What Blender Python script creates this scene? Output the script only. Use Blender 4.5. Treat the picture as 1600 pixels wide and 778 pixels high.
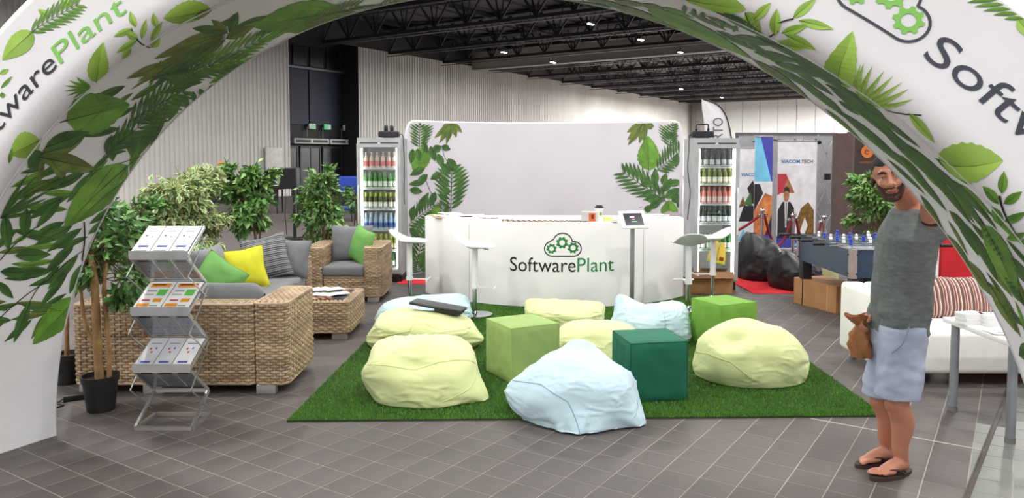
import bpy, bmesh, math, random
import numpy as np
from mathutils import Vector, Matrix, noise
R_ = math.radians
PI = math.pi
scene = bpy.context.scene
for _o in list(bpy.data.objects):
    bpy.data.objects.remove(_o)

# ------------------------------------------------------------------ camera, world, exposure
CAM_H, FPX, PITCH = 1.7, 1200.0, R_(3.5)
cam_d = bpy.data.cameras.new('camera'); cam = bpy.data.objects.new('camera', cam_d)
scene.collection.objects.link(cam); scene.camera = cam
cam.location = (0, 0, CAM_H); cam.rotation_euler = (PI/2 - PITCH, 0, 0)
cam_d.sensor_width = 36.0; cam_d.lens = 36.0*FPX/1600.0
cam_d.shift_y = (248 + FPX*math.tan(PITCH) - 389)/1600.0
cam_d.clip_end = 300; cam_d.clip_start = 0.05
world = bpy.data.worlds.new('world'); scene.world = world; world.use_nodes = True
world.node_tree.nodes['Background'].inputs[0].default_value = (0.80, 0.82, 0.86, 1)
world.node_tree.nodes['Background'].inputs[1].default_value = 0.50
scene.view_settings.view_transform = 'Standard'; scene.view_settings.look = 'None'
scene.view_settings.gamma = 1.0; scene.view_settings.use_curve_mapping = False
scene.view_settings.exposure = 0.62
LAMP_W = 134.0
scene.cycles.max_bounces = 6; scene.cycles.diffuse_bounces = 3; scene.cycles.glossy_bounces = 3
scene.cycles.transparent_max_bounces = 12; scene.cycles.transmission_bounces = 4
scene.cycles.caustics_reflective = False; scene.cycles.caustics_refractive = False
scene.cycles.sample_clamp_indirect = 4.0

# ------------------------------------------------------------------ helpers
COL = scene.collection
def ray(px, py):                       # photograph pixel -> viewing direction, used to measure real positions
    x = (px-800)/FPX; y = -(py - 248 - FPX*math.tan(PITCH))/FPX
    c, s = math.cos(PITCH), math.sin(PITCH)
    return Vector((x, c + y*s, -s + y*c))
def G(px, py, z=0.0):
    d = ray(px, py); t = (z-CAM_H)/d.z
    return Vector((d.x*t, d.y*t, z))
def A(px, py, Y):
    d = ray(px, py); t = Y/d.y
    return Vector((d.x*t, Y, CAM_H + d.z*t))
def lin(c):
    c = c/255.0
    return c/12.92 if c <= 0.04045 else ((c+0.055)/1.055)**2.4
def rgb(c): return (lin(c[0]), lin(c[1]), lin(c[2]), 1.0)

_mats = {}
def M(name, c=(200,200,200), rough=0.6, metal=0.0, var=0.06, scale=6.0, bump=0.0, bscale=80.0, emit=None, estr=0.0,
      spec=0.5, island=0.0, sheen=0.0, c2=None, stretch=None, trans=0.0):
    if name in _mats: return _mats[name]
    m = bpy.data.materials.new(name); m.use_nodes = True; _mats[name] = m
    nt = m.node_tree; b = nt.nodes['Principled BSDF']
    def N(t): return nt.nodes.new(t)
    col = rgb(c)
    b.inputs['Roughness'].default_value = rough; b.inputs['Metallic'].default_value = metal
    b.inputs['Specular IOR Level'].default_value = spec
    if sheen: b.inputs['Sheen Weight'].default_value = sheen
    tc = N('ShaderNodeTexCoord'); mp = N('ShaderNodeMapping'); nt.links.new(tc.outputs['Object'], mp.inputs['Vector'])
    if stretch: mp.inputs['Scale'].default_value = stretch
    nz = N('ShaderNodeTexNoise'); nz.inputs['Scale'].default_value = scale; nz.inputs['Detail'].default_value = 4
    nt.links.new(mp.outputs[0], nz.inputs['Vector'])
    mix = N('ShaderNodeMix'); mix.data_type = 'RGBA'
    e = rgb(c2) if c2 else col
    mix.inputs[6].default_value = tuple(max(0, v*(1-var*2)) for v in col[:3]) + (1,)
    mix.inputs[7].default_value = tuple(min(1, v*(1+var*2)) for v in e[:3]) + (1,)
    if c2:
        mix.inputs[6].default_value = col; mix.inputs[7].default_value = e
    rp = N('ShaderNodeMapRange'); rp.inputs[1].default_value = 0.3; rp.inputs[2].default_value = 0.7
    nt.links.new(nz.outputs['Fac'], rp.inputs[0]); nt.links.new(rp.outputs[0], mix.inputs[0])
    out = mix.outputs[2]
    if island:
        g = N('ShaderNodeNewGeometry'); hs = N('ShaderNodeHueSaturation'); mr = N('ShaderNodeMapRange')
        mr.inputs[3].default_value = 1-island; mr.inputs[4].default_value = 1+island
        nt.links.new(g.outputs['Random Per Island'], mr.inputs[0]); nt.links.new(mr.outputs[0], hs.inputs['Value'])
        nt.links.new(out, hs.inputs['Color']); out = hs.outputs[0]
    nt.links.new(out, b.inputs['Base Color'])
    if bump:
        n2 = N('ShaderNodeTexNoise'); n2.inputs['Scale'].default_value = bscale; n2.inputs['Detail'].default_value = 3
        nt.links.new(mp.outputs[0], n2.inputs['Vector'])
        bp = N('ShaderNodeBump'); bp.inputs['Strength'].default_value = bump; bp.inputs['Distance'].default_value = 0.01
        nt.links.new(n2.outputs['Fac'], bp.inputs['Height']); nt.links.new(bp.outputs[0], b.inputs['Normal'])
    if emit:
        b.inputs['Emission Color'].default_value = rgb(emit); b.inputs['Emission Strength'].default_value = estr
    if trans:
        b.inputs['Transmission Weight'].default_value = trans
    return m
def glass(name, tint=(235,240,240), gloss=0.12, rough=0.02):
    if name in _mats: return _mats[name]
    m = bpy.data.materials.new(name); m.use_nodes = True; _mats[name] = m
    nt = m.node_tree; nt.nodes.remove(nt.nodes['Principled BSDF']); o = nt.nodes['Material Output']
    t = nt.nodes.new('ShaderNodeBsdfTransparent'); t.inputs[0].default_value = rgb(tint)
    g = nt.nodes.new('ShaderNodeBsdfGlossy'); g.inputs['Roughness'].default_value = rough
    x = nt.nodes.new('ShaderNodeMixShader'); x.inputs[0].default_value = gloss
    nt.links.new(t.outputs[0], x.inputs[1]); nt.links.new(g.outputs[0], x.inputs[2]); nt.links.new(x.outputs[0], o.inputs[0])
    return m

class MB:
    """collects shapes that become ONE mesh object"""
    def __init__(s): s.v = []; s.f = []; s.m = []
    def add(s, v, f, mi=0):
        k = len(s.v); s.v += [tuple(p) for p in v]
        s.f += [tuple(i+k for i in q) for q in f]; s.m += [mi]*len(f); return s
    def box(s, c, d, rot=None, mi=0):
        x, y, z = d[0]/2, d[1]/2, d[2]/2
        v = [Vector((i, j, k)) for i in (-x, x) for j in (-y, y) for k in (-z, z)]
        if rot is not None:
            mt = rot if isinstance(rot, Matrix) else Matrix.Rotation(rot, 3, 'Z')
            v = [mt @ p for p in v]
        c = Vector(c); v = [p+c for p in v]
        return s.add(v, [(0,1,3,2), (4,6,7,5), (0,4,5,1), (2,3,7,6), (0,2,6,4), (1,5,7,3)], mi)
    def rbox(s, c, d, r=0.02, seg=3, rot=None, mi=0, puff=0.0):
        bm = bmesh.new(); bmesh.ops.create_cube(bm, size=1.0)
        for v in bm.verts: v.co = Vector((v.co.x*d[0], v.co.y*d[1], v.co.z*d[2]))
        bmesh.ops.bevel(bm, geom=list(bm.edges), offset=min(r, min(d)*0.49), segments=seg, profile=0.5, affect='EDGES')
        s._bm(bm, c, rot, mi); return s
    def _bm(s, bm, c, rot, mi):
        mt = None
        if rot is not None: mt = rot if isinstance(rot, Matrix) else Matrix.Rotation(rot, 3, 'Z')
        bm.verts.index_update(); c = Vector(c)
        v = [(mt @ q.co if mt else q.co) + c for q in bm.verts]
        s.add(v, [[q.index for q in f.verts] for f in bm.faces], mi); bm.free()
    def tube(s, pts, r, n=8, mi=0, cap=True, flat=None):
        pts = [Vector(p) for p in pts]; L = len(pts)
        rs = r if isinstance(r, (list, tuple)) else [r]*L
        up = Vector((0, 0, 1)); v = []; f = []; prev = None
        for i, p in enumerate(pts):
            t = (pts[min(i+1, L-1)] - pts[max(i-1, 0)]).normalized()
            if prev is None:
                a = t.cross(up)
                if a.length < 1e-3: a = t.cross(Vector((0, 1, 0)))
                a.normalize()
            else:
                a = prev - t*prev.dot(t)
                a = a.normalized() if a.length > 1e-6 else t.orthogonal().normalized()
            prev = a; b = t.cross(a)
            for k in range(n):
                w = 2*PI*k/n
                fb = flat if flat else 1.0
                v.append(p + a*(rs[i]*math.cos(w)) + b*(rs[i]*fb*math.sin(w)))
        for i in range(L-1):
            for k in range(n):
                k2 = (k+1) % n
                f.append((i*n+k, i*n+k2, (i+1)*n+k2, (i+1)*n+k))
        if cap:
            f.append(tuple(range(n-1, -1, -1))); f.append(tuple((L-1)*n+k for k in range(n)))
        return s.add(v, f, mi)
    def bar(s, a, b, w, h=None, mi=0):
        a = Vector(a); b = Vector(b); t = (b-a); l = t.length; t.normalize()
        sd = t.cross(Vector((0, 0, 1)))
        if sd.length < 1e-4: sd = Vector((1, 0, 0))
        sd.normalize(); u = sd.cross(t); mt = Matrix((sd, t, u)).transposed()
        return s.box((a+b)/2, (w, l, h or w), mt, mi)
    def lathe(s, prof, n=20, c=(0, 0, 0), mi=0):
        c = Vector(c); v = []; f = []; L = len(prof)
        for (r, z) in prof:
            for k in range(n):
                w = 2*PI*k/n; v.append(c + Vector((r*math.cos(w), r*math.sin(w), z)))
        for i in range(L-1):
            for k in range(n):
                k2 = (k+1) % n
                f.append((i*n+k, i*n+k2, (i+1)*n+k2, (i+1)*n+k))
        if prof[0][0] > 1e-5: f.append(tuple(range(n-1, -1, -1)))
        if prof[-1][0] > 1e-5: f.append(tuple((L-1)*n+k for k in range(n)))
        return s.add(v, f, mi)
    def prism(s, out, t0, t1, fr=None, mi=0):
        """outline in the (x,y) plane between t0 and t1, carried by fr(x,y,t)"""
        fr = fr or (lambda x, y, t: (x, y, t)); n = len(out)
        v = [fr(x, y, t0) for x, y in out] + [fr(x, y, t1) for x, y in out]
        f = [tuple(range(n-1, -1, -1)), tuple(range(n, 2*n))] + [(i, (i+1) % n, n+(i+1) % n, n+i) for i in range(n)]
        return s.add(v, f, mi)
    def grid(s, fn, nu, nv, mi=0, wrap=False):
        v = [fn(i/(nu-1) if not wrap else i/nu, j/(nv-1)) for i in range(nu) for j in range(nv)]
        f = []
        for i in range(nu if wrap else nu-1):
            i2 = (i+1) % nu
            for j in range(nv-1): f.append((i*nv+j, i2*nv+j, i2*nv+j+1, i*nv+j+1))
        return s.add(v, f, mi)
    def sphere(s, c, r, n=12, m=8, mi=0):
        r = r if isinstance(r, (tuple, list)) else (r, r, r); c = Vector(c)
        pr = []
        v = []; f = []
        for j in range(1, m):
            a = PI*j/m
            for k in range(n):
                w = 2*PI*k/n; v.append(c + Vector((r[0]*math.sin(a)*math.cos(w), r[1]*math.sin(a)*math.sin(w), -r[2]*math.cos(a))))
        b0 = len(v); v.append(c - Vector((0, 0, r[2]))); v.append(c + Vector((0, 0, r[2])))
        for j in range(m-2):
            for k in range(n): f.append((j*n+k, j*n+(k+1) % n, (j+1)*n+(k+1) % n, (j+1)*n+k))
        for k in range(n):
            f.append((b0, (k+1) % n, k)); f.append((b0+1, (m-2)*n+k, (m-2)*n+(k+1) % n))
        return s.add(v, f, mi)
    def mesh(s, name, mats, smooth=True, ang=40):
        me = bpy.data.meshes.new(name); me.from_pydata(s.v, [], s.f)
        for m in (mats if isinstance(mats, (list, tuple)) else [mats]): me.materials.append(m)
        if any(s.m): me.polygons.foreach_set('material_index', s.m)
        if smooth:
            me.polygons.foreach_set('use_smooth', [True]*len(s.f)); me.set_sharp_from_angle(angle=R_(ang))
        me.update(); return me
    def build(s, name, mats, parent=None, loc=None, rz=0.0, smooth=True, ang=40):
        return link(name, s.mesh(name, mats, smooth, ang), parent, loc, rz)

def link(name, data, parent=None, loc=None, rz=0.0):
    o = bpy.data.objects.new(name, data); COL.objects.link(o)
    if parent is not None: o.parent = parent
    if loc is not None: o.location = loc
    if rz: o.rotation_euler = (0, 0, rz)
    return o
def tag(o, label=None, cat=None, group=None, kind=None):
    if label: o['label'] = label
    if cat: o['category'] = cat
    if group: o['group'] = group
    if kind: o['kind'] = kind
    return o
def thing(name, label, cat, loc=(0, 0, 0), rz=0.0, group=None):
    o = link(name, None, None, loc, rz); o.empty_display_size = 0.1
    return tag(o, label, cat, group)
def dup(root, loc=None, rz=None, label=None, parent=None, group=None):
    c = root.copy(); COL.objects.link(c)
    if parent is not None: c.parent = parent
    if loc is not None: c.location = loc
    if rz is not None: c.rotation_euler = (0, 0, rz)
    if label: c['label'] = label
    if group: c['group'] = group
    for ch in list(root.children): dup(ch, parent=c)
    return c
def text2d(txt, size=1.0, sx=1.0, res=4, weight=0.0, font=None):
    """flat lettering as (verts, faces) with the baseline at y=0, starting at x=0"""
    cu = bpy.data.curves.new('lettering', 'FONT'); cu.body = txt; cu.size = size; cu.resolution_u = res; cu.offset = weight
    ob = bpy.data.objects.new('lettering', cu); COL.objects.link(ob)
    dg = bpy.context.evaluated_depsgraph_get(); me = bpy.data.meshes.new_from_object(ob.evaluated_get(dg))
    x0 = min((v.co.x for v in me.vertices), default=0)
    v = [((q.co.x-x0)*sx, q.co.y) for q in me.vertices]; f = [tuple(p.vertices) for p in me.polygons]
    bpy.data.objects.remove(ob); bpy.data.curves.remove(cu); bpy.data.meshes.remove(me)
    return v, f
def put2d(mb, vf, fr, mi=0):
    mb.add([fr(x, y) for x, y in vf[0]], vf[1], mi)
def smoothed(pts, n=8):
    """Catmull-Rom through pts"""
    P = [Vector(p) for p in pts]; P = [P[0]*2-P[1]] + P + [P[-1]*2-P[-2]]; o = []
    for i in range(1, len(P)-2):
        for k in range(n):
            t = k/n; a, b, c, d = P[i-1], P[i], P[i+1], P[i+2]
            o.append(0.5*((2*b) + (c-a)*t + (2*a-5*b+4*c-d)*t*t + (3*b-a-3*c+d)*t**3))
    o.append(P[-2]); return o
# ------------------------------------------------------------------ the hall
HD = Vector((0.549, 0.836, 0)); HP = Vector((0.836, -0.549, 0)); HW0 = Vector((-12.3, 32.0, 0)); HROT = math.atan2(HD.y, HD.x)
def hall(t, w, z=0.0): return HW0 + HD*t + HP*w + Vector((0, 0, z))
TRUSS_Z, DECK_Z = 7.2, 8.6

# floor: grout bed with the tile pattern carried on beyond the built tiles
TS = 0.2
ref = G(283, 761); rel = ref - HW0; T0 = rel.dot(HD) % TS; W0_ = rel.dot(HP) % TS
fm = bpy.data.materials.new('floor_tiles'); fm.use_nodes = True
nt = fm.node_tree; bs = nt.nodes['Principled BSDF']; bs.inputs['Roughness'].default_value = 0.52; bs.inputs['Specular IOR Level'].default_value = .3
tc = nt.nodes.new('ShaderNodeTexCoord'); br = nt.nodes.new('ShaderNodeTexBrick'); br.offset = 0.0; br.squash = 1.0
br.inputs['Scale'].default_value = 1.0; br.inputs['Brick Width'].default_value = TS; br.inputs['Row Height'].default_value = TS
br.inputs['Mortar Size'].default_value = 0.003; br.inputs['Mortar Smooth'].default_value = 0.1; br.inputs['Bias'].default_value = 0.0
br.inputs['Color1'].default_value = rgb((92,86,84)); br.inputs['Color2'].default_value = rgb((87,82,80)); br.inputs['Mortar'].default_value = rgb((160,153,149))
nt.links.new(tc.outputs['Object'], br.inputs['Vector']); nt.links.new(br.outputs['Color'], bs.inputs['Base Color'])
fl = MB().add([(-75, -75, 0), (75, -75, 0), (75, 75, 0), (-75, 75, 0)], [(0, 1, 2, 3)])
FO = hall(0, 0); fo_t, fo_w = 5.0 + T0, 15.0 + W0_
fo_t = round((5.0)/TS)*TS + T0; fo_w = round(15.0/TS)*TS + W0_
floor = fl.build('floor', fm, None, hall(fo_t, fo_w, -0.0012), HROT, smooth=False); tag(floor, kind='structure')
# (object axes: x along HD, y along -HP)
m_tile = M('stoneware_tile', (92,86,84), 0.52, spec=.3, var=0.10, scale=2.0, bump=0.05, bscale=40)
m_tile2 = M('stoneware_tile_grey_green', (116,120,116), 0.35, var=0.10, scale=2.0, bump=0.05, bscale=40)
def tile_mesh(m):
    b = MB(); a = TS/2-0.0029; e = 0.0008
    b.add([(-a,-a,0),(a,-a,0),(a,a,0),(-a,a,0),(-a+e,-a+e,.002),(a-e,-a+e,.002),(a-e,a-e,.002),(-a+e,a-e,.002)],
          [(4,5,6,7),(0,1,5,4),(1,2,6,5),(2,3,7,6),(3,0,4,7)]); return b
tmesh = tile_mesh(m_tile).mesh('tile', m_tile, smooth=False); tmesh2 = tile_mesh(m_tile2).mesh('tile', m_tile2, smooth=False)
JA, JB = G(1572, 617), G(1510, 777)
def right_of_joint(p): return (JB.x-JA.x)*(p.y-JA.y) - (JB.y-JA.y)*(p.x-JA.x) > 0
cand = []
fw = Matrix.Rotation(-HROT, 3, 'Z')
for i in range(-260, 60):
    for j in range(-160, 160):
        lx, ly = (i+0.5)*TS, (j+0.5)*TS
        p = floor.location + Matrix.Rotation(HROT, 3, 'Z') @ Vector((lx, ly, 0))
        if p.y < 3.55 or p.y > 12.5 or abs(p.x) > 0.70*p.y + 0.25: continue
        if -1.25 < p.x < 2.2 and 5.25 < p.y < 9.2: continue
        if -1.0 < p.x < 2.0 and 9.0 < p.y < 11.2: continue
        if abs((JB.x-JA.x)*(p.y-JA.y) - (JB.y-JA.y)*(p.x-JA.x))/(JB-JA).length < 0.02: pass
        cand.append((p.length, lx, ly, right_of_joint(p)))
cand.sort()
for d, lx, ly, rj in cand[:300]:
    o = link('tile', tmesh2 if rj else tmesh, floor); o.location = (lx, ly, 0)
rest = MB()
for d, lx, ly, rj in cand[300:]:
    t = tile_mesh(None); rest.add([(x+lx, y+ly, z) for x, y, z in t.v], t.f, 1 if rj else 0)
gq = []
for x, y in ((-3.2, 3.3), (3.2, 3.3), (9.0, 12.6), (-9.0, 12.6)): gq.append(Matrix.Rotation(-HROT, 3, 'Z') @ (Vector((x, y, 0)) - Vector((floor.location.x, floor.location.y, 0))))
MB().add([(p.x, p.y, .0006) for p in gq], [(0, 1, 2, 3)]).build('grout_bed', M('grout', (154,147,143), .8, var=.05), floor, smooth=False)
tag(rest.build('tile_field', [m_tile, m_tile2], floor, smooth=False), kind='stuff')
# metal expansion joint and a pale filled joint in the floor
m_joint = M('joint_metal', (70,62,58), 0.5, 0.4); m_fill = M('pale_filler', (196,192,188), 0.7)
jd = (JB-JA).normalized(); b = MB()
b.bar(JA - jd*2.5 + Vector((-.014,0,.003)), JB + jd*1.2 + Vector((-.014,0,.003)), 0.008, 0.006); b.bar(JA - jd*2.5 + Vector((.014,0,.003)), JB + jd*1.2 + Vector((.014,0,.003)), 0.008, 0.006)
b.bar(JA - jd*2.5 + Vector((0,0,.0015)), JB + jd*1.2 + Vector((0,0,.0015)), 0.016, 0.002)
tag(b.build('trim_1', m_joint, smooth=False), kind='structure')
b = MB(); q0, q1 = G(1266, 654), G(1538, 704); b.bar(q0 + Vector((0,0,.002)), q1 + Vector((0,0,.002)), 0.007, 0.003)
tag(b.build('trim_2', m_fill, smooth=False), kind='structure')

# ceiling deck with shallow ribs and purlins
m_deck = M('roof_deck', (100,101,104), 0.8, var=0.08, scale=0.4)
m_steel = M('painted_steel_dark', (44,44,47), 0.6, 0.1, var=0.1, scale=1.0)
m_rail = M('galvanised_rail', (150,150,152), 0.35, 0.8)
b = MB()
def ribbed(u, n_):
    return n_
NR = 60
for k in range(NR):
    w0, w1 = -2 + k*0.9, -2 + (k+1)*0.9
    zz = DECK_Z + (0.0 if k % 2 else 0.08)
    b.add([hall(-42, w0, zz), hall(-42, w1, zz), hall(60, w1, zz), hall(60, w0, zz)], [(0, 1, 2, 3)])
    b.add([hall(-42, w1, DECK_Z), hall(-42, w1, DECK_Z+.08), hall(60, w1, DECK_Z+.08), hall(60, w1, DECK_Z)], [(0, 1, 2, 3)])
ceil = b.build('ceiling', m_deck, smooth=False); tag(ceil, kind='structure')
pm = MB(); pm.box((0, 0, 0), (100, 0.09, 0.22)); pme = pm.mesh('purlin', m_steel, smooth=False)
for k in range(9):
    o = link('purlin', pme, ceil); o.location = hall(9, 1.5 + 5.2*k, DECK_Z-0.14); o.rotation_euler = (0, 0, HROT)
# roof trusses across the hall
web1 = MB().bar((0, 0, 0.06), (0, 0.85, 1.22), 0.07); web2 = MB().bar((0, 0.85, 1.22), (0, 1.7, 0.06), 0.07)
for mb_, sgn in ((web1, 1), (web2, -1)):
    if sgn == 1: mb_.bar((0, 0, 0.06), (0.35, 0.5, 1.2), 0.05)
    else: mb_.bar((0, 1.7, 0.06), (-0.35, 1.2, 1.2), 0.05)
wm1, wm2 = web1.mesh('web', m_steel, smooth=False), web2.mesh('web', m_steel, smooth=False)
TR_T = [6.0 + 4.6*k for k in range(-10, 11)]
ORD = ['first','second','third','fourth','fifth','sixth','seventh','eighth','ninth','tenth','eleventh','twelfth']
for k, t in enumerate(TR_T):
    vis = t > -0.5
    far = t > 26
    nm = 'dark steel roof truss, ' + (ORD[int(round((t-1.4)/4.6))] + ' one back from the arch' if vis else 'directly above the booth, behind the arch top')
    tr = thing('roof_truss', nm, 'truss', hall(t, 0, TRUSS_Z), HROT - PI, 'roof trusses under the dark ceiling')
    L = 44
    MB().box((0, L/2, 0.05), (0.16, L, 0.14)).build('bottom_chord', m_steel, tr, smooth=False)
    MB().box((0, L/2, 1.25), (0.7, L, 0.12)).build('top_chord', m_steel, tr, smooth=False)
    MB().box((0.22, L/2, -0.16), (0.05, L, 0.05)).build('conduit_rail', m_rail if t > 2 else m_steel, tr, smooth=False)
    if not vis: continue
    n = 26
    if far:
        jb = MB()
        for q in range(n):
            for src in (web1, web2): jb.add([(x, y+q*1.7, z) for x, y, z in src.v], src.f)
        tag(jb.build('web_field', m_steel, tr, smooth=False), kind='stuff')
    else:
        for q in range(10 if t < 12 else 14):
            for wm in (wm1, wm2):
                o = link('web', wm, tr); o.location = (0, q*1.7, 0)
# deep pale box beam
bm_ = tag(MB().box((0, 21, 0.42), (0.5, 42, 0.95)).box((0, 21, -0.07), (0.62, 42, 0.04)).box((0, 21, 0.91), (0.62, 42, 0.04)).build('ceiling_beam', M('pale_steel', (165,163,160), 0.55), None, hall(18.2, 0, TRUSS_Z-0.05), HROT-PI, smooth=False), 'deep pale grey box beam crossing under the dark roof', 'beam')

# twin floodlights hanging from the trusses: the light of the hall
m_house = M('lamp_housing', (60,60,62), 0.5, 0.5); m_lens = M('lamp_lens', (255,250,240), 0.3, emit=(255,250,240), estr=60.0)
hm = MB().box((0, 0, 0.09), (0.44, 0.18, 0.10)).tube([(0, 0, 0.15), (0, 0, 0.34)], 0.02, 6).mesh('housing', m_house, smooth=False)
lm = MB().lathe([(0.0, 0.028), (0.07, 0.028), (0.085, 0.035), (0.085, 0.06)], 14).mesh('lens', m_lens)
ld = bpy.data.lights.new('hall_light', 'AREA'); ld.shape = 'DISK'; ld.size = 0.5; ld.energy = LAMP_W; ld.color = (1.0, 0.98, 0.955)
ld2 = ld.copy(); ld2.energy = LAMP_W*14  # far lamps boosted, unseen ones added, to brighten the white back wall
LIT = {(6.0, 14.3): 'lit twin floodlight highest in the view, just under the top of the arch',
       (10.6, 14.3): 'lit twin floodlight in front of the pale box beam, second highest', (15.2, 14.3): 'lit twin floodlight at the right part of the pale box beam',
       (10.6, 7.3): 'lit twin floodlight left of the pale box beam, leftmost of all', (15.2, 7.3): 'lit twin floodlight low in front of the pale box beam',
       (33.6, 7.3): 'small far floodlight above the feather flag', (42.8, 7.3): 'small far floodlight right of the feather flag, farthest of all'}
for t in TR_T:
    for w in (7.3, 14.3, 21.3, 28.3, 35.3):
        p = hall(t, w, TRUSS_Z-0.50)
        if p.y > 0 and t < 24 and abs(p.x)/max(p.y, .1) > 1.4 and p.length > 22: continue
        if p.length > 46 and w > 15 and not (t > 24 and p.x/p.y > .5): continue
        if t > 44 and w < 15: continue
        infr = p.y > 24 and -0.42 < p.x/p.y < 0.45
        key = (round(t, 1), w)
        if infr and key not in LIT: continue
        if infr: lb = LIT[key]
        else: lb = 'twin floodlight hanging from the roof out of view'
        la = thing('ceiling_lamp', lb, 'lamp', p, HROT, 'twin floodlights under the roof')
        link('housing', hm, la)
        for sx in (-0.11, 0.11): link('lens', lm, la).location = (sx, 0, 0)
        if p.length < 42 or t > 24:
            lo = link('hall_light', ld2 if t > 24 else ld, la); lo.location = (0, 0, 0.0)

# left wall: ribbed sheet, with a recess holding the doors
m_wall = M('ribbed_sheet', (222,219,214), 0.6, var=0.05, scale=0.3)
def wall_strip(t0, t1, z0, z1, name, w=0.0, pitch=0.21, dep=0.045):
    n = max(2, int((t1-t0)/pitch)); v = []; f = []
    prof = []
    for i in range(n):
        a = t0 + (t1-t0)*i/n; p_ = (t1-t0)/n
        prof += [(a, 0), (a+.5*p_, 0), (a+.62*p_, dep), (a+.88*p_, dep)]
    prof.append((t1, 0))
    for tt, dd in prof: v += [hall(tt, w+dd, z0), hall(tt, w+dd, z1)]
    for i in range(len(prof)-1): f.append((2*i, 2*i+2, 2*i+3, 2*i+1))
    b = MB().add(v, f); o = b.build(name, m_wall, smooth=False); tag(o, kind='structure'); return o
def wall_t(px):         # where along the wall a photograph column meets it
    k = (px-800)/FPX; return (-HW0.x + k*HW0.y)/(HD.x - k*HD.y)
TA, TB, TE = wall_t(454), wall_t(562), 56.0
wall_strip(-14, TA, 0, TRUSS_Z+.1, 'wall_left'); wall_strip(TB, TE, 0, TRUSS_Z+.1, 'wall_left')
MB().box(tuple(hall((TA+TB)/2, -0.3, 8.0)), (TE+40, 0.1, 1.6), HROT)
gb = MB().add([hall(-42, 0.02, TRUSS_Z+.1), hall(60, 0.02, TRUSS_Z+.1), hall(60, 0.02, DECK_Z+.1), hall(-42, 0.02, DECK_Z+.1)], [(0, 1, 2, 3)])
tag(gb.build('wall_left_gable', m_steel, smooth=False), kind='structure')
m_dark = M('dark_glazing', (30,32,36), 0.25); m_blue = M('dark_blue_panel', (24,32,58), 0.6); m_frame = M('door_frame_grey', (120,122,124), 0.5, 0.4)
RW = -1.2
b = MB()
b.add([hall(TA, RW, 0), hall(TB, RW, 0), hall(TB, RW, DECK_Z), hall(TA, RW, DECK_Z)], [(0, 1, 2, 3)])
b.add([hall(TA, 0, 0), hall(TA, RW, 0), hall(TA, RW, DECK_Z), hall(TA, 0, DECK_Z)], [(0, 1, 2, 3)])
b.add([hall(TB, 0, 0), hall(TB, RW, 0), hall(TB, RW, DECK_Z), hall(TB, 0, DECK_Z)], [(0, 1, 2, 3)])
rec = b.build('wall_recess', M('recess_dark', (44,45,50), 0.7), smooth=False); tag(rec, kind='structure')
TW = TB-TA
for i in range(2):
    a = TA + TW*(0.02 + 0.48*i); c = a + TW*0.46
    v = [hall(x, y_, z) for x in (a, c) for y_ in (RW+.02, RW+.1) for z in (3.35, 6.0)]
    MB().add(v, [(0,1,3,2),(4,6,7,5),(0,4,5,1),(2,3,7,6),(0,2,6,4),(1,5,7,3)]).build('panel', m_blue, rec, smooth=False)
MB().bar(hall(TA, RW+.1, 6.08), hall(TB, RW+.1, 6.08), 0.08, 0.1).build('transom', m_frame, rec, smooth=False)
for i in range(4):
    a = TA + TW*(0.04 + 0.24*i); c = a + TW*0.19
    v = [hall(x, y_, z) for x in (a, c) for y_ in (RW+.02, RW+.08) for z in (6.2, 7.15)]
    MB().add(v, [(0,1,3,2),(4,6,7,5),(0,4,5,1),(2,3,7,6),(0,2,6,4),(1,5,7,3)]).build('pane', m_dark, rec, smooth=False)
for i in range(3):
    a = TA + TW*(0.03 + 0.325*i); c = a + TW*0.30; mid = (a+c)/2
    d = link('door_%d' % (i+1), None, None, hall(mid, RW+.04, 0), HROT); d.empty_display_size = .1; tag(d, kind='structure')
    hw = (c-a)/2
    MB().box((-hw+.04, 0, 1.15), (.08, .1, 2.3)).box((hw-.04, 0, 1.15), (.08, .1, 2.3)).box((0, 0, 2.26), (2*hw, .1, .08)).build('door_frame', M('door_frame_dark', (62,64,68), .5, .3), d, smooth=False)
    for sx in (-1, 1):
        MB().box((sx*hw*.47, 0, 1.14), (hw*.86, .04, 2.14)).build('pane', m_dark, d, smooth=False)
        MB().tube([(sx*.08, -.08, .9), (sx*.08, -.08, 1.3)], .018, 6).build('door_handle', m_frame, d)
# wall plate on the ribbed wall
tw = wall_t(425); MB().rbox((0, 0, 0), (0.9, 0.1, 1.1), .03).build('trim_3', M('white_plate', (215,213,208), .5), None, hall(tw, 0.14, 2.2-.55), HROT)
tag(bpy.data.objects['trim_3'], kind='structure')

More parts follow.
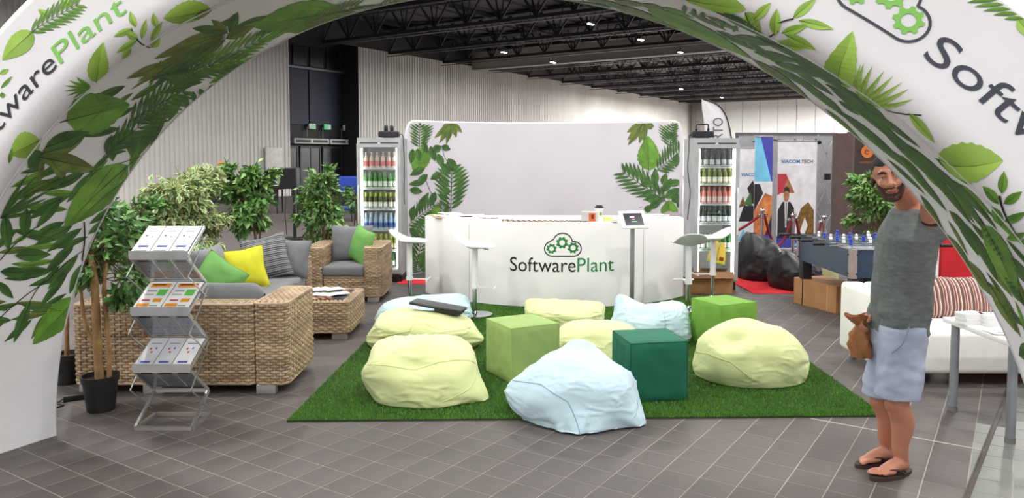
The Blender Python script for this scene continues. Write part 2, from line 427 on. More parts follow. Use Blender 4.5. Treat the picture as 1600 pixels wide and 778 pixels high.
# air curtains over the doors, exit signs
m_aw = M('air_curtain_white', (212,210,205), 0.5); m_slot = M('grille_dark', (50,50,52), 0.6)
for i, px in enumerate((486, 540)):
    k = (px-800)/FPX; base = HW0 + HP*(RW+.35); t = (-base.x + k*base.y)/(HD.x - k*HD.y)
    a = thing('air_curtain', 'long white air curtain over the dark doors, %s of the pair' % ('left one' if i == 0 else 'right one, nearer the fridge'), 'air curtain', hall(t, RW+.30, 2.42), HROT, 'air curtains over the doors')
    MB().rbox((0, 0, .13), (2.2, .34, .26), .03).build('case', m_aw, a)
    for sx in (-.55, .55): MB().box((sx, -.175, .13), (.92, .02, .13)).build('grille', m_slot, a, smooth=False)
m_sgn = M('exit_sign_green', (60,150,100), .4, emit=(70,160,110), estr=0.5); m_sw = M('exit_sign_white', (225,232,225), .4)
for i, px in enumerate((490, 514, 543)):
    k = (px-800)/FPX; base = HW0 + HP*(RW+.25); t = (-base.x + k*base.y)/(HD.x - k*HD.y)
    s_ = thing('exit_sign', ['small white and green exit sign above the left air curtain', 'green exit sign above the gap between the air curtains', 'small white and green exit sign above the right air curtain'][i], 'sign', hall(t, RW+.2, 3.15), HROT, 'exit signs above the doors')
    MB().rbox((0, 0, .13), (.42, .08, .26), .01).build('case', m_sgn if i == 1 else m_sw, s_)
    gm = MB()
    gm.box((.07, -.045, .13), (.2, .012, .18)).build('pictogram', m_sgn if i != 1 else m_sw, s_, smooth=False)
    MB().tube([(-.3, .02, .1), (-.3, .02, -.42)], .02, 6).build('conduit', m_frame, s_)

# back wall of tall white panels
wb = link('wall_back', None); tag(wb, kind='structure')
m_wp = M('white_wall_panel', (236,236,234), 0.55, var=0.03, scale=0.2)
pan = MB().box((0, 0, TRUSS_Z/2+.05), (1.66, .08, TRUSS_Z+.1)).mesh('panel', m_wp, smooth=False)
for k in range(22):
    o = link('panel', pan, wb); o.location = hall(TE-.2, 0.9+1.7*k, 0); o.rotation_euler = (0, 0, HROT+PI/2)
MB().add([hall(TE, -1, 0), hall(TE, 44, 0), hall(TE, 44, DECK_Z), hall(TE, -1, DECK_Z)], [(0, 1, 2, 3)]).build('backing', M('wall_backing', (110,110,110), .8), wb, smooth=False)
tag(MB().rbox((0, 0, 3.6), (1.0, 1.0, 7.2), .08).build('wall_pillar', M('pillar_grey', (150,146,140), .7), None, hall(TE-1.2, 1.0, 0), HROT), kind='structure')
# ------------------------------------------------------------------ leaf print motifs
PRINT = [[(176,214,96),(150,196,70)], [(122,172,62),(88,138,42)], [(82,128,54),(52,90,36)], [(124,140,60),(86,108,42)]]
m_pr = []
for i, (a, b2) in enumerate(PRINT):
    m_pr.append(M('leaf_print_%d_a' % i, a, 0.6, c2=b2, scale=9.0, island=.10)); m_pr.append(M('leaf_print_%d_b' % i, tuple(int(x*.86) for x in a), 0.6, c2=tuple(int(x*.86) for x in b2), scale=9.0, island=.10))
m_stem = M('leaf_print_stem', (28,40,20), 0.6)
def leaf_xy(kind, n):
    o = []
    for i in range(n+1):
        x = i/n
        if kind == 'L':
            w = (math.sin(PI*min(1, x**0.75))**0.8)*(1.0 - 0.12*x)
            if 0 < i < n: w *= 1.0 + (0.045 if i % 2 else -0.03)
        else: w = math.sin(PI*x**0.85)**0.95 if 0 < x < 1 else 0
        o.append((x, max(0.0, w)))
    return o
def blade(mb, fr, kind, n, ci, rib=True):
    """leaf in the unit frame fr(x along, y across), two tinted halves and a midrib"""
    o = leaf_xy(kind, n); m = 5 if kind == 'L' else 2; k = n+1
    for sg, mi in ((1, ci*2), (-1, ci*2+1)):
        v = [fr(x, sg*w*j/m) for j in range(m+1) for x, w in o]
        f = [(j*k+i, j*k+i+1, (j+1)*k+i+1, (j+1)*k+i) for j in range(m) for i in range(n)]
        mb.add(v, f if sg > 0 else [q[::-1] for q in f], mi)
def motif(line, surf, parent, lift, kw, bnd=(-99, 99, -99, 99)):
    t = line.split(); k, ci = t[0][0], int(t[0][1]); p0, q0, ax, aq, bx, bq = [float(x) for x in t[1:]]
    mb = MB()
    def S(p, q, dz=0.0): return surf(p, q, lift+dz)
    if k == 'S':
        l = math.hypot(ax, aq); nx, ny = -aq/l, ax/l; w = bx*kw; n = 5
        v = []
        for i in range(n+1):
            x = i/n; bow = 0.04*l*math.sin(PI*x)
            for sg in (-1, 1): v.append(S(p0+ax*x+nx*(bow+sg*w), q0+aq*x+ny*(bow+sg*w)))
        mb.add(v, [(2*i, 2*i+1, 2*i+3, 2*i+2) for i in range(n)], 8)
    else:
        def fr(x, y, dz=0.0): return S(p0+ax*x+bx*y, q0+aq*x+bq*y, dz)
        if k in 'LB':
            blade(mb, fr, k, 16 if k == 'L' else 8, ci)
            hw = 0.022 if k == 'L' else 0.05
            nn_ = 16; o = [(i/nn_, hw*(1-i/(nn_+1))) for i in range(nn_+1)]
            x0 = -0.10 if k == 'L' else 0.0
            v = [fr(x0 + x*(0.95-x0), sg*w, 0.0011) for x, w in o for sg in (-1, 1)]
            mb.add(v, [(2*i, 2*i+1, 2*i+3, 2*i+2) for i in range(nn_)], 8)
        elif k == 'F':
            n = 10
            v = [fr(i/8, sg*0.018, 0.0004) for i in range(9) for sg in (-1, 1)]
            mb.add(v, [(2*i, 2*i+1, 2*i+3, 2*i+2) for i in range(8)], 8)
            for i in range(n):
                x = 0.06 + 0.88*i/(n-1); ln = 0.35 + 0.65*math.sin(PI*min(1, 0.12+0.85*x))
                for sg in (-1, 1):
                    l2 = ln
                    for _ in range(12):
                        pp, qq = p0+ax*(x+.3*l2)+bx*sg*l2, q0+aq*(x+.3*l2)+bq*sg*l2
                        if bnd[0] < pp < bnd[1] and bnd[2] < qq < bnd[3]: break
                        l2 *= .8
                    dx, dy = 0.30*l2, sg*l2
                    hw = 0.046
                    blade(mb, (lambda a, b2, x=x, dx=dx, dy=dy, hw=hw: fr(x + dx*a + hw*b2, dy*a - hw*b2*0.3, 0.0002)), 'B', 5, ci)
        elif k == 'P':
            for i in range(7):
                a = -1.1 + 2.2*i/6
                c, s = math.cos(a), math.sin(a)
                blade(mb, (lambda x, y, c=c, s=s: fr(x*c - 0.09*y*s, x*s + 0.09*y*c)), 'B', 6, ci)
    return mb.build({'L': 'leaf_print', 'B': 'leaf_print', 'F': 'frond_print', 'P': 'frond_print', 'S': 'stem_print'}[k], m_pr + [m_stem], parent, smooth=False)

# ------------------------------------------------------------------ logo lettering
m_ink = M('ink_charcoal', (34,34,44), 0.5, var=.02); m_ink_green = M('ink_green', (24,130,58), 0.5, var=.02); m_ink_lime = M('ink_light_green', (136,205,92), 0.5, var=.02)
m_black_ink = M('ink_black', (16,16,18), 0.5, var=.02)
def cloud_outline():
    o = []
    def arc(cx, cy, r, a0, a1, n):
        for i in range(n+1):
            a = R_(a0+(a1-a0)*i/n); o.append((cx+r*math.cos(a), cy+r*math.sin(a)))
    for i in range(1, 12): o.append((.20 + .595*i/12, 0.0))
    arc(.795, .20, .20, -90, 98, 14); arc(.49, .36, .265, 8, 158, 14); arc(.20, .20, .20, 112, 270, 12)
    return o
def ring_strip(mb, out, w, fr, mi):
    n = len(out); v = []
    for i in range(n):
        a = Vector(out[i-1]); c = Vector(out[(i+1) % n]); t = (c-a).normalized(); nx = Vector((t.y, -t.x)); p = Vector(out[i])
        v += [fr(*(p - nx*w/2)), fr(*(p + nx*w/2))]
    mb.add(v, [(2*i, 2*i+1, (2*i+3) % (2*n), (2*i+2) % (2*n)) for i in range(n)], mi)
def gear(mb, cx, cy, r, fr, mi, rot=0.0):
    v = []; n = 8
    for k in range(n*6):
        a = rot + 2*PI*k/(n*6); ph = k % 6
        ro = r if ph in (0, 1, 2) else r*0.80
        if ph == 5: ro = r*.80
        v += [fr(cx+ro*math.cos(a), cy+ro*math.sin(a)), fr(cx+r*.47*math.cos(a), cy+r*.47*math.sin(a))]
    m = n*6
    mb.add(v, [(2*i, (2*i+2) % (2*m), (2*i+3) % (2*m), 2*i+1) for i in range(m)], mi)
def cloud_logo(fr, parent, ink, green):
    mb = MB(); ring_strip(mb, cloud_outline(), 0.030, fr, 0); mb.build('cloud_emblem', ink, parent, smooth=False)
    for (x, y, r, ro) in ((.19, .20, .140, .1), (.475, .365, .165, .3), (.775, .225, .155, .2)):
        mb = MB(); gear(mb, x, y, r, fr, 0, ro); mb.build('gear_emblem', green, parent, smooth=False)
def lettering(txt, size, sx, fr, parent, mat, name='lettering', weight=0.0):
    v, f = text2d(txt, size, sx, 5, weight); mb = MB(); mb.add([fr(x, y) for x, y in v], f)
    w = max(x for x, y in v); mb.build(name, mat, parent, smooth=False); return w

# ------------------------------------------------------------------ the printed arch
PSI = R_(17); AU = Vector((math.cos(PSI), -math.sin(PSI), 0)); AN = Vector((math.sin(PSI), math.cos(PSI), 0)); AP = Vector((-2.71, 4.6, 0))
AR = 2.65; QF = 0.65 + 0.15708; OUT = 0.46; QMAX = QF + OUT - 0.1
def arch_raw(p, q):
    th = p/AR; c, s = math.cos(th), math.sin(th); t = min(1, max(0, q/.65))
    u = 2.54 - 2.64*c + t*(.005-.12*c); z = 2.51*s + t*.01*s; d = .65*t
    phi = min(PI/2, max(0, (q-.65)/.1)); o = .1*(1-math.cos(phi)) + max(q-QF, 0); d += .1*math.sin(phi)
    u -= o*c; z += o*s
    return AP + AU*u - AN*d + Vector((0, 0, z))
def arch_surf(p, q, lift=0.0):
    q = min(QMAX-.004, max(0.006, q)); p = min(8.30, max(0.02, p))
    e = 2e-3; a = arch_raw(p, q); n = (arch_raw(p+e, q)-a).cross(arch_raw(p, q+e)-a)
    return a + n.normalized()*(-lift if n.dot(Vector((0, 4, 0.4)) - a) < 0 else lift) if False else a + n.normalized()*lift*ARCH_SIGN
_e = 2e-3; _a = arch_raw(4.16, .3); _n = (arch_raw(4.16+_e, .3)-_a).cross(arch_raw(4.16, .3+_e)-_a); ARCH_SIGN = 1.0 if _n.z < 0 else -1.0
arch = thing('printed_arch', 'big white fabric arch printed with green jungle leaves framing the booth', 'arch', AP)
arch.location = (0, 0, 0)
m_cloth = M('arch_white_fabric', (238,238,240), 0.6, var=.015, scale=3, bump=.04, bscale=250)
NP = 200
PT = PI*AR
MB().grid(lambda a, b_: arch_raw(a*PT, b_*.65), NP, 14).build('soffit', m_cloth, arch, ang=80)
MB().grid(lambda a, b_: arch_raw(a*PT, .65 + b_*(QMAX-.65)), NP, 44).build('front_face', m_cloth, arch, ang=80)
def outer(a, b_):
    th = a*PT/AR; c, s = math.cos(th), math.sin(th)
    r = .06; w = b_
    # round the outer edge and come back over the top to the rear face
    if w < .2: ph = w/.2*PI/2; o = OUT + r*math.sin(ph); d = .75 - r*(1-math.cos(ph))
    elif w < .8: o = OUT + r; d = .69 + (w-.2)/.6*(r-.69)
    else: ph = (w-.8)/.2*PI/2; o = OUT + r*math.cos(ph); d = r*(1-math.sin(ph))
    u = 2.545 - 2.76*c - o*c; z = 2.52*s + o*s
    return AP + AU*u - AN*d + Vector((0, 0, z))
MB().grid(outer, NP, 16).build('outer_skin', m_cloth, arch, ang=80)
def rear(a, b_):
    p = outer(a, 1.0); q = arch_raw(a*PT, 0); return p.lerp(q, b_)
MB().grid(rear, NP, 3).build('back_face', m_cloth, arch, ang=80)
for q, nm, rr in ((.652, 'seam_piping', .006), (0.0, 'hem_piping', .005)):
    MB().tube([arch_raw(PT*i/NP, q) for i in range(NP+1)], rr, 6).build(nm, M('arch_piping', (205,206,208), .6), arch)
for th in (0, PT):
    b = MB(); pts = [arch_raw(th, 0), arch_raw(th, .65), arch_raw(th, QMAX), outer(th/PT, .5), outer(th/PT, 1.0)]
    b.add([p + Vector((0, 0, .012)) for p in pts] + [p + Vector((0, 0, .001)) for p in pts], [(0,1,2,3,4), (5,6,7,8,9)] + [(i, (i+1) % 5, 5+(i+1) % 5, 5+i) for i in range(5)])
    b.build('foot_plate', M('foot_plate_dark', (40,40,42), .6), arch, smooth=False)
ARCH_PRINT = """
B2 2.41 0.444 -0.081 0.168 0.027 0.023
B2 0.848 0.33 0.04 0.197 0.028 0.006
B3 2.513 0.249 -0.112 0.052 0.013 0.015
B1 3.465 0.251 -0.22 -0.141 0.013 0.038
B2 2.201 0.12 -0.145 0.162 0.038 0.037
B2 1.374 0.04 -0.07 0.157 0.022 0.015
B2 1.372 0.226 0.099 0.287 0.034 0.007
B3 1.796 0.106 -0.158 0.072 0.017 0.019
B1 1.706 0.251 0.013 0.213 0.027 0.012
B2 1.812 0.357 -0.086 0.102 0.016 0.014
B1 1.434 0.395 -0.07 0.087 0.014 0.01
B1 1.881 0.474 -0.117 0.161 0.029 0.022
B2 2.95 0.341 -0.103 0.132 0.022 0.025
B2 0.953 0.317 -0.02 0.173 0.019 0.008
B2 1.292 0.1 -0.077 0.086 0.017 0.014
B2 1.967 0.413 -0.15 0.121 0.028 0.026
B2 0.97 0.042 -0.08 0.142 0.016 0.011
B2 2.412 0.484 -0.256 -0.087 0.007 0.019
B3 2.754 0.215 -0.071 0.11 0.015 0.016
B3 2.947 0.329 -0.18 -0.014 0.02 0.033
B2 1.156 0.19 0.04 0.226 0.024 0.007
B2 1.815 0.458 -0.152 0.148 0.032 0.027
B2 2.397 0.103 -0.11 0.044 0.017 0.021
B1 3.337 0.126 -0.295 -0.023 0.024 0.044
B2 0.851 0.047 0.114 0.285 0.035 0.002
B3 1.836 0.379 -0.128 0.16 0.031 0.025
B1 2.782 0.479 -0.236 -0.125 0.006 0.021
B2 2.766 0.168 -0.247 -0.005 0.024 0.04
B2 1.692 0.286 -0.121 0.196 0.031 0.023
B1 1.59 0.254 0.043 0.275 0.032 0.012
B3 1.777 0.025 -0.037 0.193 0.022 0.014
B2 2.386 0.323 -0.117 0.051 0.018 0.021
B3 2.771 0.425 -0.174 0.105 0.03 0.035
B2 1.687 0.326 -0.155 0.118 0.03 0.028
B1 1.964 0.202 -0.123 0.03 0.011 0.014
B3 0.927 0.165 0.031 0.178 0.017 0.004
B2 1.894 0.535 -0.032 0.102 0.016 0.01
B1 1.415 0.135 -0.091 0.09 0.012 0.011
B2 2.652 0.087 -0.041 0.205 0.031 0.028
B3 2.151 0.447 -0.173 0.041 0.02 0.025
B2 1.182 0.14 -0.125 0.079 0.013 0.013
B3 1.331 0.362 -0.012 0.168 0.024 0.011
B2 0.856 0.064 0.028 0.18 0.02 0.005
B2 2.545 0.494 -0.168 0.091 0.029 0.032
B2 3.259 0.472 -0.23 -0.02 0.018 0.031
B2 2.616 0.121 -0.104 0.155 0.025 0.026
B2 1.107 0.097 -0.044 0.192 0.026 0.014
B3 2.824 0.12 -0.116 0.025 0.017 0.026
B1 2.213 0.123 -0.349 -0.115 0.013 0.039
B1 0.961 0.412 -0.111 0.125 0.015 0.011
B2 2.208 0.206 -0.095 0.093 0.018 0.018
B1 1.205 0.29 0.029 0.14 0.019 0.005
B1 2.197 0.495 -0.175 0.04 0.022 0.027
B3 0.854 0.133 -0.002 0.209 0.021 0.007
B2 3.554 0.184 -0.056 0.196 0.032 0.043
B2 2.344 0.48 -0.216 0.013 0.021 0.03
B3 2.498 0.413 -0.141 0.025 0.012 0.016
B2 1.115 0.076 -0.227 0.117 0.02 0.022
B2 2.016 0.215 -0.171 0.042 0.013 0.017
B2 2.861 0.433 -0.24 0.006 0.018 0.027
B2 3.613 0.115 -0.295 -0.04 0.032 0.064
B2 1.878 0.388 -0.138 0.08 0.018 0.018
B2 3.33 0.347 -0.189 0.038 0.02 0.032
B2 1.471 0.478 -0.159 0.102 0.021 0.02
B2 2.212 0.288 -0.078 0.182 0.032 0.026
B2 2.796 0.346 -0.204 0.048 0.02 0.028
B1 1.336 0.196 -0.002 0.209 0.024 0.01
B2 3.282 0.185 -0.155 0.024 0.021 0.034
B2 2.599 0.323 -0.167 0.054 0.019 0.025
B2 2.933 0.378 -0.331 -0.1 0.024 0.05
B3 1.867 0.238 -0.126 0.046 0.011 0.013
B3 0.981 0.387 0.009 0.199 0.023 0.007
B1 3.309 0.258 -0.141 0.1 0.022 0.032
B2 0.837 0.37 -0.055 0.106 0.013 0.007
B2 1.121 0.278 0.018 0.164 0.021 0.006
B1 1.222 0.179 -0.009 0.214 0.021 0.009
B2 0.828 0.214 -0.119 0.132 0.02 0.016
B3 0.885 0.101 -0.192 0.094 0.022 0.025
B2 5.398 0.147 0.181 -0.067 -0.001 -0.054
B2 5.595 0.575 0.178 -0.009 0.003 -0.049
B3 6.69 0.142 0.187 -0.066 0.007 -0.022
B2 6.558 0.07 0.181 -0.057 0.011 -0.039
B2 6.354 0.085 0.207 0.046 0.008 -0.028
B3 5.318 0.219 0.19 0.035 -0.001 -0.061
B1 5.945 0.207 0.113 0.012 0.007 -0.047
B2 6.008 0.327 0.098 0.013 0.007 -0.039
B3 6.878 0.208 0.164 0.048 0.014 -0.032
B1 6.826 0.476 0.129 0.003 0.009 -0.023
B2 5.15 0.142 0.189 0.012 -0.005 -0.061
B2 5.83 0.523 0.19 -0.006 0.005 -0.035
B3 7.094 0.138 0.154 -0.002 0.01 -0.024
B3 6.487 0.402 0.196 -0.018 0.011 -0.035
B2 6.684 0.357 0.105 0.01 0.009 -0.024
B2 6.757 0.251 0.182 0.01 0.013 -0.033
B1 6.026 0.045 0.234 -0.049 0.007 -0.042
B3 6.942 0.155 0.191 0.038 0.009 -0.021
B2 5.585 0.382 0.116 -0.042 0.001 -0.051
B3 6.913 0.399 0.206 -0.077 0.007 -0.019
B2 5.79 0.352 0.192 -0.003 0.006 -0.053
B2 5.632 0.347 0.141 -0.016 0.003 -0.056
B2 5.326 0.464 0.17 -0.043 -0.002 -0.039
B2 5.719 0.195 0.202 0.011 0.005 -0.05
B1 7.056 0.26 0.213 -0.077 0.006 -0.017
B1 6.609 0.595 0.139 0.044 0.011 -0.028
B3 5.915 0.455 0.182 0.002 0.004 -0.028
B1 6.429 0.451 0.172 0.034 0.007 -0.022
B1 5.217 0.391 0.14 -0.005 -0.003 -0.046
B2 5.974 0.559 0.168 0.005 0.008 -0.042
B2 6.357 0.589 0.129 0.039 0.01 -0.031
B1 6.423 0.35 0.115 0.018 0.01 -0.035
B2 6.982 0.171 0.136 -0.036 0.007 -0.018
B3 6.63 0.244 0.12 -0.019 0.012 -0.037
B3 6.336 0.283 0.138 -0.015 0.007 -0.03
B1 6.482 0.576 0.154 0.014 0.009 -0.027
B3 5.401 0.532 0.139 -0.023 -0.001 -0.041
B2 6.737 0.55 0.141 0.023 0.008 -0.019
B2 6.708 0.399 0.119 0.006 0.008 -0.021
B2 5.452 0.335 0.176 -0.029 0 -0.058
L0 2.468 1.052 -0.204 0.018 -0.008 0.061
F1 2.449 1.061 0.281 -0.059 0.001 -0.067
B0 2.573 1.045 -0.026 0.074 0.017 0.003
B0 2.692 1.017 -0.031 0.06 0.018 0.007
B0 2.213 1.03 0.052 -0.019 -0.001 -0.013
B1 2.174 0.976 0.085 -0.005 0.002 -0.01
B1 2.145 0.955 0.028 -0.02 -0.006 -0.012
L0 2.545 0.659 0.203 0.122 0.025 -0.037
P1 2.511 0.665 -0.092 0.069 0.06 0.054
L0 2.099 0.661 -0.132 0.071 0.061 0.06
B1 1.913 0.712 0.092 0.027 0.002 -0.009
B0 2.923 0.757 0.017 0.072 0.017 -0.004
B0 2.896 0.699 0.096 0.063 0.007 -0.009
B0 2.998 0.711 0.039 0.057 0.015 -0.005
B0 2.905 0.758 -0.098 0.017 0.004 0.013
B0 2.887 0.712 -0.017 0.05 0.021 0.008
B0 2.879 0.708 -0.127 0.005 0.007 0.015
B0 2.917 0.668 0.127 0.05 -0 -0.015
B0 2.863 0.614 0.089 0.031 -0.016 -0.035
B0 2.821 0.69 -0.084 -0.018 0.006 0.018
S2 2.861 0.62 0.041 0.143 1.5 0
L0 3.253 0.65 -0.195 0.079 0.047 0.063
B2 2.442 0.583 -0.089 -0.117 -0.019 0.004
L2 2.009 0.591 -0.11 0.021 0.048 0.06
L1 2.247 0.61 0.157 -0.251 -0.151 -0.132
L1 3.563 0.076 -0.36 0.224 0.131 0.207
B1 2.97 -0.05 -0.32 0.09 0.05 0.058
B3 3.073 0.352 -0.555 0.09 0.024 0.035
B3 3.083 0.364 -0.5 0.093 0.028 0.041
B3 3.093 0.375 -0.314 0.148 0.04 0.052
B3 3.103 0.387 -0.185 0.13 0.037 0.047
B2 3.06 0.347 -0.592 -0.013 0.022 0.035
B3 3.052 0.329 -0.386 0.007 0.027 0.043
B2 3.111 0.404 -0.039 0.168 0.035 0.036
B3 3.098 0.363 0.078 0.2 0.032 0.017
B2 3.111 0.368 0.18 0.15 -0.006 -0.04
B3 3.052 0.329 0.164 -0.022 -0.034 -0.055
B3 3.14 0.644 0.13 0.005 -0.017 -0.028
B3 3.041 0.318 -0.252 -0.029 0.022 0.038
F2 2.637 0.416 0.26 -0.378 -0.111 -0.123
F1 2.695 0.2 0.431 -0.063 -0.086 -0.135
F2 2.542 0.23 0.275 -0.047 -0.074 -0.109
F2 2.266 0.272 0.304 -0.139 -0.129 -0.162
F2 1.983 0.247 0.438 -0.116 -0.097 -0.129
L1 2.501 0.187 -0.053 -0.131 -0.044 -0.016
B2 2.527 0.096 -0.129 -0.116 -0.005 0.017
B2 2.567 0.08 -0.107 -0.106 -0.006 0.015
B2 2.595 0.06 -0.061 -0.087 -0.015 0.005
B2 2.594 -0.006 0.053 -0.008 -0.017 -0.026
B2 2.148 0.302 -0.199 -0.138 -0.007 0.039
B2 2.217 0.214 -0.236 -0.153 -0.002 0.04
B2 2.314 0.113 -0.316 -0.084 0.02 0.048
B2 2.405 0.119 -0.337 -0.126 0.011 0.032
B2 2.469 0.082 -0.181 -0.054 0.012 0.028
B3 1.981 0.602 -0.092 -0.37 -0.069 -0.026
B3 2 0.599 0.091 -0.158 -0.058 -0.045
B3 1.972 0.577 -0.183 -0.079 0.002 0.018
B3 1.955 0.521 -0.151 -0.162 -0.022 0.011
B3 1.946 0.419 -0.095 -0.08 -0.012 0.017
B2 2.046 0.604 0.129 -0.165 -0.057 -0.049
S2 2.035 -0.05 -0.175 0.342 1.4 0
S2 1.86 0.292 -0.124 0.133 1.2 0
B2 1.865 0.287 -0.128 0.134 0.032 0.028
B2 1.879 0.219 -0.237 0.062 0.028 0.036
B2 1.899 0.143 -0.282 0.012 0.026 0.043
B2 1.668 0.326 -0.203 0.053 0.024 0.03
B2 1.614 0.487 -0.207 -0.068 0.007 0.035
B2 1.577 0.583 -0.254 -0.112 -0.001 0.032
B2 1.501 0.234 -0.098 0.145 0.03 0.023
B2 1.468 0.172 -0.121 0.173 0.037 0.028
B2 1.594 -0.05 -0.126 0.121 0.026 0.025
B2 1.502 -0.049 -0.11 0.096 0.025 0.025
B2 1.288 0.429 -0.018 -0.207 -0.046 -0.016
B2 1.443 0.104 -0.155 0.153 0.029 0.026
B2 1.19 0.475 -0.04 -0.176 -0.039 -0.01
B2 1.14 0.342 0.016 -0.15 -0.032 -0.015
B2 1.244 0.053 -0.223 0.116 0.027 0.03
B2 1.337 0.106 -0.216 0.117 0.027 0.029
B2 1.173 0.001 -0.209 0.023 0.019 0.033
B2 1.122 0.469 -0.129 -0.117 -0.018 0.012
B2 0.949 0.25 -0.259 0.041 0.019 0.03
B2 0.956 0.415 -0.034 -0.048 -0.018 0.004
B2 1.899 0.054 -0.192 -0.022 0.02 0.04
B2 2.025 -0.022 -0.322 -0.028 0.02 0.024
B2 1.357 -0.01 -0.179 -0.019 0.011 0.027
B2 1.292 -0.042 -0.058 0.02 0.013 0.017
L1 1.919 0.049 -0.456 0.17 0.103 0.127
B1 1.847 -0.018 -0.379 0.194 0.043 0.05
L1 0.922 -0.034 -0.268 0.212 0.079 0.074
B2 1.553 0.599 0.3 -0.063 -0.009 -0.011
B2 1.553 0.599 0.244 -0.145 -0.011 -0.011
B2 1.553 0.599 0.188 -0.182 -0.012 -0.01
B2 1.553 0.599 0.128 -0.193 -0.013 -0.009
B2 1.553 0.599 0.034 -0.185 -0.013 -0.007
B2 1.553 0.599 0.319 -0.007 -0.008 -0.011
S2 1.268 0.499 0.193 -0.104 1.6 0
S2 1.462 0.394 0.024 -0.022 1.6 0
S2 0.878 0.398 0.206 -0.211 1.6 0
S2 1.084 0.186 0.185 -0.148 1.4 0
S2 0.95 0.254 0.146 -0.049 1.2 0
S2 1.491 0.112 -0.284 -0.096 2 0
S2 1.207 0.016 -0.076 -0.049 2 0
F3 3.326 0.081 0.351 0.014 -0.069 -0.128
B3 3.61 -0.021 -0.284 0.101 0.036 0.064
F3 3.734 0 0.308 0.128 -0.054 -0.12
B0 5.566 0.719 0.023 0.08 0.015 -0.006
B0 5.654 0.696 -0.039 0.094 0.017 0.008
B0 5.676 0.785 0.027 0.092 0.015 -0.006
B0 5.67 0.719 0.06 0.069 0.011 -0.011
B0 5.696 0.787 0.109 0.029 0.005 -0.014
B0 5.683 0.722 0.117 0.005 0.002 -0.019
B0 5.529 0.731 0.094 -0.126 -0.012 -0.051
B0 5.668 0.647 0.103 0.071 0.006 -0.038
S2 5.632 0.6 0.025 0.12 1.6 0
S2 5.644 0.747 0.035 0.037 1.2 0
L0 5.312 0.672 0.215 0.071 0.005 -0.063
L0 5.947 0.572 -0.092 0.269 0.055 0.022
B0 6.039 0.558 -0.093 0.219 0.008 0.007
B0 6.039 0.558 -0.066 0.227 0.01 0.004
B0 6.039 0.558 -0.028 0.234 0.01 -0.001
B0 6.039 0.558 0.004 0.237 0.01 -0.004
B0 6.039 0.558 0.038 0.237 0.01 -0.006
B0 6.039 0.558 0.068 0.232 0.009 -0.008
B0 6.039 0.558 0.101 0.215 0.008 -0.011
B0 6.039 0.558 -0.098 0.21 0.008 0.009
S2 6.039 0.558 0.157 0.191 1.2 0
B0 6.164 0.727 0.133 -0.029 0.002 -0.02
L0 6.363 0.611 0.102 0.199 0.066 -0.071
B1 6.551 0.739 -0.059 0.052 0.009 0.01
B1 6.585 0.72 -0.009 0.068 0.015 -0.002
B1 6.647 0.661 -0.007 0.101 0.015 -0.005
B1 6.579 0.704 -0.078 0.003 -0.006 0.021
B1 6.732 0.56 -0.03 0.157 0.019 -0.017
B1 6.731 0.66 0.022 0.025 0.017 -0.016
B1 6.672 0.603 -0.09 0.057 0.014 -0.05
S2 6.71 0.66 -0.156 0.068 1.8 0
F1 6.206 1.172 -0.22 -0.008 -0.011 0.062
L0 6.181 1.152 0.063 -0.019 -0.002 -0.018
L1 5.141 0.228 0.503 -0.121 -0.009 -0.173
B2 5.309 0.565 0.007 -0.135 -0.011 -0.029
B2 5.345 0.568 0.009 -0.146 -0.011 -0.029
B2 5.381 0.572 0.011 -0.156 -0.012 -0.032
B2 5.427 0.565 0.001 -0.155 -0.011 -0.009
B2 5.47 0.578 0 -0.145 -0.011 -0.004
B2 5.518 0.583 -0.001 -0.125 -0.011 0.004
B2 5.524 0.387 0.147 0.165 0.005 -0.073
B2 5.627 0.275 0.159 0.251 0.009 -0.072
B2 5.721 0.28 0.175 0.242 0.01 -0.07
B2 5.435 0.669 0.216 -0.043 -0.001 -0.049
B2 5.645 0.581 0.333 0.031 0.005 -0.048
B2 5.741 0.513 0.303 0.023 0.006 -0.044
B2 5.776 0.574 0.353 -0.079 0.006 -0.048
B2 5.77 0.254 0.358 -0.098 0.007 -0.065
B2 5.915 0.448 0.314 0.019 0.008 -0.047
B2 5.952 0.418 0.372 -0.024 0.009 -0.047
B2 6.045 0.49 0.264 0.064 0.009 -0.038
B2 6.092 0.395 0.315 0.057 0.01 -0.044
B2 6.054 0.179 0.364 0.024 0.014 -0.068
B2 6.205 0.378 0.295 -0.004 0.012 -0.047
B2 6.245 0.431 0.343 -0.03 0.011 -0.04
B2 6.283 0.483 0.306 -0.005 0.011 -0.038
B2 6.367 0.498 0.249 0.015 0.01 -0.032
B2 6.383 0.405 0.314 -0.057 0.011 -0.038
B2 6.31 0.248 0.33 -0.04 0.013 -0.048
B2 6.439 0.481 0.309 -0.051 0.012 -0.039
B2 6.463 0.55 0.238 -0.013 0.01 -0.029
B3 5.644 0.107 0.309 -0.1 0.007 -0.092
B3 5.964 -0.05 0.254 0 0.012 -0.015
B3 6.215 -0.05 0.27 0 0.018 -0.018
B3 6.477 -0.05 0.202 0 0.025 -0.029
B3 6.614 -0.01 0.187 -0.015 0.029 -0.061
B3 6.775 -0.002 0.194 0.01 0.024 -0.058
B3 6.902 0.028 0.172 0.035 0.025 -0.063
B3 6.997 0.114 0.235 0.008 0.027 -0.063
B2 6.635 0.273 0.229 -0.088 0.015 -0.049
B2 6.696 0.296 0.285 -0.088 0.015 -0.046
B2 6.667 0.44 0.227 -0.068 0.012 -0.036
L1 6.68 0.462 0.372 -0.173 0.038 -0.117
B2 7.091 0.098 0.091 0.111 0.021 -0.039
B2 6.934 0.306 0.138 0.017 0.014 -0.033
B2 6.821 0.478 0.14 -0.014 0.018 -0.045
B3 4.725 -0.039 0.25 0.083 -0.01 -0.048
B3 4.951 0.101 0.274 -0.026 -0.01 -0.084
